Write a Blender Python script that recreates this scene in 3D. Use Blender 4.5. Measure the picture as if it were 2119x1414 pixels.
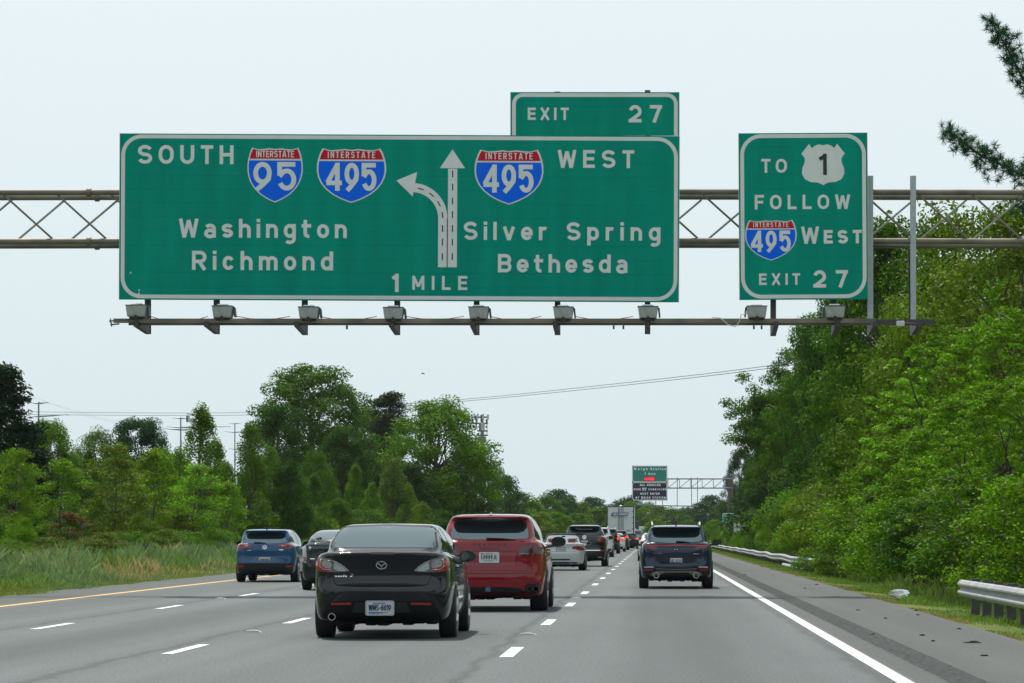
import bpy, math, random
import numpy as np
from mathutils import Vector, Matrix
from mathutils.bvhtree import BVHTree
from mathutils.geometry import delaunay_2d_cdt

for o in list(bpy.data.objects):
    bpy.data.objects.remove(o, do_unlink=True)
scene = bpy.context.scene
COL = scene.collection
R = math.radians

# ------------------------------------------------------------ camera
F_PX, VPX, VPY, EYE = 6500.0, 1350.0, 1107.0, 1.33     # focal length (px at 2119 wide), vanishing point, eye height
cam_d = bpy.data.cameras.new("camera")
cam = bpy.data.objects.new("camera", cam_d)
COL.objects.link(cam)
cam.location = (0, 0, EYE)
cam.rotation_euler = (R(90), 0, 0)
cam_d.sensor_width = 36.0
cam_d.lens = 36.0 * F_PX / 2119.0
cam_d.shift_x = -(VPX - 1059.5) / 2119.0
cam_d.shift_y = (VPY - 707.0) / 2119.0
cam_d.clip_start = 0.5
cam_d.clip_end = 9000
scene.camera = cam

# ------------------------------------------------------------ light
SUN_EL, SUN_AZ = 63.0, -24.0           # azimuth from straight ahead, negative = left
sv = Vector((math.sin(R(SUN_AZ)) * math.cos(R(SUN_EL)), math.cos(R(SUN_AZ)) * math.cos(R(SUN_EL)), math.sin(R(SUN_EL))))
sun_d = bpy.data.lights.new("sun", 'SUN')
sun_d.energy = 5.0
sun_d.angle = R(0.6)
sun_d.color = (1.0, 0.95, 0.87)
sun = bpy.data.objects.new("sun", sun_d)
COL.objects.link(sun)
sun.rotation_euler = (-sv).to_track_quat('-Z', 'Y').to_euler()
sun.location = (0, 60, 80)

world = bpy.data.worlds.new("World")
scene.world = world
world.use_nodes = True
wn, wl = world.node_tree.nodes, world.node_tree.links
wn.clear()
w_out = wn.new('ShaderNodeOutputWorld')
w_bg = wn.new('ShaderNodeBackground')
w_sky = wn.new('ShaderNodeTexSky')
w_sky.sky_type = 'NISHITA'
w_sky.sun_disc = False
w_sky.sun_elevation = R(SUN_EL)
w_sky.sun_rotation = R(SUN_AZ)
w_sky.air_density = 1.0
w_sky.dust_density = 4.0
w_sky.ozone_density = 1.0
w_mix = wn.new('ShaderNodeMix')
w_mix.data_type = 'RGBA'
w_mix.inputs[0].default_value = 0.9
w_veil = wn.new('ShaderNodeTexNoise')                      # thin high cloud: very soft unevenness of the white veil
w_veil.inputs['Scale'].default_value = 2.2
w_veil.inputs['Detail'].default_value = 2.0
w_ramp = wn.new('ShaderNodeValToRGB')
w_ramp.color_ramp.elements[0].color = (8.35, 9.4, 9.8, 1)
w_ramp.color_ramp.elements[1].color = (9.1, 9.85, 10.05, 1)
wl.new(w_veil.outputs['Fac'], w_ramp.inputs['Fac'])
wl.new(w_sky.outputs[0], w_mix.inputs[6])
w_tc = wn.new('ShaderNodeTexCoord')                        # whiter overhead, a touch deeper towards the horizon
w_sep = wn.new('ShaderNodeSeparateXYZ')
wl.new(w_tc.outputs['Generated'], w_sep.inputs[0])
w_h = wn.new('ShaderNodeMapRange')
w_h.inputs[1].default_value, w_h.inputs[2].default_value = 0.0, 0.2
w_h.inputs[3].default_value, w_h.inputs[4].default_value = 0.0, 1.0
wl.new(w_sep.outputs['Z'], w_h.inputs[0])
w_g = wn.new('ShaderNodeMix')
w_g.data_type = 'RGBA'
w_g.inputs[6].default_value = (7.35, 8.6, 9.05, 1)
wl.new(w_h.outputs[0], w_g.inputs[0])
wl.new(w_ramp.outputs[0], w_g.inputs[7])
wl.new(w_g.outputs[2], w_mix.inputs[7])
wl.new(w_mix.outputs[2], w_bg.inputs['Color'])
w_bg.inputs['Strength'].default_value = 0.1
wl.new(w_bg.outputs[0], w_out.inputs['Surface'])

scene.view_settings.view_transform = 'Standard'
scene.view_settings.look = 'None'
scene.view_settings.exposure = 0.0
scene.view_settings.gamma = 1.0
scene.render.engine = 'CYCLES'
scene.cycles.max_bounces = 6
scene.cycles.diffuse_bounces = 3
scene.cycles.glossy_bounces = 3
scene.cycles.transmission_bounces = 4
scene.cycles.volume_bounces = 0
scene.cycles.caustics_reflective = False
scene.cycles.caustics_refractive = False
scene.cycles.use_denoising = True
scene.cycles.sample_clamp_indirect = 4.0


def P(px, py, y):
    """world point seen at photo pixel (px, py) at distance y"""
    return Vector(((px - VPX) * y / F_PX, y, EYE + (VPY - py) * y / F_PX))


# ------------------------------------------------------------ materials
MATS = {}


def mat(name, col, rough=0.5, metal=0.0, coat=0.0, ior=1.5, emit=0.0, noise=None, bump=None, trans=0.0, spec=None):
    """noise=(scale, amount) multiplies the colour, bump=(scale, strength)"""
    if name in MATS:
        return MATS[name]
    m = bpy.data.materials.new(name)
    m.use_nodes = True
    nt = m.node_tree
    b = nt.nodes['Principled BSDF']
    b.inputs['Base Color'].default_value = (*col, 1)
    b.inputs['Roughness'].default_value = rough
    b.inputs['Metallic'].default_value = metal
    b.inputs['IOR'].default_value = ior
    b.inputs['Coat Weight'].default_value = coat
    b.inputs['Coat Roughness'].default_value = 0.04
    if spec is not None:
        b.inputs['Specular IOR Level'].default_value = spec
    b.inputs['Transmission Weight'].default_value = trans
    if emit:
        b.inputs['Emission Color'].default_value = (*col, 1)
        b.inputs['Emission Strength'].default_value = emit
    if noise or bump:
        tc = nt.nodes.new('ShaderNodeTexCoord')
    if noise:
        n = nt.nodes.new('ShaderNodeTexNoise')
        n.inputs['Scale'].default_value = noise[0]
        n.inputs['Detail'].default_value = 5
        nt.links.new(tc.outputs['Object'], n.inputs['Vector'])
        mr = nt.nodes.new('ShaderNodeMapRange')
        mr.inputs[1].default_value, mr.inputs[2].default_value = 0.3, 0.7
        mr.inputs[3].default_value, mr.inputs[4].default_value = 1 - noise[1], 1 + noise[1]
        nt.links.new(n.outputs['Fac'], mr.inputs[0])
        mx = nt.nodes.new('ShaderNodeVectorMath')
        mx.operation = 'SCALE'
        mx.inputs[0].default_value = col
        nt.links.new(mr.outputs[0], mx.inputs['Scale'])
        nt.links.new(mx.outputs[0], b.inputs['Base Color'])
    if bump:
        n2 = nt.nodes.new('ShaderNodeTexNoise')
        n2.inputs['Scale'].default_value = bump[0]
        n2.inputs['Detail'].default_value = 4
        nt.links.new(tc.outputs['Object'], n2.inputs['Vector'])
        bp = nt.nodes.new('ShaderNodeBump')
        bp.inputs['Strength'].default_value = bump[1]
        bp.inputs['Distance'].default_value = 0.02
        nt.links.new(n2.outputs['Fac'], bp.inputs['Height'])
        nt.links.new(bp.outputs['Normal'], b.inputs['Normal'])
    MATS[name] = m
    return m


def leaf_mat(name, translucent=0.24, hue_noise=0.35, rough=0.5, tcol=(1.02, 1.7, 0.2)):
    """foliage: the object's own colour, varied leaf by leaf and clump by clump, partly translucent"""
    if name in MATS:
        return MATS[name]
    m = bpy.data.materials.new(name)
    m.use_nodes = True
    nt = m.node_tree
    nd, ln = nt.nodes, nt.links
    b = nd['Principled BSDF']
    b.inputs['Roughness'].default_value = rough
    b.inputs['Specular IOR Level'].default_value = 0.04
    oi = nd.new('ShaderNodeObjectInfo')
    tc = nd.new('ShaderNodeTexCoord')
    geo = nd.new('ShaderNodeNewGeometry')
    n = nd.new('ShaderNodeTexNoise')
    n.inputs['Scale'].default_value = 0.9
    n.inputs['Detail'].default_value = 3
    ln.new(tc.outputs['Object'], n.inputs['Vector'])
    hsv = nd.new('ShaderNodeHueSaturation')
    a1 = nd.new('ShaderNodeMapRange')            # clump brightness
    a1.inputs[1].default_value, a1.inputs[2].default_value = 0.3, 0.7
    a1.inputs[3].default_value, a1.inputs[4].default_value = 0.72, 1.3
    ln.new(n.outputs['Fac'], a1.inputs[0])
    a2 = nd.new('ShaderNodeMapRange')            # leaf brightness
    a2.inputs[3].default_value, a2.inputs[4].default_value = 1 - hue_noise, 1 + hue_noise
    ln.new(geo.outputs['Random Per Island'], a2.inputs[0])
    mu = nd.new('ShaderNodeMath')
    mu.operation = 'MULTIPLY'
    ln.new(a1.outputs[0], mu.inputs[0])
    ln.new(a2.outputs[0], mu.inputs[1])
    ln.new(mu.outputs[0], hsv.inputs['Value'])
    a3 = nd.new('ShaderNodeMapRange')
    a3.inputs[3].default_value, a3.inputs[4].default_value = 0.48, 0.52
    ln.new(n.outputs['Fac'], a3.inputs[0])
    ln.new(a3.outputs[0], hsv.inputs['Hue'])
    ln.new(oi.outputs['Color'], hsv.inputs['Color'])
    ln.new(hsv.outputs[0], b.inputs['Base Color'])
    tr = nd.new('ShaderNodeBsdfTranslucent')
    tint = nd.new('ShaderNodeMix')
    tint.data_type = 'RGBA'
    tint.blend_type = 'MULTIPLY'
    tint.inputs[0].default_value = 1.0
    tint.inputs[7].default_value = (*tcol, 1)
    ln.new(hsv.outputs[0], tint.inputs[6])
    ln.new(tint.outputs[2], tr.inputs['Color'])
    mix = nd.new('ShaderNodeMixShader')
    mix.inputs[0].default_value = translucent
    ln.new(b.outputs[0], mix.inputs[1])
    ln.new(tr.outputs[0], mix.inputs[2])
    ln.new(mix.outputs[0], nd['Material Output'].inputs['Surface'])
    MATS[name] = m
    return m


# ------------------------------------------------------------ mesh helpers
def link(o, parent=None):
    COL.objects.link(o)
    if parent is not None:
        o.parent = parent
    return o


def mesh_obj(name, verts, faces, material, parent=None, smooth=False):
    me = bpy.data.meshes.new(name)
    me.from_pydata([tuple(v) for v in verts], [], [tuple(f) for f in faces])
    if smooth:
        me.polygons.foreach_set('use_smooth', [True] * len(me.polygons))
    if material is not None:
        me.materials.append(material)
    me.update()
    return link(bpy.data.objects.new(name, me), parent)


def quads_obj(name, V, material, parent=None, smooth=False):
    """V: (n,4,3) array of separate quads"""
    V = np.asarray(V, dtype=np.float32)
    n = len(V)
    me = bpy.data.meshes.new(name)
    me.vertices.add(n * 4)
    me.vertices.foreach_set('co', V.reshape(-1))
    me.loops.add(n * 4)
    me.loops.foreach_set('vertex_index', np.arange(n * 4, dtype=np.int32))
    me.polygons.add(n)
    me.polygons.foreach_set('loop_start', np.arange(0, n * 4, 4, dtype=np.int32))
    me.polygons.foreach_set('loop_total', np.full(n, 4, dtype=np.int32))
    me.materials.append(material)
    me.update(calc_edges=True)
    me.validate()
    return link(bpy.data.objects.new(name, me), parent)


def thing(name, label, cat, loc=(0, 0, 0), group=None, rz=0.0):
    o = bpy.data.objects.new(name, None)
    o.empty_display_size = 0.2
    o.location = loc
    o.rotation_euler = (0, 0, rz)
    COL.objects.link(o)
    return tag(o, label, cat, group)


def tag(o, label=None, cat=None, group=None, kind=None):
    if label:
        o['label'] = label
    if cat:
        o['category'] = cat
    if group:
        o['group'] = group
    if kind:
        o['kind'] = kind
    return o


class MB:
    def __init__(s):
        s.v, s.f = [], []

    def add(s, vs, fs):
        b = len(s.v)
        s.v += [tuple(v) for v in vs]
        s.f += [tuple(i + b for i in f) for f in fs]
        return s

    def box(s, x0, x1, y0, y1, z0, z1, bev=0.0):
        if bev <= 0:
            vs = [(x, y, z) for x in (x0, x1) for y in (y0, y1) for z in (z0, z1)]
            return s.add(vs, [(0, 1, 3, 2), (4, 6, 7, 5), (0, 4, 5, 1), (2, 3, 7, 6), (0, 2, 6, 4), (1, 5, 7, 3)])
        # chamfered box: two stacked octagon-cornered loops
        b = min(bev, (x1 - x0) / 2.01, (y1 - y0) / 2.01, (z1 - z0) / 2.01)
        loops = []
        for z, i in ((z0, b), (z0 + b, 0), (z1 - b, 0), (z1, b)):
            a0, a1, c0, c1 = x0 + i, x1 - i, y0 + i, y1 - i
            loops.append([(a0 + b, c0, z), (a1 - b, c0, z), (a1, c0 + b, z), (a1, c1 - b, z), (a1 - b, c1, z), (a0 + b, c1, z), (a0, c1 - b, z), (a0, c0 + b, z)])
        vs = [p for l in loops for p in l]
        fs = [tuple(range(7, -1, -1)), tuple(range(24, 32))]
        for k in range(3):
            for i in range(8):
                j = (i + 1) % 8
                fs.append((k * 8 + i, k * 8 + j, k * 8 + 8 + j, k * 8 + 8 + i))
        return s.add(vs, fs)

    def tube(s, pts, r, n=8, caps=True):
        pts = [Vector(p) for p in pts]
        rs = r if isinstance(r, (list, tuple)) else [r] * len(pts)
        rings = []
        up = None
        for i, p in enumerate(pts):
            d = (pts[min(i + 1, len(pts) - 1)] - pts[max(i - 1, 0)]).normalized()
            if up is None:
                up = Vector((0, 0, 1)) if abs(d.z) < 0.9 else Vector((1, 0, 0))
            a = d.cross(up)
            if a.length < 1e-4:
                a = d.cross(Vector((1, 0.3, 0)))
            a.normalize()
            b = a.cross(d).normalized()
            up = b
            rings.append([p + (a * math.cos(t) + b * math.sin(t)) * rs[i] for t in [2 * math.pi * k / n for k in range(n)]])
        vs = [q for ring in rings for q in ring]
        fs = []
        for i in range(len(pts) - 1):
            for k in range(n):
                j = (k + 1) % n
                fs.append((i * n + k, i * n + j, (i + 1) * n + j, (i + 1) * n + k))
        if caps:
            fs.append(tuple(range(n - 1, -1, -1)))
            fs.append(tuple(range((len(pts) - 1) * n, len(pts) * n)))
        return s.add(vs, fs)

    def beam(s, p, q, w, d):
        """rectangular bar from p to q, w across, d deep (along world Y when possible)"""
        p, q = Vector(p), Vector(q)
        dr = (q - p).normalized()
        ref = Vector((0, 1, 0)) if abs(dr.y) < 0.9 else Vector((1, 0, 0))
        a = dr.cross(ref).normalized() * w / 2
        b = a.cross(dr).normalized() * d / 2
        vs = [e + sx * a + sy * b for e in (p, q) for sx, sy in ((-1, -1), (1, -1), (1, 1), (-1, 1))]
        return s.add(vs, [(3, 2, 1, 0), (4, 5, 6, 7), (0, 1, 5, 4), (1, 2, 6, 5), (2, 3, 7, 6), (3, 0, 4, 7)])

    def lathe(s, prof, n=28, axis='x', c=(0, 0, 0)):
        """prof: list of (axial, radius)"""
        vs, fs = [], []
        for a, r in prof:
            for k in range(n):
                t = 2 * math.pi * k / n
                u, v = r * math.cos(t), r * math.sin(t)
                p = {'x': (a, u, v), 'y': (u, a, v), 'z': (u, v, a)}[axis]
                vs.append((p[0] + c[0], p[1] + c[1], p[2] + c[2]))
        for i in range(len(prof) - 1):
            for k in range(n):
                j = (k + 1) % n
                fs.append((i * n + k, i * n + j, (i + 1) * n + j, (i + 1) * n + k))
        return s.add(vs, fs)

    def prism(s, poly, d0, d1, axis='y'):
        """poly of 2-D points extruded; axis y: (x,z); x: (y,z); z: (x,y)"""
        def pt(p, d):
            return {'y': (p[0], d, p[1]), 'x': (d, p[0], p[1]), 'z': (p[0], p[1], d)}[axis]
        n = len(poly)
        vs = [pt(p, d0) for p in poly] + [pt(p, d1) for p in poly]
        fs = [tuple(range(n)), tuple(range(2 * n - 1, n - 1, -1))]
        fs += [(i, (i + 1) % n + 0, (i + 1) % n + n, i + n) for i in range(n)]
        return s.add(vs, fs)

    def build(s, name, material, parent=None, smooth=False):
        o = mesh_obj(name, s.v, s.f, material, parent, smooth)
        if smooth:
            try:
                o.data.set_sharp_from_angle(angle=R(40))
            except Exception:
                pass
        return o


def copy_thing(root, loc, rz=None, label=None, scale=None, color=None):
    r = root.copy()
    COL.objects.link(r)
    r.location = loc
    if rz is not None:
        r.rotation_euler = (0, 0, rz)
    if scale is not None:
        r.scale = scale
    if label:
        r['label'] = label
    for ch in list(root.children):
        c = ch.copy()
        COL.objects.link(c)
        c.parent = r
        if color is not None:
            c.color = color
        for g in list(ch.children):
            d = g.copy()
            COL.objects.link(d)
            d.parent = c
    return r


# ------------------------------------------------------------ highway lettering: monoline strokes
def arc(cx, cy, rx, ry, a0, a1, n=12):
    return [(cx + rx * math.cos(R(a0 + (a1 - a0) * i / n)), cy + ry * math.sin(R(a0 + (a1 - a0) * i / n))) for i in range(n + 1)]


CAPW = dict(A=.86, B=.74, C=.74, D=.74, E=.66, F=.64, G=.76, H=.74, I=.2, J=.66, K=.78, L=.62, M=.86, N=.76, O=.8, P=.72, R=.76, S=.76, T=.66, U=.75, V=.82, W=1.02, X=.8, Y=.84, Z=.7)
LOWW = dict(a=.62, b=.64, c=.6, d=.64, e=.64, g=.64, h=.63, i=.2, l=.2, m=.98, n=.63, o=.64, p=.64, r=.44, s=.6, t=.5, v=.66, y=.68, z=.56, u=.63, w=.9, k=.62)
DIGW = {'0': .72, '1': .34, '2': .74, '3': .72, '4': .8, '5': .74, '6': .72, '7': .7, '8': .74, '9': .72, '-': .5, '/': .56, '&': .86, '.': .2, "'": .2, ' ': .5}


def glyph(ch, t, wf=1.0):
    h = t / 2
    base = CAPW.get(ch) or LOWW.get(ch) or DIGW.get(ch) or .7
    w = base * wf if ch not in 'Iil1' else max(base * max(wf, .85), t)
    if ch in 'Iil':
        w = t
    x0, x1, xm, y0, y1 = h, w - h, w / 2, h, 1 - h
    rx = (w - t) / 2
    xh = .74
    L = []
    if ch == 'A':
        L = [[(h * .9, 0), (xm - h * .25, 1)], [(w - h * .9, 0), (xm + h * .25, 1)], [(w * .22, .28), (w * .78, .28)]]
    elif ch == 'B':
        r1, r2 = (1 - 2 * h) * .25, (1 - 2 * h) * .25
        ym = .5
        ru = (y1 - ym) / 2
        L = [[(x0, 0), (x0, 1)], [(x0, y1)] + arc(x1 - ru * 1.1, ym + ru, ru * 1.0, ru, 90, -90) + [(x0, ym)],
             [(x0, ym)] + arc(x1 - ru, ym - ru, ru, ru, 90, -90) + [(x0, y0)]]
    elif ch in 'CG':
        ry = min(rx * 1.05, .5 - h)
        p = arc(xm, y1 - ry, rx, ry, 22, 180) + arc(xm, y0 + ry, rx, ry, 180, 338)
        L = [p]
        if ch == 'G':
            L = [arc(xm, y1 - ry, rx, ry, 22, 180) + arc(xm, y0 + ry, rx, ry, 180, 360) + [(x1, .46)], [(w, .46), (xm, .46)]]
    elif ch == 'D':
        ry = min(rx * 1.1, .5 - h)
        L = [[(x0, 0), (x0, 1)], [(x0, y1)] + arc(x1 - rx, y1 - ry, rx, ry, 90, 0) + arc(x1 - rx, y0 + ry, rx, ry, 0, -90) + [(x0, y0)]]
    elif ch == 'E':
        L = [[(x0, 0), (x0, 1)], [(x0, y1), (w, y1)], [(x0, .51), (w * .93, .51)], [(x0, y0), (w, y0)]]
    elif ch == 'F':
        L = [[(x0, 0), (x0, 1)], [(x0, y1), (w, y1)], [(x0, .5), (w * .9, .5)]]
    elif ch == 'H':
        L = [[(x0, 0), (x0, 1)], [(x1, 0), (x1, 1)], [(x0, .5), (x1, .5)]]
    elif ch == 'I':
        L = [[(xm, 0), (xm, 1)]]
    elif ch == 'J':
        L = [[(x1, 1), (x1, y0 + rx)] + arc(xm, y0 + rx, rx, rx, 0, -175)]
    elif ch == 'K':
        L = [[(x0, 0), (x0, 1)], [(x1, 1), (x0, .36)], [(w * .36, .56), (x1 + h * .1, 0)]]
    elif ch == 'L':
        L = [[(x0, 0), (x0, 1)], [(x0, y0), (w, y0)]]
    elif ch == 'M':
        L = [[(x0, 0), (x0, 1)], [(x1, 0), (x1, 1)], [(x0, 1 - h * .4), (xm, .22)], [(x1, 1 - h * .4), (xm, .22)]]
    elif ch == 'N':
        L = [[(x0, 0), (x0, 1)], [(x1, 0), (x1, 1)], [(x0, 1 - h * .6), (x1, h * .6)]]
    elif ch == 'O' or ch == '0':
        ry = min(rx * 1.08, .5 - h)
        L = [arc(xm, y1 - ry, rx, ry, 0, 180) + arc(xm, y0 + ry, rx, ry, 180, 360) + ['c']]
    elif ch == 'P' or ch == 'R':
        ru = (y1 - .44) / 2
        L = [[(x0, 0), (x0, 1)], [(x0, y1)] + arc(x1 - ru, .44 + ru, ru, ru, 90, -90) + [(x0, .44)]]
        if ch == 'R':
            L.append([(xm * .95, .46), (x1 + h * .1, 0)])
    elif ch == 'S' or ch == 's':
        top = 1.0 if ch == 'S' else xh
        ry = (top - t) / 4
        L = [arc(xm, top - h - ry, rx, ry, 18, 262, 14) + arc(xm, h + ry, rx, ry, 82, -162, 14)]
    elif ch == 'T':
        L = [[(xm, 0), (xm, 1)], [(0, y1), (w, y1)]]
    elif ch == 'U':
        L = [[(x0, 1), (x0, y0 + rx)] + arc(xm, y0 + rx, rx, rx, 180, 360) + [(x1, 1)]]
    elif ch == 'V':
        L = [[(h * .85, 1), (xm, 0)], [(w - h * .85, 1), (xm, 0)]]
    elif ch == 'W':
        q = w * .27
        L = [[(h * .8, 1), (q, 0)], [(q, 0), (xm, .92)], [(xm, .92), (w - q, 0)], [(w - q, 0), (w - h * .8, 1)]]
    elif ch == 'X':
        L = [[(h, 0), (w - h, 1)], [(h, 1), (w - h, 0)]]
    elif ch == 'Y':
        L = [[(h, 1), (xm, .45)], [(w - h, 1), (xm, .45)], [(xm, .5), (xm, 0)]]
    elif ch == 'Z':
        L = [[(0, y1), (w, y1)], [(w - h * 1.2, y1), (h * 1.2, y0)], [(0, y0), (w, y0)]]
    elif ch == '1':
        L = [[(w - h, 0), (w - h, 1)], [(w - h, y1 - .02), (0, .74)]]
    elif ch == '2':
        ry = .27
        L = [arc(xm, y1 - ry, rx, ry, 165, -35, 14) + [(x0 + h * .3, y0 + .02)], [(0, y0), (w, y0)]]
    elif ch == '3':
        ru = (1 - t) / 4
        L = [arc(xm, y1 - ru, rx, ru, 160, -90, 14), arc(xm, y0 + ru, rx, ru, 90, -160, 14)]
    elif ch == '4':
        L = [[(w * .72, 0), (w * .72, 1)], [(w * .72, 1 - h * .7), (h * .8, .3)], [(h * .3, .28), (w, .28)]]
    elif ch == '5':
        ry = .32 - h * .2
        L = [[(w * .95, y1), (x0, y1), (x0, .52)], [(x0 * .95, .5)] + arc(xm, y0 + ry, rx, ry, 118, -155, 16)]
    elif ch == '6' or ch == '9':
        ry = .31
        p = arc(xm, y0 + ry, rx, ry, 0, 360, 22)[:-1]
        tail = [(x0, y0 + ry), (x0 + rx * .12, .6), (xm * 1.02, .82), (x1 - h * .2, 1 - h * .1)]
        L = [p + ['c'], tail]
        if ch == '9':
            L = [[q if q == 'c' else (w - q[0], 1 - q[1]) for q in l] for l in L]
    elif ch == '7':
        L = [[(0, y1), (w, y1)], [(w - h * 1.05, y1 + h * .6), (w * .34, 0)]]
    elif ch == '8':
        r1 = .235 - h * .25
        L = [arc(xm, y1 - (1 - t) / 4, rx * .9, (1 - t) / 4, 0, 360, 20)[:-1] + ['c'], arc(xm, y0 + (1 - t) / 4, rx, (1 - t) / 4, 0, 360, 20)[:-1] + ['c']]
    elif ch == '-':
        L = [[(w * .1, .45), (w * .9, .45)]]
    elif ch == '/':
        L = [[(h, 0), (w - h, 1)]]
    elif ch == '&':
        L = [[(w, 0), (w * .2, .72)] + arc(w * .42, .8, w * .22, .2 - h * .4, 200, -30, 10) + [(w * .1, .32)] + arc(w * .36, .22, w * .3, .22 - h * .4, 160, 300, 8) + [(w * .95, .45)]]
    elif ch == '.':
        L = [[(h, 0), (h, t)]]
    elif ch == "'":
        L = [[(h, .7), (h, 1)]]
    # ---- lower case
    elif ch in 'abdgpo':
        ry = min(rx * 1.1, xh / 2 - h)
        ring = arc(xm, xh - h - ry, rx, ry, 0, 180) + arc(xm, h + ry, rx, ry, 180, 360) + ['c']
        if ch == 'o':
            L = [ring]
        elif ch == 'a':
            L = [[(x1, 0), (x1, xh * .6)] + arc(xm, xh - h - rx * .85, rx, rx * .85, 0, 150, 10),
                 arc(xm, .22, rx, .22 - h * .55, 0, 360, 20)[:-1] + ['c']]
        elif ch == 'b':
            L = [ring, [(x0, 0), (x0, 1)]]
        elif ch == 'd':
            L = [ring, [(x1, 0), (x1, 1)]]
        elif ch == 'p':
            L = [ring, [(x0, -.28), (x0, xh)]]
        elif ch == 'g':
            L = [ring, [(x1, xh), (x1, 0)] + arc(xm, -.04, rx, .2, 0, -140, 12)]
    elif ch == 'c':
        ry = min(rx * 1.1, xh / 2 - h)
        L = [arc(xm, xh - h - ry, rx, ry, 25, 180) + arc(xm, h + ry, rx, ry, 180, 335)]
    elif ch == 'e':
        ry = min(rx * 1.1, xh / 2 - h)
        L = [[(x0, xh * .47), (x1, xh * .47)], [(x1, xh * .47 - h)] + arc(xm, xh - h - ry, rx, ry, 0, 180) + arc(xm, h + ry, rx, ry, 180, 330)]
    elif ch in 'hn':
        L = [[(x0, 0), (x0, 1 if ch == 'h' else xh)], arc(xm, xh - h - rx, rx, rx, 170, 0) + [(x1, 0)]]
    elif ch == 'm':
        r2 = (w - t) / 4
        L = [[(x0, 0), (x0, xh)], arc(x0 + r2, xh - h - r2, r2, r2, 170, 0) + [(xm, 0)], arc(xm + r2, xh - h - r2, r2, r2, 170, 0) + [(x1, 0)]]
    elif ch == 'i':
        L = [[(xm, 0), (xm, xh)], [(xm, xh + .09), (xm, xh + .09 + t * .95)]]
    elif ch == 'l':
        L = [[(xm, 0), (xm, 1)]]
    elif ch == 'k':
        L = [[(x0, 0), (x0, 1)], [(x1, xh), (x0, .3)], [(w * .4, .42), (x1, 0)]]
    elif ch == 'r':
        L = [[(x0, 0), (x0, xh)], arc(x0 + rx * 1.7, xh - h - rx * 1.5, rx * 1.7, rx * 1.5, 165, 60)]
    elif ch == 't':
        L = [[(w * .38, xh + .22), (w * .38, h + .2)] + arc(w * .38 + .17, h + .16, .17, .16, 180, 285, 8), [(0, xh - h), (w, xh - h)]]
    elif ch == 'v':
        L = [[(h * .85, xh), (xm, 0)], [(w - h * .85, xh), (xm, 0)]]
    elif ch == 'w':
        q = w * .28
        L = [[(h * .8, xh), (q, 0)], [(q, 0), (xm, xh)], [(xm, xh), (w - q, 0)], [(w - q, 0), (w - h * .8, xh)]]
    elif ch == 'u':
        L = [[(x0, xh), (x0, h + rx)] + arc(xm, h + rx, rx, rx, 180, 360), [(x1, xh), (x1, 0)]]
    elif ch == 'y':
        L = [[(h * .85, xh), (xm, 0)], [(w - h * .85, xh), (xm - .14, -.28)]]
    elif ch == 'z':
        L = [[(0, xh - h), (w, xh - h)], [(w - h, xh - h), (h, h)], [(0, h), (w, h)]]
    return w, L


def ribbon(pts, t):
    """centre line -> 2-D strip (verts, quads) of width t with mitred joints"""
    closed = pts[-1] == 'c'
    if closed:
        pts = pts[:-1]
        cl = [pts[0]]
        for p in pts[1:]:
            if math.dist(p, cl[-1]) > 1e-5:
                cl.append(p)
        if math.dist(cl[0], cl[-1]) < 1e-5:
            cl.pop()
        pts = cl
    else:
        cl = [pts[0]]
        for p in pts[1:]:
            if math.dist(p, cl[-1]) > 1e-5:
                cl.append(p)
        pts = cl
    n = len(pts)
    vs, fs = [], []
    for i in range(n):
        a = pts[i - 1] if (i > 0 or closed) else None
        b = pts[(i + 1) % n] if (i < n - 1 or closed) else None
        p = pts[i]
        d1 = Vector((p[0] - a[0], p[1] - a[1])).normalized() if a else None
        d2 = Vector((b[0] - p[0], b[1] - p[1])).normalized() if b else None
        if d1 is None:
            d1 = d2
        if d2 is None:
            d2 = d1
        n1, n2 = Vector((-d1.y, d1.x)), Vector((-d2.y, d2.x))
        m = n1 + n2
        if m.length < 1e-4:
            m = n1
        m.normalize()
        k = t / 2 / max(0.45, m.dot(n1))
        vs += [(p[0] + m.x * k, p[1] + m.y * k), (p[0] - m.x * k, p[1] - m.y * k)]
    for i in range(n if closed else n - 1):
        j = (i + 1) % n
        fs.append((2 * i, 2 * i + 1, 2 * j + 1, 2 * j))
    return vs, fs


def layout(text, cap, t, width=None, track=.26, wf=1.0, small=None):
    """list of (verts2d, faces, layer) with the baseline at 0 and the left edge at 0.
    width fits the letter spacing; small=ratio draws every letter after the first of each word that much lower"""
    items, xs = [], 0
    gl = []
    first = True
    for ch in text:
        if ch == ' ':
            gl.append((None, .42 * wf, None, 1))
            first = True
            continue
        k = 1.0 if (first or not small) else small
        w, L = glyph(ch, t / k if k != 1 else t, wf)
        gl.append((ch, w * k, L, k))
        first = False
    tot = sum(g[1] for g in gl)
    if width is not None and len(gl) > 1:
        track = (width / cap - tot) / (len(gl) - 1)
    out = []
    x = 0
    for ch, w, L, k in gl:
        if L:
            for li, l in enumerate(L):
                vs, fs = ribbon(l, t / k if k != 1 else t)
                out.append(([(cap * (x + vx * k), cap * vy * k) for vx, vy in vs], fs, li))
        x += w + track
    return out, cap * (x - track)


def text_on(name, text, x, y, z, cap, t, material, parent, width=None, center=False, depth=.004, track=.26, wf=1.0, small=None, slant=0.0, roll=0.0):
    """upright text facing -Y: left (or centre) at x, baseline z, standing proud of plane y"""
    out, w = layout(text, cap, t, width, track, wf, small)
    off = -w / 2 if center else 0
    mb = MB()
    for vs, fs, li in out:
        n = len(vs)
        yy = y - depth - li * .0012
        mb.add([(x + off + a + slant * b, yy, z + b + (a + off) * roll) for a, b in vs], fs)
    return mb.build(name, material, parent)


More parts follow.
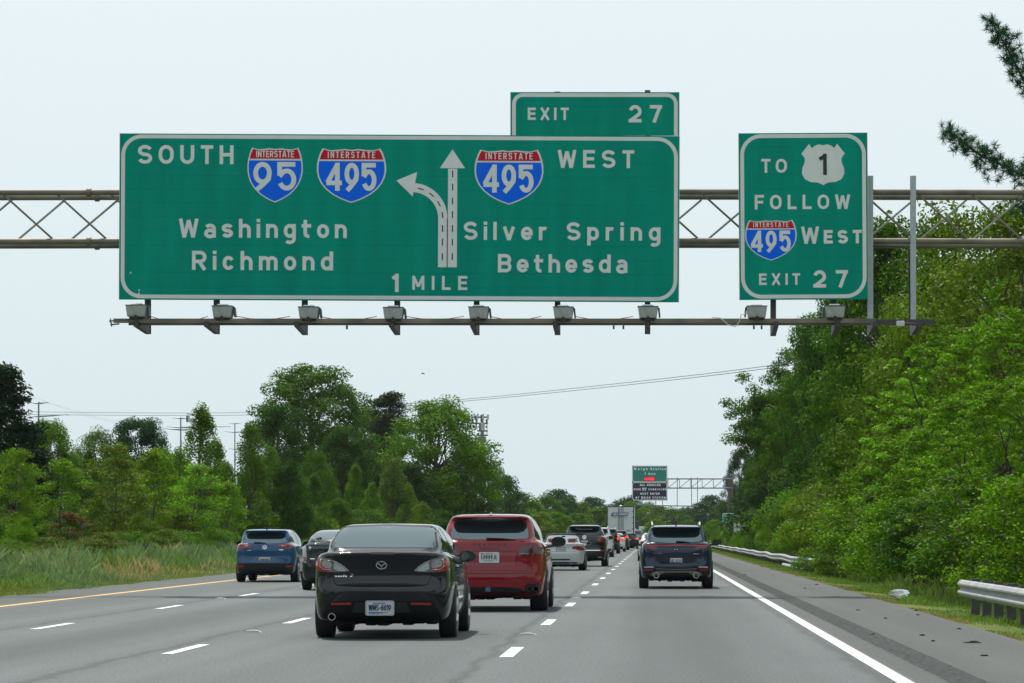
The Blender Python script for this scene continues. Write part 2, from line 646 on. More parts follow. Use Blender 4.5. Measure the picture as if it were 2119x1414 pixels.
# ============================================================ GROUND AND ROAD
GX = [(-600, 6.0), (-120, 3.0), (-60, 1.2), (-34, .5), (-26, .28), (-22, .2), (-18, .1), (-15.6, -.01), (-14.2, -.03), (4.3, -.03), (5.0, -.06), (6.6, -.2), (8.5, -.1), (11, .35), (16, .8), (40, 2.0), (120, 4.0), (600, 8.0)]


def gz(x):
    for (xa, za), (xb, zb) in zip(GX, GX[1:]):
        if xa <= x <= xb:
            return za + (zb - za) * (x - xa) / (xb - xa)
    return 0.0


def ground_mat():
    m = bpy.data.materials.new('ground_turf')
    m.use_nodes = True
    nt = m.node_tree
    b = nt.nodes['Principled BSDF']
    b.inputs['Roughness'].default_value = 0.95
    b.inputs['Specular IOR Level'].default_value = 0.1
    tc = nt.nodes.new('ShaderNodeTexCoord')
    mp = nt.nodes.new('ShaderNodeMapping')
    mp.inputs['Scale'].default_value = (1, .25, 1)
    nt.links.new(tc.outputs['Object'], mp.inputs['Vector'])
    n = nt.nodes.new('ShaderNodeTexNoise')
    n.inputs['Scale'].default_value = .6
    n.inputs['Detail'].default_value = 8
    nt.links.new(mp.outputs[0], n.inputs['Vector'])
    r = nt.nodes.new('ShaderNodeValToRGB')
    e = r.color_ramp.elements
    e[0].position, e[0].color = .3, (.05, .085, .018, 1)
    e[1].position, e[1].color = .72, (.14, .12, .045, 1)
    k = e.new(.5)
    k.color = (.085, .12, .03, 1)
    nt.links.new(n.outputs['Fac'], r.inputs['Fac'])
    nt.links.new(r.outputs[0], b.inputs['Base Color'])
    return m


ys = [-1500, -400, -60, 0, 20, 40, 60, 80, 100, 130, 170, 220, 300, 400, 600, 900, 1500, 3000, 6000]
gv = [(x, y, z) for y in ys for x, z in GX]
nx = len(GX)
gf = [(j * nx + i, j * nx + i + 1, (j + 1) * nx + i + 1, (j + 1) * nx + i) for j in range(len(ys) - 1) for i in range(nx - 1)]
tag(mesh_obj('ground', gv, gf, ground_mat(), smooth=True), kind='structure')


# lane geometry: x of each line as a function of distance
def lerp(tab, y):
    for (ya, xa), (yb, xb) in zip(tab, tab[1:]):
        if y <= yb:
            return xa + (xb - xa) * (y - ya) / (yb - ya)
    return tab[-1][1]


X_RIGHT = 2.27
D1 = [(-900, -1.62), (36, -1.59), (82, -1.53), (250, -1.42), (6000, -1.42)]
D2 = [(-900, -5.35), (36, -5.41), (49, -5.5), (6000, -5.5)]
D3 = [(-900, -8.4), (45, -8.7), (59, -8.9), (72, -8.98), (6000, -9.0)]
YEL = [(-900, -10.6), (30, -11.35), (56, -11.66), (74, -12.05), (92, -12.3), (6000, -12.3)]
GRL = [(-900, -12.6), (30, -13.1), (65, -13.5), (86, -14.1), (108, -14.5), (6000, -14.6)]
GRR = [(-900, 4.5), (36, 4.55), (49, 4.65), (85, 4.7), (140, 4.6), (6000, 4.6)]


def asphalt(name, base, shoulder=False):
    m = bpy.data.materials.new(name)
    m.use_nodes = True
    nt = m.node_tree
    nd, ln = nt.nodes, nt.links
    b = nd['Principled BSDF']
    b.inputs['Roughness'].default_value = 0.82
    b.inputs['Specular IOR Level'].default_value = 0.35
    tc = nd.new('ShaderNodeTexCoord')

    def noise(scale, vec_scale, detail=4, rough=.55):
        mp = nd.new('ShaderNodeMapping')
        mp.inputs['Scale'].default_value = vec_scale
        ln.new(tc.outputs['Object'], mp.inputs['Vector'])
        n = nd.new('ShaderNodeTexNoise')
        n.inputs['Scale'].default_value = scale
        n.inputs['Detail'].default_value = detail
        n.inputs['Roughness'].default_value = rough
        ln.new(mp.outputs[0], n.inputs['Vector'])
        return n.outputs['Fac']

    def rng(src, lo, hi, a=.3, c=.7):
        r = nd.new('ShaderNodeMapRange')
        r.inputs[1].default_value, r.inputs[2].default_value = a, c
        r.inputs[3].default_value, r.inputs[4].default_value = lo, hi
        ln.new(src, r.inputs[0])
        return r.outputs[0]

    def mul(p, q):
        x = nd.new('ShaderNodeMath')
        x.operation = 'MULTIPLY'
        ln.new(p, x.inputs[0])
        ln.new(q, x.inputs[1])
        return x.outputs[0]

    grain = rng(noise(26, (1, 1, 1), 3, .8), .45, 1.62)
    patch = rng(noise(.5, (1, .1, 1), 7, .65), .84, 1.14)
    band = rng(noise(.75, (1, .006, 1), 2), .78, 1.18)
    val = mul(mul(grain, patch), band)
    fleck = nd.new('ShaderNodeTexVoronoi')                    # pale aggregate stones
    fleck.inputs['Scale'].default_value = 7.0
    ln.new(tc.outputs['Object'], fleck.inputs['Vector'])
    val = mul(val, rng(fleck.outputs['Distance'], 2.3, 1.0, 0.03, .10))
    if not shoulder:
        # oil-darkened lane middles, then dark sealed joints along the lane edges
        sx = nd.new('ShaderNodeSeparateXYZ')
        ln.new(tc.outputs['Object'], sx.inputs[0])
        ph = nd.new('ShaderNodeMath')
        ph.operation = 'MULTIPLY_ADD'
        ln.new(sx.outputs['X'], ph.inputs[0])
        ph.inputs[1].default_value = 2 * math.pi / 3.72
        ph.inputs[2].default_value = -.34 * 2 * math.pi / 3.72
        co = nd.new('ShaderNodeMath')
        co.operation = 'COSINE'
        ln.new(ph.outputs[0], co.inputs[0])
        oil = rng(co.outputs[0], 1.05, .88, -.2, 1.0)
        val = mul(val, oil)
        wob = rng(noise(.5, (1, 1, 1), 6, .7), -.10, .10)
        for jx, w, dk in ((-1.80, .06, .66), (-5.70, .07, .64), (-9.1, .07, .68), (2.12, .08, .66), (-11.6, .05, .8)):
            ad = nd.new('ShaderNodeMath')
            ad.operation = 'ADD'
            ln.new(sx.outputs['X'], ad.inputs[0])
            ln.new(wob, ad.inputs[1])
            su = nd.new('ShaderNodeMath')
            su.operation = 'SUBTRACT'
            ln.new(ad.outputs[0], su.inputs[0])
            su.inputs[1].default_value = jx
            ab = nd.new('ShaderNodeMath')
            ab.operation = 'ABSOLUTE'
            ln.new(su.outputs[0], ab.inputs[0])
            val = mul(val, rng(ab.outputs[0], dk, 1.0, w * .3, w * 1.6))
    sc_ = nd.new('ShaderNodeVectorMath')
    sc_.operation = 'SCALE'
    sc_.inputs[0].default_value = base
    ln.new(val, sc_.inputs['Scale'])
    ln.new(sc_.outputs[0], b.inputs['Base Color'])
    bp = nd.new('ShaderNodeBump')
    bp.inputs['Strength'].default_value = .35
    bp.inputs['Distance'].default_value = .01
    ln.new(grain, bp.inputs['Height'])
    ln.new(bp.outputs[0], b.inputs['Normal'])
    return m


def strip(name, fa, fb, z, y0, y1, material, step=20.0):
    yy = []
    y = y0
    while y < y1:
        yy.append(y)
        y += step if 0 < y < 300 else 200
    yy.append(y1)
    vs, fs = [], []
    for y in yy:
        vs += [(fa(y), y, z), (fb(y), y, z)]
    for i in range(len(yy) - 1):
        fs.append((2 * i, 2 * i + 1, 2 * i + 3, 2 * i + 2))
    return tag(mesh_obj(name, vs, fs, material), kind='structure')


random.seed(5)
M_ASPH = asphalt('lane_asphalt', (.074, .087, .089))
M_SHOU = asphalt('shoulder_asphalt', (.060, .067, .065), True)
strip('road', lambda y: lerp(YEL, y) - .25, lambda y: X_RIGHT + .12, 0.0, -900, 3000, M_ASPH)
# shoulders: an uneven broken edge against the grass
def edge_noise(y, s):
    return .07 * math.sin(y * 1.9 + s) + .05 * math.sin(y * 4.7 + 2 * s) + .05 * math.sin(y * .6 + s)


strip('shoulder_right', lambda y: X_RIGHT + .12, lambda y: lerp(GRR, y) + edge_noise(y, 1), -.004, -900, 3000, M_SHOU, .8)
strip('shoulder_left', lambda y: lerp(GRL, y) + edge_noise(y, 2), lambda y: lerp(YEL, y) - .25, -.004, -900, 3000, M_SHOU, .8)

M_WHITE = mat('road_paint_white', (.55, .575, .57), .6, noise=(3, .14))
M_YEL = mat('road_paint_yellow', (.72, .42, .09), .65, noise=(2, .14))
strip('edge_line_white', lambda y: X_RIGHT - .075, lambda y: X_RIGHT + .08, .004, -900, 3000, M_WHITE, 4)
strip('edge_line_yellow', lambda y: lerp(YEL, y) - .07, lambda y: lerp(YEL, y) + .07, .004, -900, 3000, M_YEL, 4)
for nm, tab, c0, w in (('lane_line_right', D1, 35.6, .075), ('lane_line_middle', D2, 36.5, .07), ('lane_line_left', D3, 45.7, .07)):
    mb = MB()
    y = c0 - 12.1 * 5
    while y < 900:
        xa, xb = lerp(tab, y - 1.5), lerp(tab, y + 1.5)
        mb.add([(xa - w, y - 1.52, .004), (xa + w, y - 1.5, .004), (xb + w, y + 1.5, .004), (xb - w, y + 1.53, .004)], [(0, 1, 2, 3)])
        y += 12.1
    tag(mb.build(nm, M_WHITE), kind='structure')

# rumble strip: milled grooves in the right shoulder
mb = MB()
mb.box(2.66, 3.06, -40, 420, -.02, -.0015)
y = 20.0
while y < 240:
    mb.box(2.68, 3.04, y, y + .085, -.0014, .0022)
    y += .17
tag(mb.build('rumble_strip', mat('milled_asphalt', (.092, .10, .098), .95, noise=(14, .5), spec=.15)), kind='structure')

# raised pavement markers between the dashes
def pm(x, y, lab):
    t = thing('pavement_marker', lab, 'road marker', (x, y, .0), 'raised markers between the lane dashes')
    m = MB()
    m.prism([(-.12, 0), (.12, 0), (.085, .022), (-.085, .022)], -.05, .05)
    m.build('casting', mat('marker_grey', (.6, .62, .6), .5), t)
    m = MB()
    m.prism([(-.06, .0225), (.06, .0225), (.05, .03), (-.05, .03)], -.035, .035)
    m.build('reflector', mat('marker_lens', (.85, .85, .8), .2), t)


pm(-1.66, 41.7, 'small white road marker between dashes, to the right of the black sedan')
pm(-5.46, 42.9, 'small white road marker in the left lanes, beside the black sedan rear left wheel')
pm(-1.60, 65.6, 'small white road marker on the lane line right of the red SUV')
pm(-8.95, 65.0, 'small white road marker on the leftmost dashed line, on the gantry shadow')
pm(-1.55, 89.5, 'farthest small white road marker on the dashed line beyond the gantry shadow')

# dark scraps on the right shoulder
M_SCRAP = mat('tyre_rubber_scrap', (.008, .008, .009), .9, spec=.1)
scraps = [(1690, 1210, .12), (1742, 1214, .09), (1775, 1263, .1), (1666, 1218, .08), (1807, 1314, .1), (1833, 1280, .07), (1895, 1264, .09), (1907, 1315, .12), (1931, 1327, .09), (1985, 1302, .1), (2014, 1330, .26), (2036, 1357, .14), (1900, 1273, .1), (1540, 1190, .25), (1600, 1189, .09)]
for i, (px, py, s) in enumerate(scraps):
    y = EYE * F_PX / (py - VPY)
    x = (px - VPX) * y / F_PX
    rr = random.Random(i)
    n = 11
    mb = MB()
    s *= .42
    loop = [(s * (.35 + .9 * rr.random()) * math.cos(2 * math.pi * k / n) * 1.1, s * 1.6 * (.3 + .9 * rr.random()) * math.sin(2 * math.pi * k / n)) for k in range(n)]
    vs = [(a, b, 0) for a, b in loop] + [(a * .6, b * .6, .006 + .012 * rr.random() + s * .06) for a, b in loop]
    mb.add(vs, [tuple(range(2 * n - 1, n - 1, -1))[::-1]] + [(k, (k + 1) % n, (k + 1) % n + n, k + n) for k in range(n)])
    o = mb.build('tyre_scrap', M_SCRAP)
    o.location = (x, y, -.003)
    big = i in (10, 13)
    lab = {10: 'largest curled black scrap on the right shoulder, near the lower right corner', 13: 'long dark scrap on the shoulder just right of the dark blue SUV'}.get(i, 'small black tyre scrap lying on the right shoulder')
    tag(o, lab, 'debris', 'black scraps littering the right shoulder')

# plastic bag at the grass edge
def plastic_bag():
    t = thing('plastic_bag', 'crumpled white plastic bag lying at the edge of the shoulder grass', 'plastic bag', ((1860 - VPX) * 67.5 / F_PX, 67.5, -.05))
    rr = np.random.default_rng(3)
    vs, fs = [], []
    nu, nv = 22, 12
    for j in range(nv + 1):
        a = math.pi * j / nv
        for i in range(nu):
            b = 2 * math.pi * i / nu
            k = 1 + .3 * math.sin(3 * b + 2 * a) * math.sin(a) + .62 * (rr.random() - .5)
            vs.append((.19 * k * math.sin(a) * math.cos(b) + .05 * math.cos(a), .15 * k * math.sin(a) * math.sin(b), .085 + (.10 if math.cos(a) > 0 else .06) * k * math.cos(a) + .05 * max(0, math.sin(a) * math.cos(b + 2.6))))
    for j in range(nv):
        for i in range(nu):
            fs.append((j * nu + i, j * nu + (i + 1) % nu, (j + 1) * nu + (i + 1) % nu, (j + 1) * nu + i))
    mesh_obj('bag_film', vs, fs, mat('bag_white', (.8, .82, .82), .35), t)
    g = MB()
    g.add([(.02, -.17, .03), (.14, -.15, .05), (.13, -.15, .11), (.05, -.165, .08)], [(0, 1, 2, 3)])
    g.build('green_print', mat('bag_green', (.25, .6, .1), .4), t)
    t.scale = (.88, .9, 1.0)


plastic_bag()
# ============================================================ SIGN GANTRY AND SIGNS
YS = 70.5                       # distance of the sign faces
PXM = YS / F_PX                 # metres per photo pixel there
M_GALV = mat('galvanised_steel', (.30, .31, .29), .55, .35, noise=(3, .2))
M_OLDST = mat('weathered_pipe', (.17, .155, .125), .6, .25, noise=(1.5, .35))
M_DKST = mat('dark_bracket_steel', (.055, .05, .055), .6, .2)
M_LTST = mat('pale_zinc_post', (.36, .40, .43), .5, .3, noise=(8, .12))
M_SGN = mat('sign_green', (.0, .255, .19), .6, noise=(1.1, .12), spec=.05)
for _n in list(M_SGN.node_tree.nodes):                 # rain streaks run down the sheeting
    if _n.type == 'TEX_NOISE':
        _m = M_SGN.node_tree.nodes.new('ShaderNodeMapping')
        _m.inputs['Scale'].default_value = (2.5, 1, .35)
        M_SGN.node_tree.links.new(_n.inputs['Vector'].links[0].from_socket, _m.inputs['Vector'])
        M_SGN.node_tree.links.new(_m.outputs[0], _n.inputs['Vector'])
M_SWH = mat('sign_white_sheeting', (.62, .66, .66), .5, noise=(4, .05))
M_SRED = mat('shield_red', (.48, .012, .03), .5, spec=.1)
M_SBLU = mat('shield_blue', (.0, .125, .82), .5, spec=.1)
M_SBLK = mat('sign_black', (.012, .012, .02), .5)
M_ALU = mat('sign_back_aluminium', (.42, .43, .43), .45, .6)


def sx(px):
    return (px - VPX) * PXM


def sz(py):
    return EYE + (VPY - py) * PXM


gantry = thing('sign_gantry', 'long tubular steel truss gantry spanning the road and carrying the green signs', 'sign gantry', (0, YS + .9, 0))


def gl(px, py, dy=0.0):        # gantry-local point from a photo pixel on the sign plane
    return Vector((sx(px), dy, sz(py)))


XL, XR = sx(-130), sx(2330)
CH = {}
for nm, py, dy, dz in (('upper_chord', 395, -.5, 0), ('upper_chord', 395, .55, 0), ('lower_chord', 497, -.5, 0), ('lower_chord', 497, .55, 0)):
    z = sz(py)
    pts = [(XL + (XR - XL) * k / 24, dy, z + .02 * math.sin(math.pi * k / 24)) for k in range(25)]
    m = MB().tube(pts, .068, 10)
    for k in (3, 8, 13, 18, 22):                                # flange collars
        p = pts[k]
        m.tube([(p[0] - .05, p[1], p[2]), (p[0] + .05, p[1], p[2])], .10, 10)
    m.build(nm, M_OLDST, gantry, True)
ZT, ZB = sz(395) - .05, sz(497) + .05
x = XL
k = 0
pan = 112 * PXM
off = (sx(1904) - XL) % pan
x = XL + off
while x + pan < XR:
    a, b = (ZT, ZB) if k % 2 == 0 else (ZB, ZT)
    MB().tube([(x, -.5, ZT), (x + pan * .92, -.5, ZB)], .026, 6).build('brace', M_OLDST, gantry, True)
    MB().tube([(x, .55, ZB), (x + pan * .98, .55, ZT)], .026, 6).build('brace', M_GALV, gantry, True)
    x += pan
    k += 1
for xx in (XL, XR):
    MB().tube([(xx, -.5, -.3), (xx, -.5, sz(380))], .16, 14).tube([(xx, .55, -.3), (xx, .55, sz(380))], .16, 14).build('end_post', M_GALV, gantry, True)
# hangers behind the signs
HANG = [(302, 280, 690, 0), (445, 282, 690, 0), (628, 282, 692, 0), (820, 284, 692, 0), (985, 284, 692, 0), (1153, 187, 692, 0), (1340, 184, 690, 0), (1601, 281, 694, 0), (1726, 281, 696, 0), (1803, 361, 692, 1), (1892, 361, 692, 1)]
RAIL_Y = -2.15                  # gantry-local: the light rail hangs in front of the signs
rs = (YS + .9 + RAIL_Y) / YS


def rail_pt(px, py, dy=0.0):
    y = YS + .9 + RAIL_Y + dy
    return Vector(((px - VPX) * y / F_PX, RAIL_Y + dy, EYE + (VPY - py) * y / F_PX))


for px, ya, yb, bare in HANG:
    w = .125
    yy = -.68 if not bare else -.62
    z1, z0 = sz(ya), sz(yb)
    m = MB()
    m.box(sx(px) - w / 2, sx(px) + w / 2, yy - .012, yy, z0, z1)                 # flange
    m.box(sx(px) - .012, sx(px) + .012, yy + .001, yy + .11, z0, z1)
    m.box(sx(px) - w / 2, sx(px) + w / 2, yy + .111, yy + .123, z0, z1)
    m.build('hanger', M_LTST if bare else M_DKST, gantry)
    # bracket reaching forward to the rail
    p = rail_pt(px - (14 if px < 1500 else 2), 668)
    m = MB()
    z = sz(yb)
    m.prism([(yy - .03, z), (yy - .03, z + .24), (RAIL_Y - .12, p.z + .02), (RAIL_Y - .12, p.z - .09)], sx(px) - .055, sx(px) + .055, 'x')
    m.build('bracket', M_DKST, gantry)
zr = rail_pt(0, 667).z
xa, xb, xc = rail_pt(236, 0).x, rail_pt(1812, 0).x, rail_pt(1932, 0).x
m = MB()
m.box(xa, xb, RAIL_Y - .09, RAIL_Y - .02, zr - .02, zr + .075)
m.box(xa + .3, xb - .1, RAIL_Y + .10, RAIL_Y + .17, zr - .06, zr + .0)
m.build('light_rail', M_OLDST, gantry)
m = MB()
m.box(xb + .002, xc, RAIL_Y - .03, RAIL_Y + .05, zr - .06, zr + .06)
m.build('light_rail', M_DKST, gantry)
m = MB()                                                                       # cut ends at the left tip
for dz, dy in ((.02, -.05), (-.05, .1)):
    m.tube([(xa - .10, RAIL_Y + dy, zr + dz), (xa + .1, RAIL_Y + dy, zr + dz + .02)], .018, 6)
    m.tube([(xa - .07, RAIL_Y + dy, zr + dz - .05), (xa - .07, RAIL_Y + dy, zr + dz + .06)], .012, 5)
m.build('rail_clamp', M_DKST, gantry)
for px in (1270, 1290, 718, 1560, 1576):
    p = rail_pt(px, 676)
    MB().box(p.x - .02, p.x + .02, RAIL_Y - .04, RAIL_Y + .02, p.z - .06, p.z + .02).build('rail_clamp', M_DKST, gantry)
p = rail_pt(1862, 671)
MB().box(p.x - .09, p.x + .09, RAIL_Y - .2, RAIL_Y - .1, p.z - .06, p.z + .06, .015).build('junction_box', mat('box_grey', (.5, .52, .52), .5), gantry)
MB().tube([(p.x + .09, RAIL_Y - .14, p.z), (p.x + .35, RAIL_Y - .12, p.z - .01), (p.x + .42, RAIL_Y - .1, p.z - .12), (p.x + .36, RAIL_Y - .08, p.z - .24)], .03, 7).build('conduit', M_DKST, gantry, True)
q = gl(1808, 508, -.55)
MB().tube([q + Vector((0, 0, .03)), q + Vector((.7, 0, .0)), q + Vector((.82, 0, -.08)), q + Vector((.84, 0, -1.7))], .02, 6).build('conduit', M_DKST, gantry, True)
# cables drooping between the luminaires
for a, b, s in ((312, 430, .10), (490, 600, .05), (660, 780, .06), (840, 960, .05), (1014, 1120, .06), (1190, 1310, .06)):
    pa, pb = rail_pt(a, 655), rail_pt(b, 655)
    MB().tube([pa, pa.lerp(pb, .25) - Vector((0, 0, s)), pa.lerp(pb, .5) - Vector((0, 0, s * 1.2)), pa.lerp(pb, .75) - Vector((0, 0, s)), pb], .008, 5).build('cable', M_DKST, gantry, True)
pa = rail_pt(1490, 658)
MB().tube([pa + Vector((-.18, -.1, 0)), pa + Vector((0, -.1, -.01)), pa + Vector((.18, -.1, -.16)), pa + Vector((.34, -.1, -.2)), pa + Vector((.42, -.1, -.1)), pa + Vector((.46, -.1, .06)), pa + Vector((.6, -.06, .1))], .012, 6).build('cable', mat('cable_white', (.6, .6, .58), .5), gantry, True)


def luminaire(px, py, lab, turn):
    t = thing('sign_light', lab, 'sign light', (0, 0, 0), 'floodlights on the rail below the green signs')
    p = rail_pt(px, py)
    t.location = (p.x, YS + .9 + RAIL_Y, p.z)
    w = .218
    m = MB()                                                     # tapered housing
    vs = []
    for z, ww, y0, y1 in ((-.155, w * .84, -.2, .16), (-.13, w * .88, -.215, .18), (.07, w, -.235, .22), (.09, w * .99, -.23, .215)):
        vs += [(-ww, y0, z), (ww, y0, z), (ww, y1, z), (-ww, y1, z)]
    fs = [(3, 2, 1, 0), (12, 13, 14, 15)]
    for k in range(3):
        for i in range(4):
            j = (i + 1) % 4
            fs.append((k * 4 + i, k * 4 + j, k * 4 + 4 + j, k * 4 + 4 + i))
    m.add(vs, fs)
    m.build('housing', mat('lamp_housing', (.33, .36, .345), .55, .1, noise=(9, .16)), t)
    m = MB()
    m.box(-w * 1.06, w * 1.06, -.25, .24, .091, .108, .006)
    m.build('rim', mat('lamp_rim', (.10, .10, .13), .5), t)
    m = MB()
    m.box(-w * .62, w * .55, -.1, .2, .109, .15, .02)
    m.build('lens_cover', mat('lamp_glass', (.55, .58, .58), .25), t)
    m = MB()
    s = turn
    m.prism([(.215 * s, .08), (.255 * s, .08), (.275 * s, -.12), (.24 * s, -.13)], -.05, .2)
    m.build('visor', mat('lamp_visor', (.07, .07, .12), .5), t)
    m = MB()
    m.box(-.16, .16, -.12, .1, -.205, -.156, .01)
    m.box(-.04, .04, -.24, -.13, -.2, -.17)
    m.build('mount', M_DKST, t)
    m = MB()
    m.box(-.028, .028, -.262, -.236, -.16, -.115, .006)
    m.build('latch', M_DKST, t)


for px, py, lab, s in ((284, 642, 'grey floodlight at the left end of the rail, under the word SOUTH', 1),
                       (462, 644, 'grey floodlight under the word Washington, second from the rail left end', 1),
                       (640, 646, 'grey floodlight below the d of Richmond', 1),
                       (815, 647, 'grey floodlight below the 1 of 1 MILE', 1),
                       (991, 646, 'grey floodlight below and right of the word MILE', 1),
                       (1166, 646, 'grey floodlight below the word Bethesda', 1),
                       (1341, 645, 'grey floodlight below the lower right corner of the wide sign', 1),
                       (1566, 644, 'grey floodlight under the word EXIT of the narrow sign', -1),
                       (1727, 644, 'grey floodlight under the number 27 of the narrow sign', -1)):
    luminaire(px, py, lab, s)


# ---------------- sign panels
def rrect(x0, x1, z0, z1, r, n=8, open_bottom=False):
    pts = []
    if open_bottom:
        return [(x0, z0)] + [(x0, z1 - r)] + arc(x0 + r, z1 - r, r, r, 180, 90, n) + arc(x1 - r, z1 - r, r, r, 90, 0, n) + [(x1, z0)]
    pts += arc(x1 - r, z1 - r, r, r, 0, 90, n) + arc(x0 + r, z1 - r, r, r, 90, 180, n) + arc(x0 + r, z0 + r, r, r, 180, 270, n) + arc(x1 - r, z0 + r, r, r, 270, 360, n)
    return pts + ['c']


class Sign:
    """sign-local frame: origin at the bottom-left corner, x right, z up, face at y=0, in metres"""

    def __init__(s, name, label, x0, x1, y_top, y_bot, yaw_drop=0.0, group=None):
        s.x0, s.yb = x0, y_bot
        s.w, s.h = (x1 - x0) * PXM, (y_bot - y_top) * PXM
        s.t = thing(name, label, 'road sign', (sx(x0), YS, sz(y_bot)), group)
        s.t.rotation_euler = (0, yaw_drop, 0)
        m = MB()
        n = max(1, round(s.h / .305))
        rr = random.Random(x0)
        for k in range(n):
            a, b = s.h * k / n, s.h * (k + 1) / n - .0022
            d = rr.uniform(0, .0022)
            m.box(0, s.w, -d, .05, a, b)
        m.box(0.03, s.w - .03, .0501, .09, .03, s.h - .03)
        m.build('panel', M_SGN, s.t)
        m = MB()
        m.box(-.012, -.001, -.008, .07, 0, s.h)
        m.build('edge_trim', M_ALU, s.t)
        m = MB()
        m.box(s.w + .001, s.w + .012, -.008, .07, 0, s.h)
        m.build('edge_trim', M_ALU, s.t)

    def u(s, px):
        return (px - s.x0) * PXM

    def v(s, py):
        return (s.yb - py) * PXM

    def border(s, inset=.07, w=.085, r=.42, open_bottom=False, top_only=False):
        pts = rrect(inset, s.w - inset, 0.0 if open_bottom else inset, s.h - inset, r, 10, open_bottom)
        vs, fs = ribbon(pts, w)
        mesh_obj('border', [(a, -.008, b) for a, b in vs], fs, M_SWH, s.t)

    def text(s, txt, pxl, pxr, py_base, cap_px, t=.188, small=None, wf=1.0, material=None, parent=None, name='lettering', y=-.006):
        return text_on(name, txt, s.u(pxl), y, s.v(py_base), cap_px * PXM, t, material or M_SWH, parent or s.t, width=(pxr - pxl) * PXM, small=small, wf=wf)

    def shape(s, name, pts, material, parent=None, y=-.007):
        pp = [(s.u(a), y, s.v(b)) for a, b in pts]
        return mesh_obj(name, pp, [tuple(range(len(pp)))], material, parent or s.t)

    def shield(s, cx, top, w, h, num, numl, numr, numb, numc, t):
        """interstate shield drawn in photo pixels"""
        def outline(g):
            # half outline in unit coords, x from the centre, y down
            half = [(0, .028), (.10, .012), (.20, .028), (.30, .035), (.385, .012), (.415, .0), (.45, .08), (.482, .2), (.497, .31), (.498, .42), (.48, .53), (.44, .64), (.37, .75), (.27, .85), (.15, .93), (.06, .975), (0, .998)]
            a = [(cx + g * p[0] * w, top + h * .5 + g * (p[1] - .5) * h) for p in half]
            b = [(cx - g * p[0] * w, top + h * .5 + g * (p[1] - .5) * h) for p in half[1:-1]]
            return a + b[::-1]
        sh = s.shape('route_shield', outline(1.0), M_SWH, y=-.009)
        full = outline(.955)
        cut_r, cut_b = top + h * .205, top + h * .235

        def clip(poly, yc, above):
            out = []
            n = len(poly)
            for i in range(n):
                p, q = poly[i], poly[(i + 1) % n]
                ip, iq = (p[1] <= yc) == above, (q[1] <= yc) == above
                if ip:
                    out.append(p)
                if ip != iq:
                    k = (yc - p[1]) / (q[1] - p[1])
                    out.append((p[0] + (q[0] - p[0]) * k, yc))
            return out
        s.shape('red_band', clip(full, cut_r, True), M_SRED, sh, -.012)
        s.shape('blue_field', clip(full, cut_b, False), M_SBLU, sh, -.012)
        s.text('INTERSTATE', cx - w * .34, cx + w * .34, top + h * .178, h * .118, .15, wf=.72, parent=sh, y=-.012)
        s.text(num, numl, numr, numb, numc, t, wf=.9 if len(num) == 2 else .72, parent=sh, y=-.012)
        return sh


# the wide sign
big = Sign('guide_sign', 'wide green overhead sign reading SOUTH 95 495 Washington Richmond and WEST Silver Spring Bethesda', 247, 1404, 276, 620, .0050)
big.border()
big.text('SOUTH', 284, 482, 339, 39)
big.text('WEST', 1153, 1311, 343, 37)
big.text('Washington', 370, 717, 491, 39)
big.text('Richmond', 397, 689, 558, 39.5)
big.text('Silver', 959, 1131, 493, 37.5)
big.text('Spring', 1172, 1366, 493, 37.5)
big.text('Bethesda', 1030, 1298, 560, 38)
big.text('1', 812, 825, 602, 38, .2)
big.text('MILE', 853, 967, 597, 29, .19)
big.shield(568, 304, 115, 114, '95', 523, 612, 393, 59, .165)
big.shield(726, 305, 144, 113, '495', 673, 778, 393, 58, .165)
big.shield(1052, 306, 143, 114, '495', 998, 1103, 395, 58, .165)
# lane arrows
def arrow_parts():
    r = big
    body = r.shape('arrow', [(906, 550), (906, 449), (924, 449), (924, 550)], M_SWH)
    r.shape('arrow', [(926, 550), (926, 346), (945, 346), (945, 550)], M_SWH)
    r.shape('arrow', [(909, 345), (935, 306), (961, 345)], M_SWH, y=-.0085)
    c, outer, inner = [], [], []
    for i in range(17):
        a = R(88 * i / 16)
        cx_, cy_ = 852, 449
        outer.append((cx_ + 73 * math.cos(a), cy_ - 73 * math.sin(a)))
        inner.append((cx_ + 54 * math.cos(a), cy_ - 54 * math.sin(a)))
    for i in range(16):
        pass
    vs = [(r.u(a), -.0088, r.v(b)) for a, b in outer + inner]
    fs = [(i, i + 1, 17 + i + 1, 17 + i) for i in range(16)]
    mesh_obj('arrow', vs, fs, M_SWH, r.t)
    r.shape('arrow', [(819, 371), (862, 353), (853, 404)], M_SWH, y=-.0098)

    def dl(p, q, w=2.4):
        d = Vector((q[0] - p[0], q[1] - p[1])).normalized() * w / 2
        nrm = (-d.y, d.x)
        pts = [(p[0] + nrm[0], p[1] + nrm[1]), (q[0] + nrm[0], q[1] + nrm[1]), (q[0] - nrm[0], q[1] - nrm[1]), (p[0] - nrm[0], p[1] - nrm[1])]
        mesh_obj('arrow_dash', [(r.u(a), -.0125, r.v(b)) for a, b in pts], [(0, 1, 2, 3)], M_SBLK, r.t)
    for cx_ in (915, 935.5):
        for yy in (528, 498, 470):
            dl((cx_, yy + 7), (cx_, yy - 7))
    for yy in (441, 413, 384, 357):
        dl((935.5, yy + 7), (935.5, yy - 7))
    for a0 in (6, 28, 50, 73):
        dl((852 + 63.5 * math.cos(R(a0 - 5)), 449 - 63.5 * math.sin(R(a0 - 5))), (852 + 63.5 * math.cos(R(a0 + 6)), 449 - 63.5 * math.sin(R(a0 + 6))))
    dl((925, 550), (925, 449), 1.6)


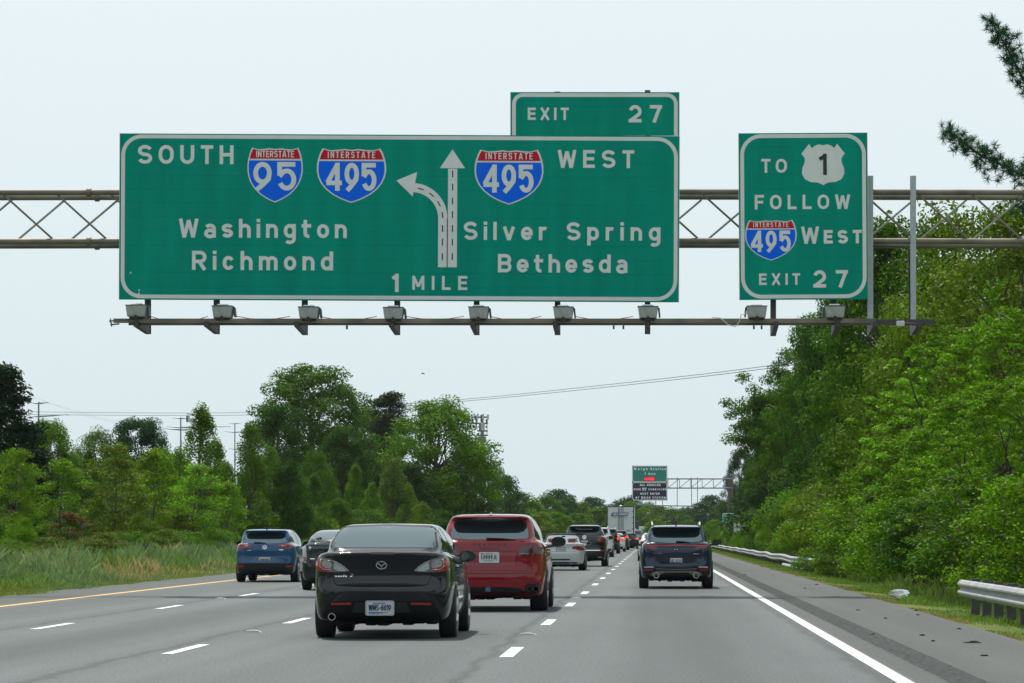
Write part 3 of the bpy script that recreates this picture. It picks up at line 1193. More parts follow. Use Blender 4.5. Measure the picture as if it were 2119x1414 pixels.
arrow_parts()
for i, (px, py) in enumerate(((270, 565), (288, 601), (287, 608))):             # chips in the sheeting
    a, b = big.u(px), big.v(py)
    mesh_obj('chip', [(a - .02, -.0075, b - .02), (a + .016, -.0075, b - .012), (a + .024, -.0075, b + .022), (a - .01, -.0075, b + .026)], [(0, 1, 2, 3)], M_SWH, big.t)

tab = Sign('exit_sign', 'small green EXIT 27 panel standing on top of the wide overhead sign', 1057, 1405, 190.5, 280.5, .0005)
tab.t.location.y += .012
tab.border(r=.2, open_bottom=True)
tab.text('EXIT', 1092, 1177, 248.5, 25.5, .2)
tab.text('27', 1301, 1370, 253.5, 36, .2)

nar = Sign('guide_sign', 'narrow tall green overhead sign reading TO 1 FOLLOW 495 WEST EXIT 27', 1531, 1796, 276, 621, -.006)
nar.border()
nar.text('TO', 1577, 1630, 358.5, 29, .19)
nar.text('FOLLOW', 1563, 1760, 434, 30, .19)
nar.text('WEST', 1659, 1784, 505.5, 35.5, .18, small=.79)
nar.text('EXIT', 1571, 1656, 590.5, 24, .2)
nar.text('27', 1683, 1755, 596.5, 36, .2)
nar.shield(1596, 456, 107, 84, '495', 1554, 1637, 522, 44, .165)
us = [(0, 3), (9, 1), (17, 4), (23, 9), (29, 0), (40, 14), (45, 20), (38, 30), (38, 38), (43, 50), (44, 62), (38, 73), (26, 79), (12, 80), (4, 83), (0, 86)]
us = [(1705 + a * 1.0, 299 + b) for a, b in us] + [(1705 - a, 299 + b) for a, b in us[1:-1]][::-1]
ush = nar.shape('route_shield', us, M_SWH)
nar.text('1', 1697.5, 1708.5, 363.5, 44, .17, material=M_SBLK, parent=ush, y=-.009)

# ============================================================ SECOND GANTRY (weigh station)
Y2 = 440.0
p2 = Y2 / F_PX


def q2(px, py, dy=0.0):
    return Vector(((px - VPX) * p2, dy, EYE + (VPY - py) * p2))


g2 = thing('sign_gantry', 'distant cantilever truss gantry reaching out from the right-hand trees', 'sign gantry', (0, Y2 + .5, 0))
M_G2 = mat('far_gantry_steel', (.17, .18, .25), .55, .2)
for nm, py in (('upper_chord', 991), ('lower_chord', 1010)):
    for dy in (-.05, .95):
        MB().tube([q2(1310, py, dy), q2(1516, py, dy)], .085, 8).build(nm, M_G2, g2, True)
for i in range(8):
    xx = 1312 + i * 23.5
    MB().tube([q2(xx, 991, -.05), q2(xx, 1010, -.05)], .05, 6).build('strut', M_G2, g2)
    MB().tube([q2(xx + 1, 1009, -.05), q2(xx + 22, 992, -.05)], .045, 6).build('brace', M_G2, g2)
for px in (1316, 1329, 1357, 1371, 1401.5, 1431, 1443.5):
    b = px > 1390
    MB().beam(q2(px, 988, -.4), q2(px, 1050, -.4), .10, .1).build('hanger', M_G2, g2)
MB().beam(q2(1312, 1046, -1.2), q2(1446, 1048, -1.2), .14, .14).build('light_rail', M_G2, g2)
for px in (1329, 1357, 1401.5, 1443.5):
    MB().beam(q2(px, 1047, -1.2), q2(px, 1048, -.4), .10, .1).build('bracket', M_G2, g2)
MB().tube([q2(1512, 985, .45), (q2(1512, 985).x, .45, -1.5)], .36, 16).build('post', mat('brown_post', (.075, .065, .06), .7), g2, True)
for px in (1321, 1349):
    tl = thing('sign_light', 'tiny pale floodlight under the %s half of the distant weigh station sign' % ('left' if px < 1330 else 'right'), 'sign light', (q2(px, 1044).x, Y2 - .75, q2(px, 1044).z), 'floodlights below the weigh station sign')
    MB().box(-.25, .25, -.2, .2, -.12, .12, .05).build('housing', mat('lamp_housing', (.4, .43, .41)), tl)
    MB().box(-.27, .27, -.22, .22, .121, .15).build('rim', mat('lamp_rim2', (.6, .6, .6), .5), tl)
ws = thing('weigh_station_sign', 'distant square sign, green above and dark below, reading Weigh Station 1 MILE CLOSED', 'road sign', (q2(1308, 1036).x, Y2 - .2, q2(1308, 1036).z))
W2, H2 = 73 * p2, 72 * p2
M_G3 = mat('weigh_green', (.0, .20, .16), .45)
M_N3 = mat('weigh_navy', (.008, .010, .045), .5)
zc = H2 * (1 - 34 / 72)
MB().box(0, W2, 0, .12, zc + .001, H2).build('panel', M_G3, ws)
MB().box(0, W2, 0, .12, 0, zc - .001).build('panel', M_N3, ws)
for a, b in ((.0, zc), (zc, H2)):
    vs, fs = ribbon(rrect(.07, W2 - .07, a + .07, b - .06, .3), .10)
    mesh_obj('border', [(u, -.012, v) for u, v in vs], fs, M_SWH, ws)


def w2(txt, xl, xr, yb, cap, t=.2, m=None, small=None, wf=1.0):
    return text_on('lettering', txt, (xl - 1308) * p2, -.03, (1036 - yb) * p2, cap * p2, t + .03, m or mat('sign_bright_white', (.8, .82, .82), .5), ws, width=(xr - xl) * p2, small=small, wf=wf)


w2('Weigh', 1312, 1340, 973.2, 5.0)
w2('Station', 1345.5, 1378, 973.2, 5.0)
w2('1', 1334, 1336, 983, 5.2)
w2('MILE', 1342, 1356, 983, 4.3, small=.85)
MB().box((1332.5 - 1308) * p2, (1356 - 1308) * p2, -.05, -.001, (1036 - 996) * p2, (1036 - 987) * p2).build('lamp_panel', mat('led_panel', (.25, .004, .01), .5), ws)
text_on('lit_lettering', 'CLOSED', (1333.8 - 1308) * p2, -.06, (1036 - 994) * p2, 5.2 * p2, .2, mat('led_red', (1.0, .03, .06), .5, emit=1.6), ws, width=20.5 * p2)
w2('ALL VEHICLES', 1324, 1367, 1006, 4.4, .2)
w2('OVER', 1311, 1326, 1015, 4.0, .2)
w2('5T', 1329, 1338, 1016, 6.2, .18)
w2('GVWR/GCWR', 1342, 1379, 1015, 4.0, .2, wf=.8)
w2('MUST ENTER', 1325, 1365, 1024, 4.2, .2)
w2('AT WEIGH STATION', 1315, 1377, 1032.3, 4.4, .2, wf=.9)

# small signs half buried in the right-hand bushes
Y3 = 360.0
p3 = Y3 / F_PX
t3 = thing('guide_sign', 'small teal roadside sign half hidden by bushes below the distant gantry post', 'road sign', ((1495 - VPX) * p3, Y3, EYE + (VPY - 1082) * p3))
t3.scale = (1.2, 1.2, 1.2)
MB().box(0, 1.35, 0, .05, 0, .92).build('panel', mat('teal_sign', (.0, .19, .17), .5), t3)
vs, fs = ribbon(rrect(.03, 1.32, .03, .89, .12), .05)
mesh_obj('border', [(a, -.006, b) for a, b in vs], fs, M_SWH, t3)
text_on('lettering', 'DIREC', .14, -.008, .58, .2, .2, M_SWH, t3, width=1.05)
text_on('lettering', 'LT', .4, -.008, .24, .2, .2, M_SWH, t3, width=.42)
MB().box(.2, .28, .051, .11, -3.0, .85).box(1.05, 1.13, .051, .11, -3.0, .85).build('post', M_GALV, t3)
Y4 = 250.0
p4 = Y4 / F_PX
t4 = thing('damaged_sign', 'blank white board standing among the green bushes behind the far guardrail', 'sign board', ((1518 - VPX) * p4, Y4, EYE + (VPY - 1101) * p4))
MB().prism([(a * 1.2, b * 1.15) for a, b in [(0, 0), (.25, -.05), (.5, .02), (.9, .03), (.97, .2), (1.0, .55), (.8, .52), (.62, .57), (.3, .6), (.02, .62)]], 0, .03).build('board', mat('old_white_board', (.5, .52, .53), .6, noise=(5, .15)), t4)
MB().prism([(.5, .43), (.7, .46), (.77, .74), (.6, .8)], -.02, -.005).build('rust_patch', mat('rust_orange', (.3, .11, .03), .8), t4)
MB().box(.12, .2, .031, .1, -2.2, .55).box(.98, 1.05, .031, .1, -2.2, .5).build('post', M_GALV, t4)
# ============================================================ VEHICLES
def chaikin(p, n=1, closed=True):
    for _ in range(n):
        q = []
        m = len(p)
        for i in range(m if closed else m - 1):
            a, b = p[i], p[(i + 1) % m]
            q += [(a[0] * .75 + b[0] * .25, a[1] * .75 + b[1] * .25), (a[0] * .25 + b[0] * .75, a[1] * .25 + b[1] * .75)]
        if not closed:
            q = [p[0]] + q + [p[-1]]
        p = q
    return p


def sdf_poly(px, py, poly):
    d = None
    s = None
    n = len(poly)
    for i in range(n):
        ax, ay = poly[i]
        bx, by = poly[(i + 1) % n]
        ex, ey = bx - ax, by - ay
        L = ex * ex + ey * ey
        if L < 1e-12:
            continue
        wx, wy = px - ax, py - ay
        t = np.clip((wx * ex + wy * ey) / L, 0, 1)
        dd = (wx - ex * t) ** 2 + (wy - ey * t) ** 2
        d = dd if d is None else np.minimum(d, dd)
        if ey != 0:
            c = ((ay > py) != (by > py)) & (px < ex * (py - ay) / ey + ax)
            s = c if s is None else (s ^ c)
    return np.where(s, -np.sqrt(d), np.sqrt(d))


def smax(a, b, k):
    h = np.maximum(k - np.abs(a - b), 0) / k
    return np.maximum(a, b) + h * h * k * .25


def smin(a, b, k):
    return -smax(-a, -b, k)


def surface_nets(Fv, xs, ys_, zs):
    nx_, ny, nz = Fv.shape
    neg = Fv < 0
    acc = np.zeros((nx_ - 1, ny - 1, nz - 1, 3))
    cnt = np.zeros((nx_ - 1, ny - 1, nz - 1))
    h = (xs[1] - xs[0], ys_[1] - ys_[0], zs[1] - zs[0])
    for ax in range(3):
        sl0 = [slice(None)] * 3
        sl1 = [slice(None)] * 3
        sl0[ax], sl1[ax] = slice(0, -1), slice(1, None)
        f0, f1 = Fv[tuple(sl0)], Fv[tuple(sl1)]
        cr = (f0 < 0) != (f1 < 0)
        t = np.where(cr, f0 / np.where(cr, f0 - f1, 1), 0)
        o = [a for a in range(3) if a != ax]
        for da in (0, 1):
            for db in (0, 1):
                s = [None] * 3
                s[ax] = slice(None)
                for a, d in ((o[0], da), (o[1], db)):
                    s[a] = slice(d, Fv.shape[a] - 1 + d)
                c = cr[tuple(s)]
                tt = t[tuple(s)]
                cnt += c
                acc[..., ax] += np.where(c, tt, 0)
                acc[..., o[0]] += np.where(c, da, 0)
                acc[..., o[1]] += np.where(c, db, 0)
    act = cnt > 0
    idx = -np.ones(act.shape, dtype=np.int64)
    I = np.argwhere(act)
    idx[act] = np.arange(len(I))
    loc = acc[act] / cnt[act][:, None]
    V = np.array([xs[0], ys_[0], zs[0]]) + (I + loc) * np.array(h)
    faces = []
    for ax in range(3):
        o = [a for a in range(3) if a != ax]
        sl0 = [slice(None)] * 3
        sl1 = [slice(None)] * 3
        sl0[ax], sl1[ax] = slice(0, -1), slice(1, None)
        cr = neg[tuple(sl0)] != neg[tuple(sl1)]
        s0 = neg[tuple(sl0)]
        E = np.argwhere(cr)
        ok = (E[:, o[0]] > 0) & (E[:, o[1]] > 0) & (E[:, o[0]] < Fv.shape[o[0]] - 1) & (E[:, o[1]] < Fv.shape[o[1]] - 1)
        E = E[ok]
        fl = s0[E[:, 0], E[:, 1], E[:, 2]]

        def cell(da, db):
            c = E.copy()
            c[:, o[0]] -= da
            c[:, o[1]] -= db
            return idx[c[:, 0], c[:, 1], c[:, 2]]
        q = np.stack([cell(1, 1), cell(0, 1), cell(0, 0), cell(1, 0)], 1)
        if ax == 1:
            fl = ~fl
        q[~fl] = q[~fl][:, ::-1]
        faces.append(q)
    return V, np.concatenate(faces)


M_GLASS = mat('car_glass', (.012, .016, .018), .03, ior=1.75)
M_GLASS2 = mat('car_glass_pale', (.014, .028, .033), .03, ior=2.5)
M_TYRE = mat('tyre_rubber', (.018, .018, .02), .75, noise=(20, .2))
M_RIM = mat('alloy_rim', (.35, .36, .37), .3, .8)
M_BLKP = mat('black_plastic', (.008, .009, .010), .5, spec=.3)
for _g in (M_GLASS, M_GLASS2):                          # tinted panes
    _g.node_tree.nodes['Principled BSDF'].inputs['Specular Tint'].default_value = (.74, .94, 1.0, 1)
M_UNDER = mat('underbody', (.012, .012, .012), .8)
M_CHROME = mat('chrome', (.75, .77, .8), .08, 1.0)
M_REDL = mat('tail_red', (.33, .008, .012), .12, coat=.6)
M_DREDL = mat('tail_dark_red', (.07, .006, .012), .1, coat=.6)
M_CLEARL = mat('tail_clear', (.42, .45, .46), .15, coat=.5, noise=(60, .35))
M_LIT = mat('brake_lit', (1.0, .05, .02), .3, emit=.9)
M_SEAM = mat('panel_gap', (.004, .004, .004), .8)
M_PLATE = mat('plate_white', (.52, .55, .56), .4)
M_PTXT = mat('plate_ink', (.015, .03, .08), .5)


def densify(pts, step=.03):
    out = []
    n = len(pts)
    for i in range(n):
        a, b = pts[i], pts[(i + 1) % n]
        d = math.dist(a, b)
        k = max(1, int(d / step))
        for j in range(k):
            out.append((a[0] + (b[0] - a[0]) * j / k, a[1] + (b[1] - a[1]) * j / k))
    return out


class Car:
    def __init__(s, name, label, cat, x, y, paint, spec, h=.03, group=None, yaw=0.0):
        s.root = thing(name, label, cat, (x, y, 0), group, yaw)
        s.sp = spec
        s.paint = paint
        s.body_mesh(h)

    # ---------------- body
    def f(s, X, Y, Z):
        sp = s.sp
        c = s._polys
        AX = np.abs(X)
        lo = smax(smax(sdf_poly(Y, Z, c['side_low']), sdf_poly(AX, Z, c['rear_low']), sp.get('k1', .09)), sdf_poly(AX, Y, c['plan_low']), sp.get('k2', .10))
        if 'side_green' in c:
            gr = smax(smax(sdf_poly(Y, Z, c['side_green']), sdf_poly(AX, Z, c['rear_green']), sp.get('k3', .10)), sdf_poly(AX, Y, c['plan_green']), sp.get('k4', .08))
            b = smin(lo, gr, sp.get('kj', .05))
        else:
            b = lo
        for cut in sp.get('cuts', ()):           # box recess x0,x1,y0,y1,z0,z1
            x0, x1, y0, y1, z0, z1 = cut
            q = np.maximum(np.maximum(np.maximum(x0 - AX, AX - x1), np.maximum(y0 - Y, Y - y1)), np.maximum(z0 - Z, Z - z1))
            b = smax(b, -q, .03)
        ra = sp['R'] + .05
        for wy in sp['axles']:
            cyl = np.sqrt((Y - wy) ** 2 + (Z - sp['R']) ** 2) - ra
            arch = np.maximum(cyl, (sp['W'] / 2 - .36) - AX)
            b = smax(b, -arch, .02)
        return b

    def body_mesh(s, h):
        sp = s.sp
        s._polys = {k: chaikin(sp[k], 2) for k in ('side_low', 'rear_low', 'plan_low', 'side_green', 'rear_green', 'plan_green') if k in sp}
        W, L, H = sp['W'], sp['L'], sp['H']
        xs = np.arange(-W / 2 - 3 * h, W / 2 + 3.5 * h, h)
        ysx = np.arange(-3 * h, L + 3.5 * h, h)
        zs = np.arange(.1, H + 3.5 * h, h)
        Fv = s.f(xs[:, None, None], ysx[None, :, None], zs[None, None, :])
        V, Fc = surface_nets(np.asarray(Fv), xs, ysx, zs)
        e = .004
        for _ in range(2):                       # settle the vertices on the exact surface
            x, y, z = V[:, 0], V[:, 1], V[:, 2]
            f0 = s.f(x, y, z)
            g = np.stack([s.f(x + e, y, z) - f0, s.f(x, y + e, z) - f0, s.f(x, y, z + e) - f0], 1) / e
            n2 = np.maximum((g * g).sum(1), .25)
            st = np.clip(f0 / n2, -h, h)
            V = V - g * st[:, None]
        s.V, s.F = V, Fc
        me = bpy.data.meshes.new('body')
        me.from_pydata(V.tolist(), [], Fc.tolist())
        me.polygons.foreach_set('use_smooth', [True] * len(me.polygons))
        me.materials.append(s.paint)
        me.update()
        s.body = link(bpy.data.objects.new('body', me), s.root)
        s.bvh = BVHTree.FromPolygons([tuple(v) for v in V], [tuple(q) for q in Fc])

    def proj(s, a, b, side, off):
        if side == 'rear':
            o, d = Vector((a, -1, b)), Vector((0, 1, 0))
        elif side == 'top':
            o, d = Vector((a, b, 4)), Vector((0, 0, -1))
        elif side == 'front':
            o, d = Vector((a, s.sp['L'] + 1, b)), Vector((0, -1, 0))
        else:
            sg = 1 if side == 'right' else -1
            o, d = Vector((sg * 3, a, b)), Vector((-sg, 0, 0))
        hit, nrm, _, _ = s.bvh.ray_cast(o, d)
        if hit is None:
            near, nrm, _, _ = s.bvh.find_nearest(o + d * (1.6 if side == 'rear' else 2.2))
            hit = near
        if nrm.dot(d) > 0:
            nrm = -nrm
        return hit + nrm * off

    def patch(s, name, outline, material, side='rear', off=.004, parent=None, smooth=1, step=.05, y_flat=None):
        pts = chaikin(outline, smooth) if smooth else outline
        pts = densify(pts, step)
        n = len(pts)
        xs = [p[0] for p in pts]
        zs = [p[1] for p in pts]
        inner = []
        a = min(xs) + step / 2
        arr = np.array(pts)
        while a < max(xs):
            b = min(zs) + step / 2
            while b < max(zs):
                d = sdf_poly(np.array([a]), np.array([b]), pts)[0]
                if d < -step * .35:
                    inner.append((a, b))
                b += step
            a += step
        co = [Vector(p) for p in pts + inner]
        vv, _, ff, _, _, _ = delaunay_2d_cdt(co, [(i, (i + 1) % n) for i in range(n)], [tuple(range(n))], 1, 1e-5)
        V3 = [s.proj(p.x, p.y, side, off) for p in vv]
        # a thin return edge so the piece has a thickness
        return mesh_obj(name, V3, ff, material, parent or s.root, True)

    def both(s, name, outline, material, side='rear', off=.004, parent=None, **kw):
        """mirrored pair: rear outlines with x>0, or the two flanks"""
        if side == 'rear':
            pa = parent if isinstance(parent, (list, tuple)) else (parent, parent)
            a = s.patch(name, outline, material, 'rear', off, pa[0], **kw)
            b = s.patch(name, [(-p[0], p[1]) for p in outline][::-1], material, 'rear', off, pa[1], **kw)
            return a, b
        return s.patch(name, outline, material, 'right', off, parent, **kw), s.patch(name, outline, material, 'left', off, parent, **kw)

    def line(s, name, pts, w, material=None, side='rear', off=.003, parent=None, closed=False):
        p2 = []
        for i in range(len(pts) - 1):
            d = max(1, int(math.dist(pts[i], pts[i + 1]) / .04))
            p2 += [(pts[i][0] + (pts[i + 1][0] - pts[i][0]) * k / d, pts[i][1] + (pts[i + 1][1] - pts[i][1]) * k / d) for k in range(d)]
        p2.append(pts[-1])
        vs, fs = ribbon(p2 + (['c'] if closed else []), w)
        return mesh_obj(name, [s.proj(a, b, side, off) for a, b in vs], fs, material or M_SEAM, parent or s.root, True)

    def text(s, txt, x, z, cap, t, material, width=None, off=.006, name='badge', wf=1.0, slant=0.0, track=.26, parent=None):
        out, w = layout(txt, cap, t, width, track, wf)
        mb = MB()
        for vs, fs, li in out:
            mb.add([s.proj(x - w / 2 + a + slant * b, z + b, 'rear', off + li * .001) for a, b in vs], fs)
        return mb.build(name, material, parent or s.root)

    # ---------------- fittings
    def wheels(s, tw=.215, rim_mat=None):
        sp = s.sp
        Rr = sp['R']
        for wy in sp['axles']:
            for sg in (1, -1):
                xo = sg * (sp['W'] / 2 - .012)
                xi = xo - sg * tw
                c = ((xo + xi) / 2, wy, Rr)
                hw = tw / 2
                rim = Rr * .66
                m = MB().lathe([(-hw * .3, .05), (-hw * .3, rim * .9), (-hw * .95, rim), (hw * .95, rim), (hw * .55, rim * .92), (hw * .45, rim * .5), (hw * .62, .06), (hw * .62, .0)], 30, 'x')
                for k in range(5):
                    a = 2 * math.pi * k / 5
                    p = Vector((sg * hw * .72, math.cos(a) * .05, math.sin(a) * .05))
                    q = Vector((sg * hw * .8, math.cos(a) * rim * .93, math.sin(a) * rim * .93))
                    m.tube([p, q], [.05, .035], 6)
                w = m.build('wheel', rim_mat or M_RIM, s.root, True)
                w.location = c
                t = MB().lathe([(-hw * .9, rim), (-hw, rim * 1.12), (-hw, Rr * .93), (-hw * .86, Rr * .985), (-hw * .5, Rr), (-hw * .48, Rr - .007), (-hw * .40, Rr - .007), (-hw * .38, Rr), (-hw * .05, Rr), (-hw * .04, Rr - .008), (hw * .04, Rr - .008), (hw * .05, Rr), (hw * .38, Rr), (hw * .40, Rr - .007), (hw * .48, Rr - .007), (hw * .5, Rr), (hw * .86, Rr * .985), (hw, Rr * .93), (hw, rim * 1.12), (hw * .9, rim)], 40, 'x')
                t.build('tyre', M_TYRE, w, True)

    def under(s, z0=.17, w=None, seed=1):
        sp = s.sp
        w = w or sp['W'] * .8
        rr = random.Random(seed)
        m = MB()
        m.box(-w / 2, w / 2, .35, sp['L'] - .3, z0 + .03, z0 + .16, .03)
        for k in range(9):                                        # tanks, arms, shields: an uneven lower edge
            x = -w / 2 + w * (k + .5) / 9
            m.box(x - w / 18 * .95, x + w / 18 * .95, .22 + rr.random() * .3, 1.2 + rr.random(), z0 + rr.uniform(-.012, .022), z0 + .1, .015)
        m.tube([(-w * .3, .3, z0 + .05), (-w * .3, 1.4, z0 + .04)], .055, 8)
        for wy in sp['axles']:
            m.tube([(-w / 2, wy, sp['R']), (-.3, wy, z0 + .07), (.3, wy, z0 + .07), (w / 2, wy, sp['R'])], .045, 7)
        m.build('underbody', M_UNDER, s.root)

    def plate(s, txt, x, z, w=.305, hh=.155, off=.02, ink=None, decor=None, frame=None, tilt=0.0, cap=None):
        c = s.proj(x, z, 'rear', 0)
        y = c.y - off
        vs = [(x + a, y, z + b) for a, b in rrect(-w / 2, w / 2, -hh / 2, hh / 2, .014, 3)[:-1]]
        m = MB()
        loop = [(a, b) for a, _, b in vs]
        m.prism(loop, y, y + off + .03)
        o = m.build('license_plate', M_PLATE, s.root)
        cap = cap or hh * .46
        if txt:
            text_on('lettering', txt, x, y - .001, z - hh * .2, cap, .17, ink or M_PTXT, o, width=w * .84, center=True, depth=.002, wf=.62)
        if frame:
            fs_ = rrect(x - w / 2 - .004, x + w / 2 + .004, z - hh / 2 - .004, z + hh / 2 + .004, .016, 3)
            v2, f2 = ribbon(fs_, .016)
            mesh_obj('plate_frame', [(a, y - .006, b) for a, b in v2], f2, frame, o)
        if decor:
            for (a0, a1, b0, b1, mt) in decor:
                mesh_obj('plate_print', [(x + a0 * w, y - .0035, z + b0 * hh), (x + a1 * w, y - .0035, z + b0 * hh), (x + a1 * w, y - .0035, z + b1 * hh), (x + a0 * w, y - .0035, z + b1 * hh)], [(0, 1, 2, 3)], mt, o)
        return o

    def mirrors(s, x, y, z, material, w=.24, hgt=.16):
        for sg in (1, -1):
            prof = chaikin([(0, -hgt * .45), (w * .75, -hgt * .42), (w, -hgt * .1), (w * .95, hgt * .3), (w * .6, hgt * .52), (0, hgt * .4)], 2)
            m = MB()
            pr = [(sg * (x + a), z + b) for a, b in prof]
            n = len(pr)
            cx = sum(p[0] for p in pr) / n
            cz = sum(p[1] for p in pr) / n
            rings = [(y, 1.0), (y + .05, 1.0), (y + .11, .8), (y + .15, .45)]
            vs = [(cx + (p[0] - cx) * k, yy, cz + (p[1] - cz) * k) for yy, k in rings for p in pr]
            fs = [(i + r * n, (i + 1) % n + r * n, (i + 1) % n + (r + 1) * n, i + (r + 1) * n) for r in range(3) for i in range(n)]
            fs += [tuple(range(n)), tuple(range(3 * n, 4 * n))]
            m.add(vs, fs)
            m.tube([(sg * (x - .12), y + .08, z - hgt * .42), (sg * (x + .04), y + .07, z - hgt * .3)], .028, 7)
            o = m.build('wing_mirror', material, s.root, True)
            g = [(cx + (p[0] - cx) * .86, y - .003, cz + (p[1] - cz) * .86) for p in pr]
            mesh_obj('mirror_glass', g, [tuple(range(n))], M_GLASS, o)

    def side_glass(s, outline, pillars=(), off=.003):
        for sd in ('right', 'left'):
            w = s.patch('side_window', outline, M_GLASS, sd, off)
            for a, b, wd in pillars:
                s.line('pillar', [a, b], wd, M_BLKP, sd, off + .003, w)

    def fin(s, y, x=0.0, hgt=.09, material=None):
        z = s.proj(x, y, 'top', 0).z
        m = MB()
        m.prism([(y - .02, z - .01), (y + .03, z + hgt), (y + .06, z + hgt * .95), (y + .18, z - .01)], x - .018, x + .018, 'x')
        m.build('aerial', material or M_BLKP, s.root)

    def wiper(s, x0, x1, z, thick=.02, off=.02):
        a = s.proj(x0, z, 'rear', off)
        b = s.proj((x0 + x1) / 2, z - .003, 'rear', off)
        c = s.proj(x1, z - .012, 'rear', off * .6)
        MB().tube([a, b, c], [thick, thick * .7, thick * .3], 6).build('wiper', M_BLKP, s.root, True)

    def front_bits(s, ws, lamp):
        """windscreen and headlights, seen only from other viewpoints"""
        s.patch('windscreen', ws, M_GLASS, 'front', .004)
        s.patch('headlight', lamp, M_CLEARL, 'front', .005)
        s.patch('headlight', [(-a, b) for a, b in lamp][::-1], M_CLEARL, 'front', .005)

    def seams(s, zs, ys_, z0):
        for sd in ('right', 'left'):
            for y in ys_:
                s.line('door_seam', [(y, z0), (y + .02, z0 + .25), (y, zs)], .008, side=sd)
            for y in ys_[:-1]:
                a = s.proj(y + .12, zs - .1, sd, .015)
                b = s.proj(y + .32, zs - .09, sd, .015)
                MB().tube([a, b], .014, 6).build('door_handle', s.paint, s.root, True)


def paint(name, col, metal=.0, rough=.35):
    return mat(name, col, rough, metal, coat=1.0, noise=(220, .05) if metal else None, spec=.05)


def cz_at(xpx, y):
    return (xpx - VPX) * y / F_PX


# ---------------------------------------------------------------- archetype shapes (metres, rear at y=0, +y forward)
def sedan_spec(L=4.59, W=1.755, H=1.475, R_=.315, ax=(.98, 3.62)):
    k, w, g = L / 4.59, W / 1.755, H / 1.475
    Y = lambda p: [(a * k, b * g) for a, b in p]
    X = lambda p: [(a * w, b * g) for a, b in p]
    XY = lambda p: [(a * w, b * k) for a, b in p]
    return dict(L=L, W=W, H=H, R=R_, axles=ax,
                side_low=Y([(.16, .20), (.06, .27), (.0, .45), (-.035, .58), (-.03, .645), (.03, .668), (.10, .69), (.12, .80), (.10, .93), (.045, 1.045), (.03, 1.08), (.07, 1.10), (.30, 1.105), (.9, 1.075), (1.6, 1.02), (3.2, 1.0), (3.9, .93), (4.35, .80), (4.55, .62), (4.58, .42), (4.5, .2)]),
                rear_low=X([(-.5, .18), (.70, .18), (.80, .24), (.85, .40), (.875, .60), (.877, .72), (.862, .88), (.83, 1.0), (.76, 1.08), (.60, 1.12), (-.5, 1.13)]),
                plan_low=XY([(-.5, -.04), (.30, -.04), (.58, .03), (.76, .13), (.84, .34), (.872, .8), (.877, 1.4), (.877, 3.4), (.84, 3.95), (.68, 4.4), (.4, 4.57), (-.5, 4.59)]),
                side_green=Y([(.22, .95), (.30, 1.10), (.40, 1.155), (.70, 1.275), (1.05, 1.39), (1.35, 1.45), (1.8, 1.475), (2.2, 1.47), (2.6, 1.42), (3.0, 1.30), (3.75, .98), (3.7, .85), (.3, .85)]),
                rear_green=X([(-.5, .8), (.80, .8), (.79, 1.0), (.74, 1.12), (.665, 1.27), (.60, 1.38), (.55, 1.435), (.44, 1.46), (-.5, 1.478)]),
                plan_green=XY([(-.5, .2), (.40, .22), (.62, .32), (.72, .7), (.77, 1.3), (.78, 2.2), (.74, 3.1), (.62, 3.7), (-.5, 3.9)]))


def suv_spec(L=4.8, W=1.94, H=1.71, R_=.37, ax=(.98, 3.85), rake=1.0):
    k, w, g = L / 4.8, W / 1.94, H / 1.71
    Y = lambda p: [(a * k, b * g) for a, b in p]
    X = lambda p: [(a * w, b * g) for a, b in p]
    XY = lambda p: [(a * w, b * k) for a, b in p]
    return dict(L=L, W=W, H=H, R=R_, axles=ax, kj=.06,
                side_low=Y([(.20, .24), (.06, .28), (.01, .42), (-.01, .55), (.0, .66), (.045, .70), (.075, .80), (.07, .98), (.085, 1.12), (.13, 1.22), (.4, 1.25), (1.5, 1.22), (3.3, 1.13), (4.2, 1.02), (4.65, .82), (4.8, .55), (4.75, .24)]),
                rear_low=X([(-.5, .22), (.82, .22), (.90, .30), (.945, .50), (.97, .70), (.965, .92), (.93, 1.08), (.86, 1.20), (.76, 1.26), (-.5, 1.28)]),
                plan_low=XY([(-.5, -.01), (.40, -.01), (.70, .05), (.88, .20), (.95, .5), (.97, 1.0), (.97, 3.7), (.92, 4.25), (.74, 4.62), (.4, 4.78), (-.5, 4.8)]),
                side_green=Y([(.12, 1.05), (.14, 1.20), (.29, 1.38), (.47, 1.555), (.43, 1.575), (.24, 1.60), (.20, 1.625), (.30, 1.655), (.5, 1.685), (1.2, 1.712), (2.0, 1.71), (2.55, 1.64), (3.7, 1.1), (3.7, .9), (.15, .9)]),
                rear_green=X([(-.5, .8), (.90, .8), (.88, 1.1), (.82, 1.25), (.74, 1.45), (.68, 1.58), (.60, 1.67), (.45, 1.70), (-.5, 1.715)]),
                plan_green=XY([(-.5, .1), (.45, .12), (.68, .22), (.80, .55), (.86, 1.2), (.86, 2.4), (.8, 3.2), (.6, 3.9), (-.5, 4.1)]))


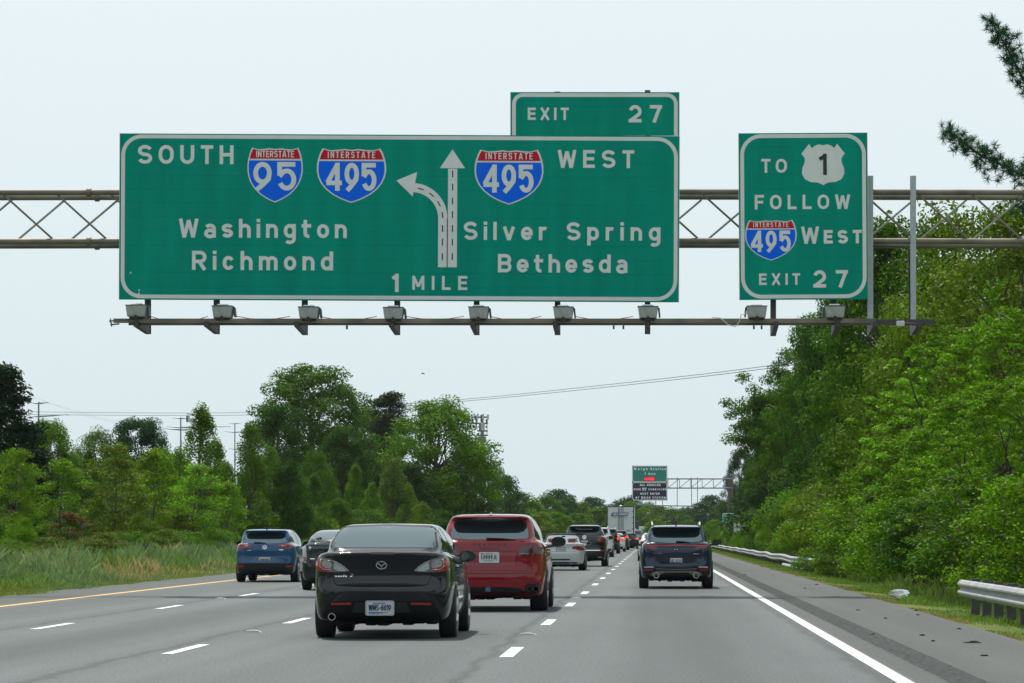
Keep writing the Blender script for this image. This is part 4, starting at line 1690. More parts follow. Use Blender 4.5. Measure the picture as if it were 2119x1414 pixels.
# ================================================================ black sedan (nearest)
Mz = paint('paint_black', (.0025, .0055, .009), .0, .25)
sed = Car('sedan', 'glossy black sedan in the foreground, nearest car, white license plate WMS-6619', 'car', -3.42, 39.8, Mz, sedan_spec(), .025)
c = sed
c.patch('rear_window', [(-.65, 1.135), (.65, 1.135), (.585, 1.33), (.555, 1.395), (.0, 1.412), (-.555, 1.395), (-.585, 1.33)], M_GLASS2, off=.004, smooth=0)
c.line('window_surround', [(-.65, 1.14), (-.60, 1.33), (-.57, 1.40), (0, 1.422), (.57, 1.40), (.60, 1.33), (.65, 1.14)], .018, M_BLKP, off=.005)
c.line('trunk_seam', [(-.60, 1.13), (-.595, .98), (-.60, .80), (-.56, .69), (-.52, .668), (.52, .668), (.56, .69), (.60, .80), (.595, .98), (.60, 1.13)], .009)
outer = [(.385, .838), (.60, .835), (.80, .85), (.80, .95), (.785, 1.0), (.74, 1.025), (.62, 1.005), (.52, .96), (.43, .89)]
lamps = c.both('tail_light', outer, mat('tail_bezel', (.16, .15, .16), .25, coat=.6), off=.006, smooth=1, step=.04)
c.both('clear_lens', [(.41, .848), (.575, .848), (.575, .965), (.53, .945), (.47, .905)], M_CLEARL, off=.012, parent=lamps, smooth=1, step=.03)
c.both('red_lens', [(.605, .845), (.80, .855), (.80, .95), (.775, 1.0), (.72, .995), (.715, .92), (.68, .895), (.605, .89)], M_REDL, off=.012, parent=lamps, smooth=1, step=.03)
c.both('reflector', [(.605, .88), (.69, .885), (.725, .92), (.725, .985), (.605, .97)], mat('tail_silver', (.34, .33, .33), .2, coat=.5, noise=(40, .3)), off=.012, parent=lamps, smooth=1, step=.03)
0 and c.both('amber_spot', [(.645, .905), (.68, .905), (.68, .945), (.645, .94)], mat('tail_amber', (.20, .03, .02), .2), off=.016, parent=lamps, smooth=1, step=.03)
for sg, la in ((1, lamps[0]), (-1, lamps[1])):
    c.line('chrome_edge', [(sg * a, b) for a, b in [(.40, .85), (.45, .905), (.525, .957), (.585, .978)]], .011, M_CHROME, off=.016, parent=la)
    c.line('chrome_edge', [(sg * a, b) for a, b in [(.61, .98), (.73, .995), (.742, .91), (.70, .872), (.61, .868)]], .009, M_CHROME, off=.016, parent=la)
c.patch('high_brake_light', [(-.15, 1.058), (.17, 1.058), (.15, 1.080), (-.13, 1.080)], M_DREDL, off=.004, smooth=0)
# emblem: ring with a winged stroke
em = c.line('emblem', arc(0, .925, .062, .048, 0, 360, 26)[:-1], .012, M_CHROME, off=.014, closed=True)
c.line('emblem_wing', [(-.052, .945), (-.02, .935), (0, .905), (.02, .935), (.052, .945)], .012, M_CHROME, off=.016, parent=em)
c.text('mazda', -.495, .775, .03, .26, M_CHROME, width=.145, off=.006)
c.text('3', -.372, .775, .042, .18, M_CHROME, off=.006, slant=.3)
c.patch('lower_bumper', [(-.74, .235), (-.70, .33), (-.64, .445), (-.58, .475), (.58, .475), (.64, .445), (.70, .33), (.74, .235)], mat('bumper_black', (.005, .006, .007), .45, spec=.2), off=.008, smooth=1)
c.patch('plate_recess', [(-.35, .34), (-.31, .465), (.31, .465), (.35, .34)], mat('recess_grey', (.016, .019, .022), .45, spec=.3), off=.012, smooth=0)
c.both('bumper_reflector', [(.36, .437), (.60, .430), (.60, .455), (.36, .462)], M_REDL, off=.014, smooth=0)
c.line('bumper_crease', [(-.70, .52), (-.4, .50), (0, .497), (.4, .50), (.70, .52)], .006, off=.003)
c.plate('WMS-6619', -.012, .392, .325, .162, .03, decor=[(-.42, -.02, -.42, -.30, mat('plate_blue', (.02, .14, .45), .5)), (-.02, .13, -.40, -.31, mat('plate_red', (.25, .02, .08), .5)), (.13, .3, -.36, -.32, mat('plate_blue2', (.05, .08, .3), .5)), (-.24, .2, .30, .40, mat('plate_title', (.16, .18, .33), .5))], frame=mat('plate_frame_grey', (.42, .45, .46), .3, .5))
for sx_ in (-.588,):
    m = MB().lathe([(-.05, .036), (-.05, .046), (.35, .046)], 24, 'y', (sx_, .0, .285))
    m.lathe([(-.049, .036), (.2, .034), (.2, 0)], 24, 'y', (sx_, .0, .285))
    m.build('exhaust_pipe', mat('exhaust_steel', (.45, .42, .40), .25, 1.0), c.root, True)
c.side_glass([(.62, 1.13), (.85, 1.23), (1.15, 1.335), (1.5, 1.385), (1.95, 1.405), (2.4, 1.37), (2.8, 1.27), (3.25, 1.06), (2.6, 1.045), (1.5, 1.07), (.75, 1.11)], (((1.75, 1.04), (1.72, 1.42), .07), ((1.02, 1.09), (1.1, 1.34), .03)))
c.line('beltline_trim', [(.6, 1.115), (1.5, 1.055), (2.6, 1.03), (3.3, 1.04)], .012, M_BLKP, 'right', .005)
c.seams(.98, (1.02, 1.95, 3.05), .30)
c.mirrors(.80, 2.62, 1.01, mat('mirror_black', (.004, .005, .006), .3, coat=.5, spec=.1), .205, .16)
c.wheels(.215)
c.under(.17, 1.3, 4)
c.root.scale = (1.05, 1.0, 1.025)
c.root.location.x -= .02
c.front_bits([(-.62, 1.05), (.62, 1.05), (.52, 1.36), (-.52, 1.36)], [(.5, .66), (.74, .68), (.78, .76), (.56, .74)])

# ================================================================ red SUV
Mr = paint('paint_red', (.195, .0015, .011), .0, .3)
c = Car('suv', 'red SUV with dark smoked tail lights just ahead of the black sedan', 'suv', -2.83, 54.2, Mr, suv_spec(), .028)
c.patch('rear_window', [(-.625, 1.235), (.625, 1.235), (.655, 1.30), (.64, 1.40), (.59, 1.53), (.52, 1.565), (0, 1.575), (-.52, 1.565), (-.59, 1.53), (-.64, 1.40), (-.655, 1.30)], M_GLASS2, off=.004)
c.patch('high_brake_light', [(-.02, 1.655), (.03, 1.655), (.03, 1.67), (-.02, 1.67)], M_DREDL, off=.006, smooth=0)
c.wiper(-.05, .45, 1.238, .02)
c.line('tailgate_seam', [(-.665, 1.22), (-.66, .95), (-.645, .70), (.645, .70), (.66, .95), (.665, 1.22)], .008)
smoke = mat('tail_smoked', (.045, .012, .018), .1, coat=.7)
lamps = c.both('tail_light', [(.49, 1.005), (.50, 1.08), (.58, 1.125), (.72, 1.14), (.86, 1.11), (.90, 1.05), (.88, .99), (.70, .975), (.54, .975)], smoke, off=.014, smooth=2, step=.04)
c.both('red_lens', [(.66, 1.0), (.70, 1.11), (.85, 1.10), (.88, 1.0)], M_DREDL, off=.019, parent=lamps, smooth=1)
c.both('reverse_lens', [(.50, .985), (.66, .982), (.66, 1.002), (.51, 1.006)], mat('grey_lens', (.16, .19, .19), .2, coat=.4), off=.019, parent=lamps, smooth=0)
c.text('PORSCHE', .0, 1.125, .045, .24, mat('badge_dark', (.012, .002, .004), .4), width=.54, off=.006)
c.text('Cayenne GTS', -.0, 1.07, .032, .22, mat('badge_dark', (.05, .004, .01), .4), width=.32, off=.006)
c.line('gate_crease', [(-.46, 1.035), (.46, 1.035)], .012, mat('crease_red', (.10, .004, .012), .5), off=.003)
c.patch('plate_recess', [(-.42, .79), (.42, .79), (.45, 1.02), (-.45, 1.02)], mat('recess_red', (.22, .008, .022), .4, coat=.6), off=.003, smooth=0)
c.plate('L9999JL', -.0, .93, .315, .158, .02, ink=mat('ink_black', (.02, .03, .03), .5), decor=[(-.42, -.3, .34, .44, mat('plate_red', (.25, .02, .08))), (-.2, .2, .35, .42, mat('plate_grey', (.2, .22, .2), .5)), (-.3, .2, -.44, -.30, mat('plate_green', (.32, .36, .25), .5))], frame=mat('frame_white', (.62, .64, .64), .4))
c.line('bumper_seam', [(-.80, .665), (0, .655), (.80, .665)], .010)
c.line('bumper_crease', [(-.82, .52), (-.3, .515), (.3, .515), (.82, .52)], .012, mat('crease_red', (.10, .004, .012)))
c.both('bumper_reflector', [(.62, .60), (.84, .595), (.84, .615), (.62, .622)], M_REDL, off=.006, smooth=0)
c.patch('diffuser', [(-.82, .25), (-.60, .33), (-.50, .425), (.50, .425), (.60, .33), (.82, .25)], M_BLKP, off=.008, smooth=1)
c.both('exhaust_recess', [(.60, .33), (.60, .45), (.66, .485), (.84, .48), (.86, .40), (.82, .32), (.70, .30)], M_BLKP, off=.010, smooth=1)
for sg in (1, -1):
    for dx in (.675, .785):
        MB().lathe([(-.03, .042), (-.03, .054), (.25, .054)], 22, 'y', (sg * dx, .02, .395)).lathe([(-.029, .042), (.15, .04), (.15, 0)], 22, 'y', (sg * dx, .02, .395)).build('exhaust_pipe', mat('exhaust_dark', (.05, .055, .055), .35, .8), c.root, True)
st = c.patch('sticker', [(-.06, .345), (.025, .345), (.025, .425), (-.06, .425)], mat('sticker_grey', (.1, .12, .14), .5), off=.012, smooth=0)
c.patch('sticker_print', [(-.052, .365), (.012, .365), (.012, .405), (-.052, .405)], mat('sticker_blue', (.03, .16, .5), .5), off=.015, parent=st, smooth=0)
c.side_glass([(.42, 1.30), (.62, 1.50), (.95, 1.60), (1.7, 1.63), (2.3, 1.58), (2.8, 1.42), (3.35, 1.17), (2.4, 1.17), (1.2, 1.22), (.6, 1.25)], (((2.0, 1.15), (1.95, 1.64), .07), ((1.05, 1.22), (1.15, 1.62), .06)))
c.seams(1.1, (1.1, 2.1, 3.3), .35)
c.mirrors(.96, 2.75, 1.185, mat('mirror_dark_red', (.03, .006, .01), .3, coat=.6), .26, .20)
c.wheels(.30)
c.under(.21, 1.4, 7)
c.fin(.75, 0, .03)
c.root.scale = (1.03, 1.0, 1.01)
c.root.location.x += .01

# ================================================================ blue crossover
Mb = paint('paint_blue', (.007, .062, .155), .15, .35)
sp = suv_spec(4.28, 1.765, 1.525, .33, (.85, 3.42))
c = Car('crossover', 'blue crossover in the leftmost lane beside the yellow edge line', 'crossover', -10.87, 88.0, Mb, sp, .032)
c.patch('rear_window', [(-.58, 1.10), (0, 1.075), (.58, 1.10), (.60, 1.16), (.54, 1.30), (.50, 1.375), (0, 1.39), (-.50, 1.375), (-.54, 1.30), (-.60, 1.16)], M_GLASS2, off=.004)
c.wiper(-.3, .03, 1.10, .02)
lamps = c.both('tail_light', [(.345, 1.025), (.45, .99), (.60, .955), (.75, .955), (.78, 1.04), (.74, 1.085), (.60, 1.07), (.44, 1.055)], M_REDL, off=.008, step=.04)
c.both('silver_ring', [(.46, 1.01), (.54, 1.0), (.55, 1.045), (.47, 1.04)], mat('tail_silver', (.34, .33, .33)), off=.013, parent=lamps)
c.both('dark_lens', [(.60, .985), (.70, .985), (.71, 1.05), (.61, 1.05)], M_DREDL, off=.013, parent=lamps)
em = c.line('emblem', arc(0, .975, .058, .045, 0, 360, 22)[:-1], .014, M_CHROME, off=.012, closed=True)
c.line('emblem_wing', [(-.05, .995), (-.02, .985), (0, .955), (.02, .985), (.05, .995)], .013, M_CHROME, off=.014, parent=em)
c.line('badge', [(-.5, .89), (-.38, .892)], .022, M_CHROME, off=.006)
c.line('badge', [(.41, .91), (.52, .91)], .018, M_CHROME, off=.006)
c.line('tailgate_seam', [(-.56, 1.08), (-.53, .82), (-.46, .735), (.46, .735), (.53, .82), (.56, 1.08)], .010)
c.patch('plate_recess', [(-.40, .55), (-.28, .71), (.28, .71), (.40, .55)], mat('recess_blue', (.014, .07, .16), .4, coat=.5), off=.004, smooth=0)
c.plate('', .0, .64, .31, .125, .015, decor=[(-.42, .42, -.25, .2, mat('plate_smudge', (.18, .17, .14), .6)), (-.3, .3, -.44, -.34, mat('plate_red', (.25, .02, .08)))])
c.patch('lower_bumper', [(-.82, .20), (-.86, .50), (-.6, .535), (.6, .535), (.86, .50), (.82, .20)], M_BLKP, off=.007)
c.both('bumper_reflector', [(.58, .42), (.80, .43), (.80, .475), (.60, .465)], M_REDL, off=.012, smooth=0)
c.side_glass([(.45, 1.16), (.7, 1.33), (1.1, 1.42), (1.8, 1.44), (2.3, 1.36), (2.95, 1.08), (2.0, 1.05), (1.0, 1.09)], (((1.75, 1.04), (1.72, 1.45), .07),))
c.seams(.98, (.95, 1.85, 2.9), .32)
c.mirrors(.88, 2.35, 1.08, M_BLKP, .22, .15)
c.wheels(.215)
c.under(.19, 1.3, 9)
c.fin(.52, 0, .09)

# ================================================================ charcoal liftback (half hidden)
Mg = paint('paint_charcoal', (.013, .017, .019), .15, .35)
sp = sedan_spec(4.45, 1.745, 1.49, .31, (.85, 3.55))
sp['side_low'] = [(.16, .20), (.05, .28), (.0, .45), (0, .62), (.03, .70), (.06, .9), (.06, 1.08), (.12, 1.155), (.35, 1.17), (.9, 1.12), (1.6, 1.03), (3.2, 1.0), (3.9, .9), (4.3, .75), (4.44, .55), (4.42, .2)]
sp['side_green'] = [(.1, .95), (.14, 1.16), (.5, 1.26), (.95, 1.36), (1.4, 1.445), (1.9, 1.49), (2.2, 1.485), (2.7, 1.41), (3.1, 1.27), (3.9, .9), (3.7, .8), (.1, .8)]
sp['rear_green'] = [(-.5, .8), (.82, .8), (.80, 1.0), (.74, 1.15), (.66, 1.30), (.58, 1.43), (.45, 1.475), (-.5, 1.49)]
c = Car('liftback', 'charcoal liftback with clear upper tail lights, half hidden behind the black sedan', 'car', -7.58, 75.0, Mg, sp, .032)
c.patch('rear_window', [(-.66, 1.185), (.66, 1.185), (.60, 1.34), (.55, 1.39), (-.55, 1.39), (-.60, 1.34)], M_GLASS2, off=.004)
c.patch('spoiler_panel', [(-.72, 1.09), (-.66, 1.15), (0, 1.175), (.66, 1.15), (.72, 1.09), (.60, .975), (-.60, .975)], M_GLASS, off=.006)
c.line('spoiler', [(-.76, 1.10), (-.68, 1.155), (0, 1.185), (.68, 1.155), (.76, 1.10)], .035, mat('spoiler_black', (.008, .009, .011), .3, coat=.6), off=.02)
lamps = c.both('tail_light', [(.69, .68), (.82, .68), (.85, .86), (.84, 1.0), (.76, 1.07), (.70, 1.06), (.685, .9)], M_CLEARL, off=.007, step=.04)
c.both('red_lens', [(.70, .695), (.82, .695), (.835, .79), (.70, .80)], M_REDL, off=.012, parent=lamps)
c.both('chrome_edge', [(.69, .665), (.82, .665), (.82, .682), (.69, .682)], M_CHROME, off=.012, parent=lamps, smooth=0)
st = c.patch('sticker', arc(-.60, 1.02, .032, .034, 0, 345, 14), mat('sticker_white', (.7, .7, .7), .5), off=.012, smooth=0, step=.03)
c.line('badge', [(-.60, .755), (-.49, .757)], .02, M_CHROME, off=.006)
c.patch('plate_recess', [(-.40, .70), (-.43, .89), (.43, .89), (.40, .70)], M_BLKP, off=.004, smooth=0)
c.line('hatch_seam', [(-.66, .96), (-.64, .70), (-.52, .63), (.52, .63), (.64, .70), (.66, .96)], .010)
c.plate('', 0, .79, .305, .15, .012, decor=[(-.4, .4, -.2, .2, mat('plate_smudge', (.18, .17, .14)))])
c.side_glass([(.55, 1.13), (.9, 1.26), (1.4, 1.38), (1.9, 1.415), (2.4, 1.38), (3.2, 1.06), (1.5, 1.06)], (((1.75, 1.04), (1.72, 1.42), .06),))
MB().tube([c.proj(-.02, 1.55, 'top', -.01), c.proj(-.02, 1.5, 'top', 0) + Vector((0, -.05, .22))], [.014, .006], 6).build('aerial', M_BLKP, c.root)
c.wiper(-.36, -.5, 1.235, .022)
c.mirrors(.85, 2.5, 1.09, M_BLKP, .2, .17)
c.wheels(.205)
c.under(.17, 1.25, 3)

# ================================================================ dark blue SUV (right lane)
Mk = paint('paint_navy', (.004, .017, .046), .1, .35)
sp = suv_spec(4.48, 1.855, 1.60, .355, (.92, 3.59))
c = Car('suv', 'dark blue SUV with full-width red light strip, alone in the right lane', 'suv', .585, 77.2, Mk, sp, .03)
c.patch('rear_window', [(-.50, 1.145), (0, 1.125), (.50, 1.145), (.635, 1.19), (.64, 1.25), (.57, 1.38), (.52, 1.43), (0, 1.452), (-.52, 1.43), (-.57, 1.38), (-.64, 1.25), (-.635, 1.19)], M_GLASS2, off=.004)
c.wiper(.0, .34, 1.148, .022)
lamps = c.both('tail_light', [(.44, .985), (.47, 1.05), (.60, 1.07), (.76, 1.06), (.80, 1.0), (.74, .95), (.52, .955)], M_DREDL, off=.009, step=.04)
c.both('red_lens', [(.50, 1.005), (.74, 1.0), (.74, 1.02), (.50, 1.025)], M_REDL, off=.014, parent=lamps, smooth=0)
c.patch('light_strip', [(-.76, 1.068), (-.4, 1.078), (0, 1.082), (.4, 1.078), (.76, 1.068), (.76, 1.048), (.4, 1.054), (0, 1.057), (-.4, 1.054), (-.76, 1.048)], mat('strip_red', (.55, .03, .03), .2, coat=.5), off=.016, smooth=0)
em = c.patch('emblem', arc(0, .972, .07, .034, 0, 345, 20), M_BLKP, off=.008, smooth=0, step=.03)
c.text('KIA', 0, .96, .024, .2, M_CHROME, width=.09, off=.012, parent=em)
c.text('SPORTAGE', -.455, .868, .018, .26, M_CHROME, width=.22, off=.006)
c.line('badge', [(.43, .862), (.57, .862)], .018, M_CHROME, off=.006)
c.line('tailgate_seam', [(-.60, 1.1), (-.60, .86), (-.55, .73), (-.48, .675), (.48, .675), (.55, .73), (.60, .86), (.60, 1.1)], .008)
c.patch('plate_recess', [(-.50, .70), (-.55, .815), (.55, .815), (.50, .70), (.40, .635), (-.40, .635)], mat('recess_navy', (.004, .008, .016), .3, coat=.3, spec=.1), off=.003, smooth=0)
c.plate('EK 4136', 0, .685, .30, .145, .015, decor=[(-.46, -.3, -.3, .3, mat('plate_smudge2', (.3, .33, .36), .6)), (.34, .46, -.3, .3, mat('plate_smudge2', (.3, .33, .36))), (-.3, .3, -.46, -.36, mat('plate_red', (.25, .02, .08)))])
c.patch('lower_bumper', [(-.80, .21), (-.84, .48), (-.60, .50), (.60, .50), (.84, .48), (.80, .21)], M_BLKP, off=.006)
c.patch('skid_plate', [(-.64, .33), (-.60, .40), (-.44, .445), (.44, .445), (.60, .40), (.64, .33), (.45, .32), (.30, .40), (-.30, .40), (-.45, .32)], mat('skid_grey', (.15, .15, .14), .45, .3), off=.012, smooth=0)
c.line('bumper_trim', [(-.50, .495), (0, .48), (.50, .495)], .012, mat('trim_brass', (.32, .28, .2), .3, .8), off=.012)
c.both('fog_light', [(.54, .525), (.78, .515), (.77, .55), (.56, .555)], M_CLEARL, off=.012, smooth=0)
c.both('bumper_reflector', [(.60, .455), (.79, .45), (.79, .485), (.56, .485)], M_REDL, off=.012, smooth=0)
for sg in (1, -1):
    MB().lathe([(-.03, .055), (-.03, .075), (.2, .075)], 22, 'y', (sg * .49, .03, .335)).lathe([(-.029, .055), (.15, .05), (.15, 0)], 22, 'y', (sg * .49, .03, .335)).build('exhaust_pipe', mat('exhaust_steel', (.45, .42, .4)), c.root, True)
c.side_glass([(.42, 1.20), (.68, 1.40), (1.1, 1.49), (1.8, 1.52), (2.3, 1.46), (3.1, 1.11), (1.2, 1.12)], (((1.85, 1.1), (1.8, 1.52), .07), ((.95, 1.1), (1.05, 1.5), .06)))
c.seams(1.02, (1.0, 1.95, 3.05), .34)
for sg in (1, -1):                                                  # roof rails
    z0 = 1.585
    MB().tube([(sg * .585, .55, z0 - .03), (sg * .59, .68, z0 + .04), (sg * .60, 1.4, z0 + .055), (sg * .585, 2.2, z0 + .035), (sg * .57, 2.35, z0 - .03)], .024, 7).build('roof_rail', mat('rail_silver', (.55, .57, .58), .35, .7), c.root, True)
c.mirrors(.93, 2.55, 1.135, M_BLKP, .245, .17)
c.wheels(.235)
c.under(.18, 1.35, 5)
c.fin(.62, 0, .10)

# ================================================================ silver convertible
Ms = paint('paint_silver', (.50, .53, .54), .15, .4)
sp = sedan_spec(4.6, 1.80, 1.475, .325, (1.02, 3.76))
for k in ('side_green', 'rear_green', 'plan_green'):
    sp.pop(k)
sp['side_low'] = [(.18, .20), (.06, .25), (.02, .40), (.0, .55), (.0, .68), (.05, .72), (.07, .85), (.05, .96), (.04, 1.015), (.08, 1.035), (.4, 1.03), (1.2, .99), (2.4, .97), (3.3, .97), (3.9, .92), (4.35, .79), (4.55, .62), (4.6, .42), (4.5, .2)]
sp['cuts'] = [(-1, .60, 1.15, 2.75, .55, 2.0)]
c = Car('convertible', 'silver convertible with the roof down beside the red SUV', 'car', -3.40, 116.6, Ms, sp, .035)
lamps = c.both('tail_light', [(.40, .80), (.43, .90), (.60, .915), (.80, .90), (.86, .82), (.83, .75), (.64, .745), (.60, .785)], M_REDL, off=.008, step=.04)
c.both('dark_lens', [(.58, .77), (.60, .88), (.66, .88), (.64, .77)], M_DREDL, off=.013, parent=lamps)
em = c.patch('emblem', arc(0, .955, .036, .036, 0, 340, 14), M_BLKP, off=.008, smooth=0, step=.03)
c.patch('emblem_print', arc(.008, .965, .015, .015, 0, 340, 8), mat('emblem_blue', (.1, .25, .6), .3), off=.012, parent=em, smooth=0, step=.03)
c.line('trunk_seam', [(-.60, .985), (-.58, .74), (-.5, .70), (.5, .70), (.58, .74), (.60, .985)], .010)
c.plate('', 0, .775, .31, .15, .02, decor=[(-.4, .4, -.2, .22, mat('plate_smudge2', (.3, .33, .36)))], frame=M_BLKP)
c.patch('lower_slot', [(-.34, .385), (-.34, .435), (.34, .435), (.34, .385)], M_BLKP, off=.008, smooth=0)
c.patch('diffuser', [(-.70, .2), (-.58, .32), (.58, .32), (.70, .2)], M_BLKP, off=.008, smooth=0)
for sg in (1, -1):
    for dx in (.32, .40):
        MB().lathe([(-.03, .032), (-.03, .042), (.2, .042)], 16, 'y', (sg * dx, .04, .265)).lathe([(-.02, .034), (.1, .03), (.1, 0)], 16, 'y', (sg * dx, .04, .265)).build('exhaust_pipe', mat('exhaust_steel', (.45, .42, .4)), c.root, True)
MB().tube([(-.70, 3.15, .98), (-.60, 2.55, 1.27), (-.5, 2.38, 1.335), (0, 2.33, 1.355), (.5, 2.38, 1.335), (.60, 2.55, 1.27), (.70, 3.15, .98)], .035, 8).build('windscreen_frame', mat('frame_dark', (.03, .03, .035), .3, coat=.5), c.root, True)
c.patch('cabin_lining', [(-.66, 1.08), (.66, 1.08), (.66, 2.80), (-.66, 2.80)], M_BLKP, 'top', .012, smooth=0, step=.06)
mesh_obj('windscreen', [(-.66, 3.1, .99), (.66, 3.1, .99), (.56, 2.5, 1.3), (.4, 2.4, 1.33), (-.4, 2.4, 1.33), (-.56, 2.5, 1.3)], [(0, 1, 2, 3, 4, 5)], mat('clear_glass', (.28, .33, .33), .02, trans=1.0), c.root)
MB().tube([(-.03, 2.43, 1.27), (.1, 2.43, 1.27)], .03, 8).build('rear_view_mirror', M_BLKP, c.root)
M_LEA = mat('leather_tan', (.20, .075, .045), .55)
for sg in (1, -1):
    for yy, hh in ((1.45, 1.14), (2.05, 1.17)):
        m = MB()
        m.box(sg * .37 - .23, sg * .37 + .23, yy, yy + .14, .5, hh - .15, .05)
        m.box(sg * .37 - .14, sg * .37 + .14, yy, yy + .10, hh - .13, hh + .06, .04)
        m.box(sg * .37 - .24, sg * .37 + .24, yy + .12, yy + .55, .45, .62, .04)
        st_ = m.build('seat', M_LEA, c.root)
        MB().tube([(sg * .37 - .20, yy - .03, hh - .12), (sg * .37 - .16, yy - .04, hh + .05), (sg * .37 + .16, yy - .04, hh + .05), (sg * .37 + .20, yy - .03, hh - .12)], .018, 6).build('roll_hoop', M_CHROME, st_, True)
MB().box(-.62, .62, 2.76, 3.15, .75, .955, .04).build('dashboard', M_BLKP, c.root)
c.mirrors(.88, 2.72, 1.0, Ms, .2, .14)
c.wheels(.255)
c.under(.13, 1.3, 6)
c.seams(.9, (1.2, 2.9), .3)

# ================================================================ generic vehicles farther up the road
def far_suv(label, x, y, pnt, L, W, H, lit=False, glass=M_GLASS, plate=True, emblem=False, tall_lamps=False, h=.05, name='suv', cat='suv', mirror=None, roof=None):
    sp = suv_spec(L, W, H, .36, (.95, L * .8))
    c = Car(name, label, cat, x, y, pnt, sp, h)
    w, g = W / 1.94, H / 1.71
    S = lambda p: [(a * w, b * g) for a, b in p]
    c.patch('rear_window', S([(-.66, 1.25), (.66, 1.25), (.64, 1.40), (.56, 1.585), (-.56, 1.585), (-.64, 1.40)]), glass, off=.004, step=.08)
    lm = M_LIT if lit else M_REDL
    if tall_lamps:
        c.both('tail_light', S([(.74, .92), (.86, .92), (.86, 1.22), (.76, 1.24)]), lm, off=.02, smooth=0, step=.06)
    else:
        c.both('tail_light', S([(.54, 1.05), (.56, 1.15), (.84, 1.17), (.90, 1.06), (.80, 1.0), (.66, 1.0)]), lm, off=.012, step=.06)
    c.patch('lower_bumper', S([(-.86, .26), (-.9, .48), (.9, .48), (.86, .26)]), M_BLKP, off=.008, smooth=0, step=.08)
    if plate:
        c.plate('', 0, .98 * g, .305, .15, .015, decor=[(-.4, .4, -.2, .2, mat('plate_smudge2', (.3, .33, .36)))])
    if emblem:
        em = c.line('emblem', arc(0, 1.175 * g, .075, .075, 0, 360, 18)[:-1], .016, M_CHROME, off=.012, closed=True)
        c.line('emblem_letters', [(-.05, 1.22 * g), (-.025, 1.12 * g), (0, 1.17 * g), (.025, 1.12 * g), (.05, 1.22 * g)], .014, M_CHROME, off=.014, parent=em)
        c.line('emblem_letters', [(-.026, 1.235 * g), (0, 1.19 * g), (.026, 1.235 * g)], .014, M_CHROME, off=.015, parent=em)
        c.line('chrome_strip', [(-.84 * w, .655 * g), (.84 * w, .655 * g)], .03, M_CHROME, off=.014)
        c.line('tailgate_seam', [(-.7, 1.2), (-.7, .72), (.7, .72), (.7, 1.2)], .012)
        c.wiper(-.35, .02, 1.31 * g, .03)
        c.both('bumper_reflector', S([(.60, .60), (.84, .60), (.84, .63), (.60, .63)]), M_REDL, off=.014, smooth=0)
        for sg in (1, -1):
            c.both('exhaust_tip', S([(.56, .36), (.74, .36), (.74, .40), (.56, .40)]), mat('exhaust_steel', (.45, .42, .4)), off=.012, smooth=0)
            break
    k = L / 4.8
    c.side_glass([(a * k, b * g) for a, b in [(.45, 1.30), (.62, 1.50), (.95, 1.60), (1.7, 1.63), (2.3, 1.58), (2.8, 1.42), (3.35, 1.17), (1.2, 1.22)]], (((2.0 * k, 1.15 * g), (1.95 * k, 1.64 * g), .08),))
    c.mirrors(W / 2 - .01, L * .57, 1.16 * g, mirror or M_BLKP, .25, .19)
    c.wheels(.26)
    c.under(.22, W * .72, int(y))
    if roof:
        for sg in (1, -1):
            MB().tube([(sg * .6 * w, .6, H - .06), (sg * .62 * w, .8, H + .02), (sg * .62 * w, L * .48, H + .02), (sg * .6 * w, L * .52, H - .06)], .025, 6).build('roof_rail', roof, c.root, True)
    return c


def far_sedan(label, x, y, pnt, L=4.6, W=1.8, H=1.45, lit=False, name='sedan', h=.05):
    c = Car(name, label, 'car', x, y, pnt, sedan_spec(L, W, H, .32, (.98, L * .79)), h)
    w, g = W / 1.755, H / 1.475
    S = lambda p: [(a * w, b * g) for a, b in p]
    c.patch('rear_window', S([(-.635, 1.145), (.635, 1.145), (.57, 1.36), (.54, 1.395), (-.54, 1.395), (-.57, 1.36)]), M_GLASS2, off=.004, step=.08)
    c.both('tail_light', S([(.42, .85), (.80, .85), (.80, .98), (.56, .98)]), M_LIT if lit else M_REDL, off=.01, step=.06)
    c.patch('lower_bumper', S([(-.72, .24), (-.66, .42), (.66, .42), (.72, .24)]), M_BLKP, off=.008, smooth=0, step=.08)
    c.plate('', 0, .75 * g, .305, .15, .015, decor=[(-.4, .4, -.2, .2, mat('plate_smudge2', (.3, .33, .36)))])
    k = L / 4.59
    c.side_glass([(a * k, b * g) for a, b in [(.66, 1.15), (.85, 1.23), (1.15, 1.335), (1.5, 1.385), (1.95, 1.405), (2.4, 1.37), (2.8, 1.27), (3.25, 1.06), (1.5, 1.07)]], (((1.75 * k, 1.04 * g), (1.72 * k, 1.42 * g), .07),))
    c.mirrors(W / 2 - .02, L * .57, 1.01 * g, pnt, .2, .14)
    c.wheels(.22)
    c.under(.17, W * .72, int(y))
    return c


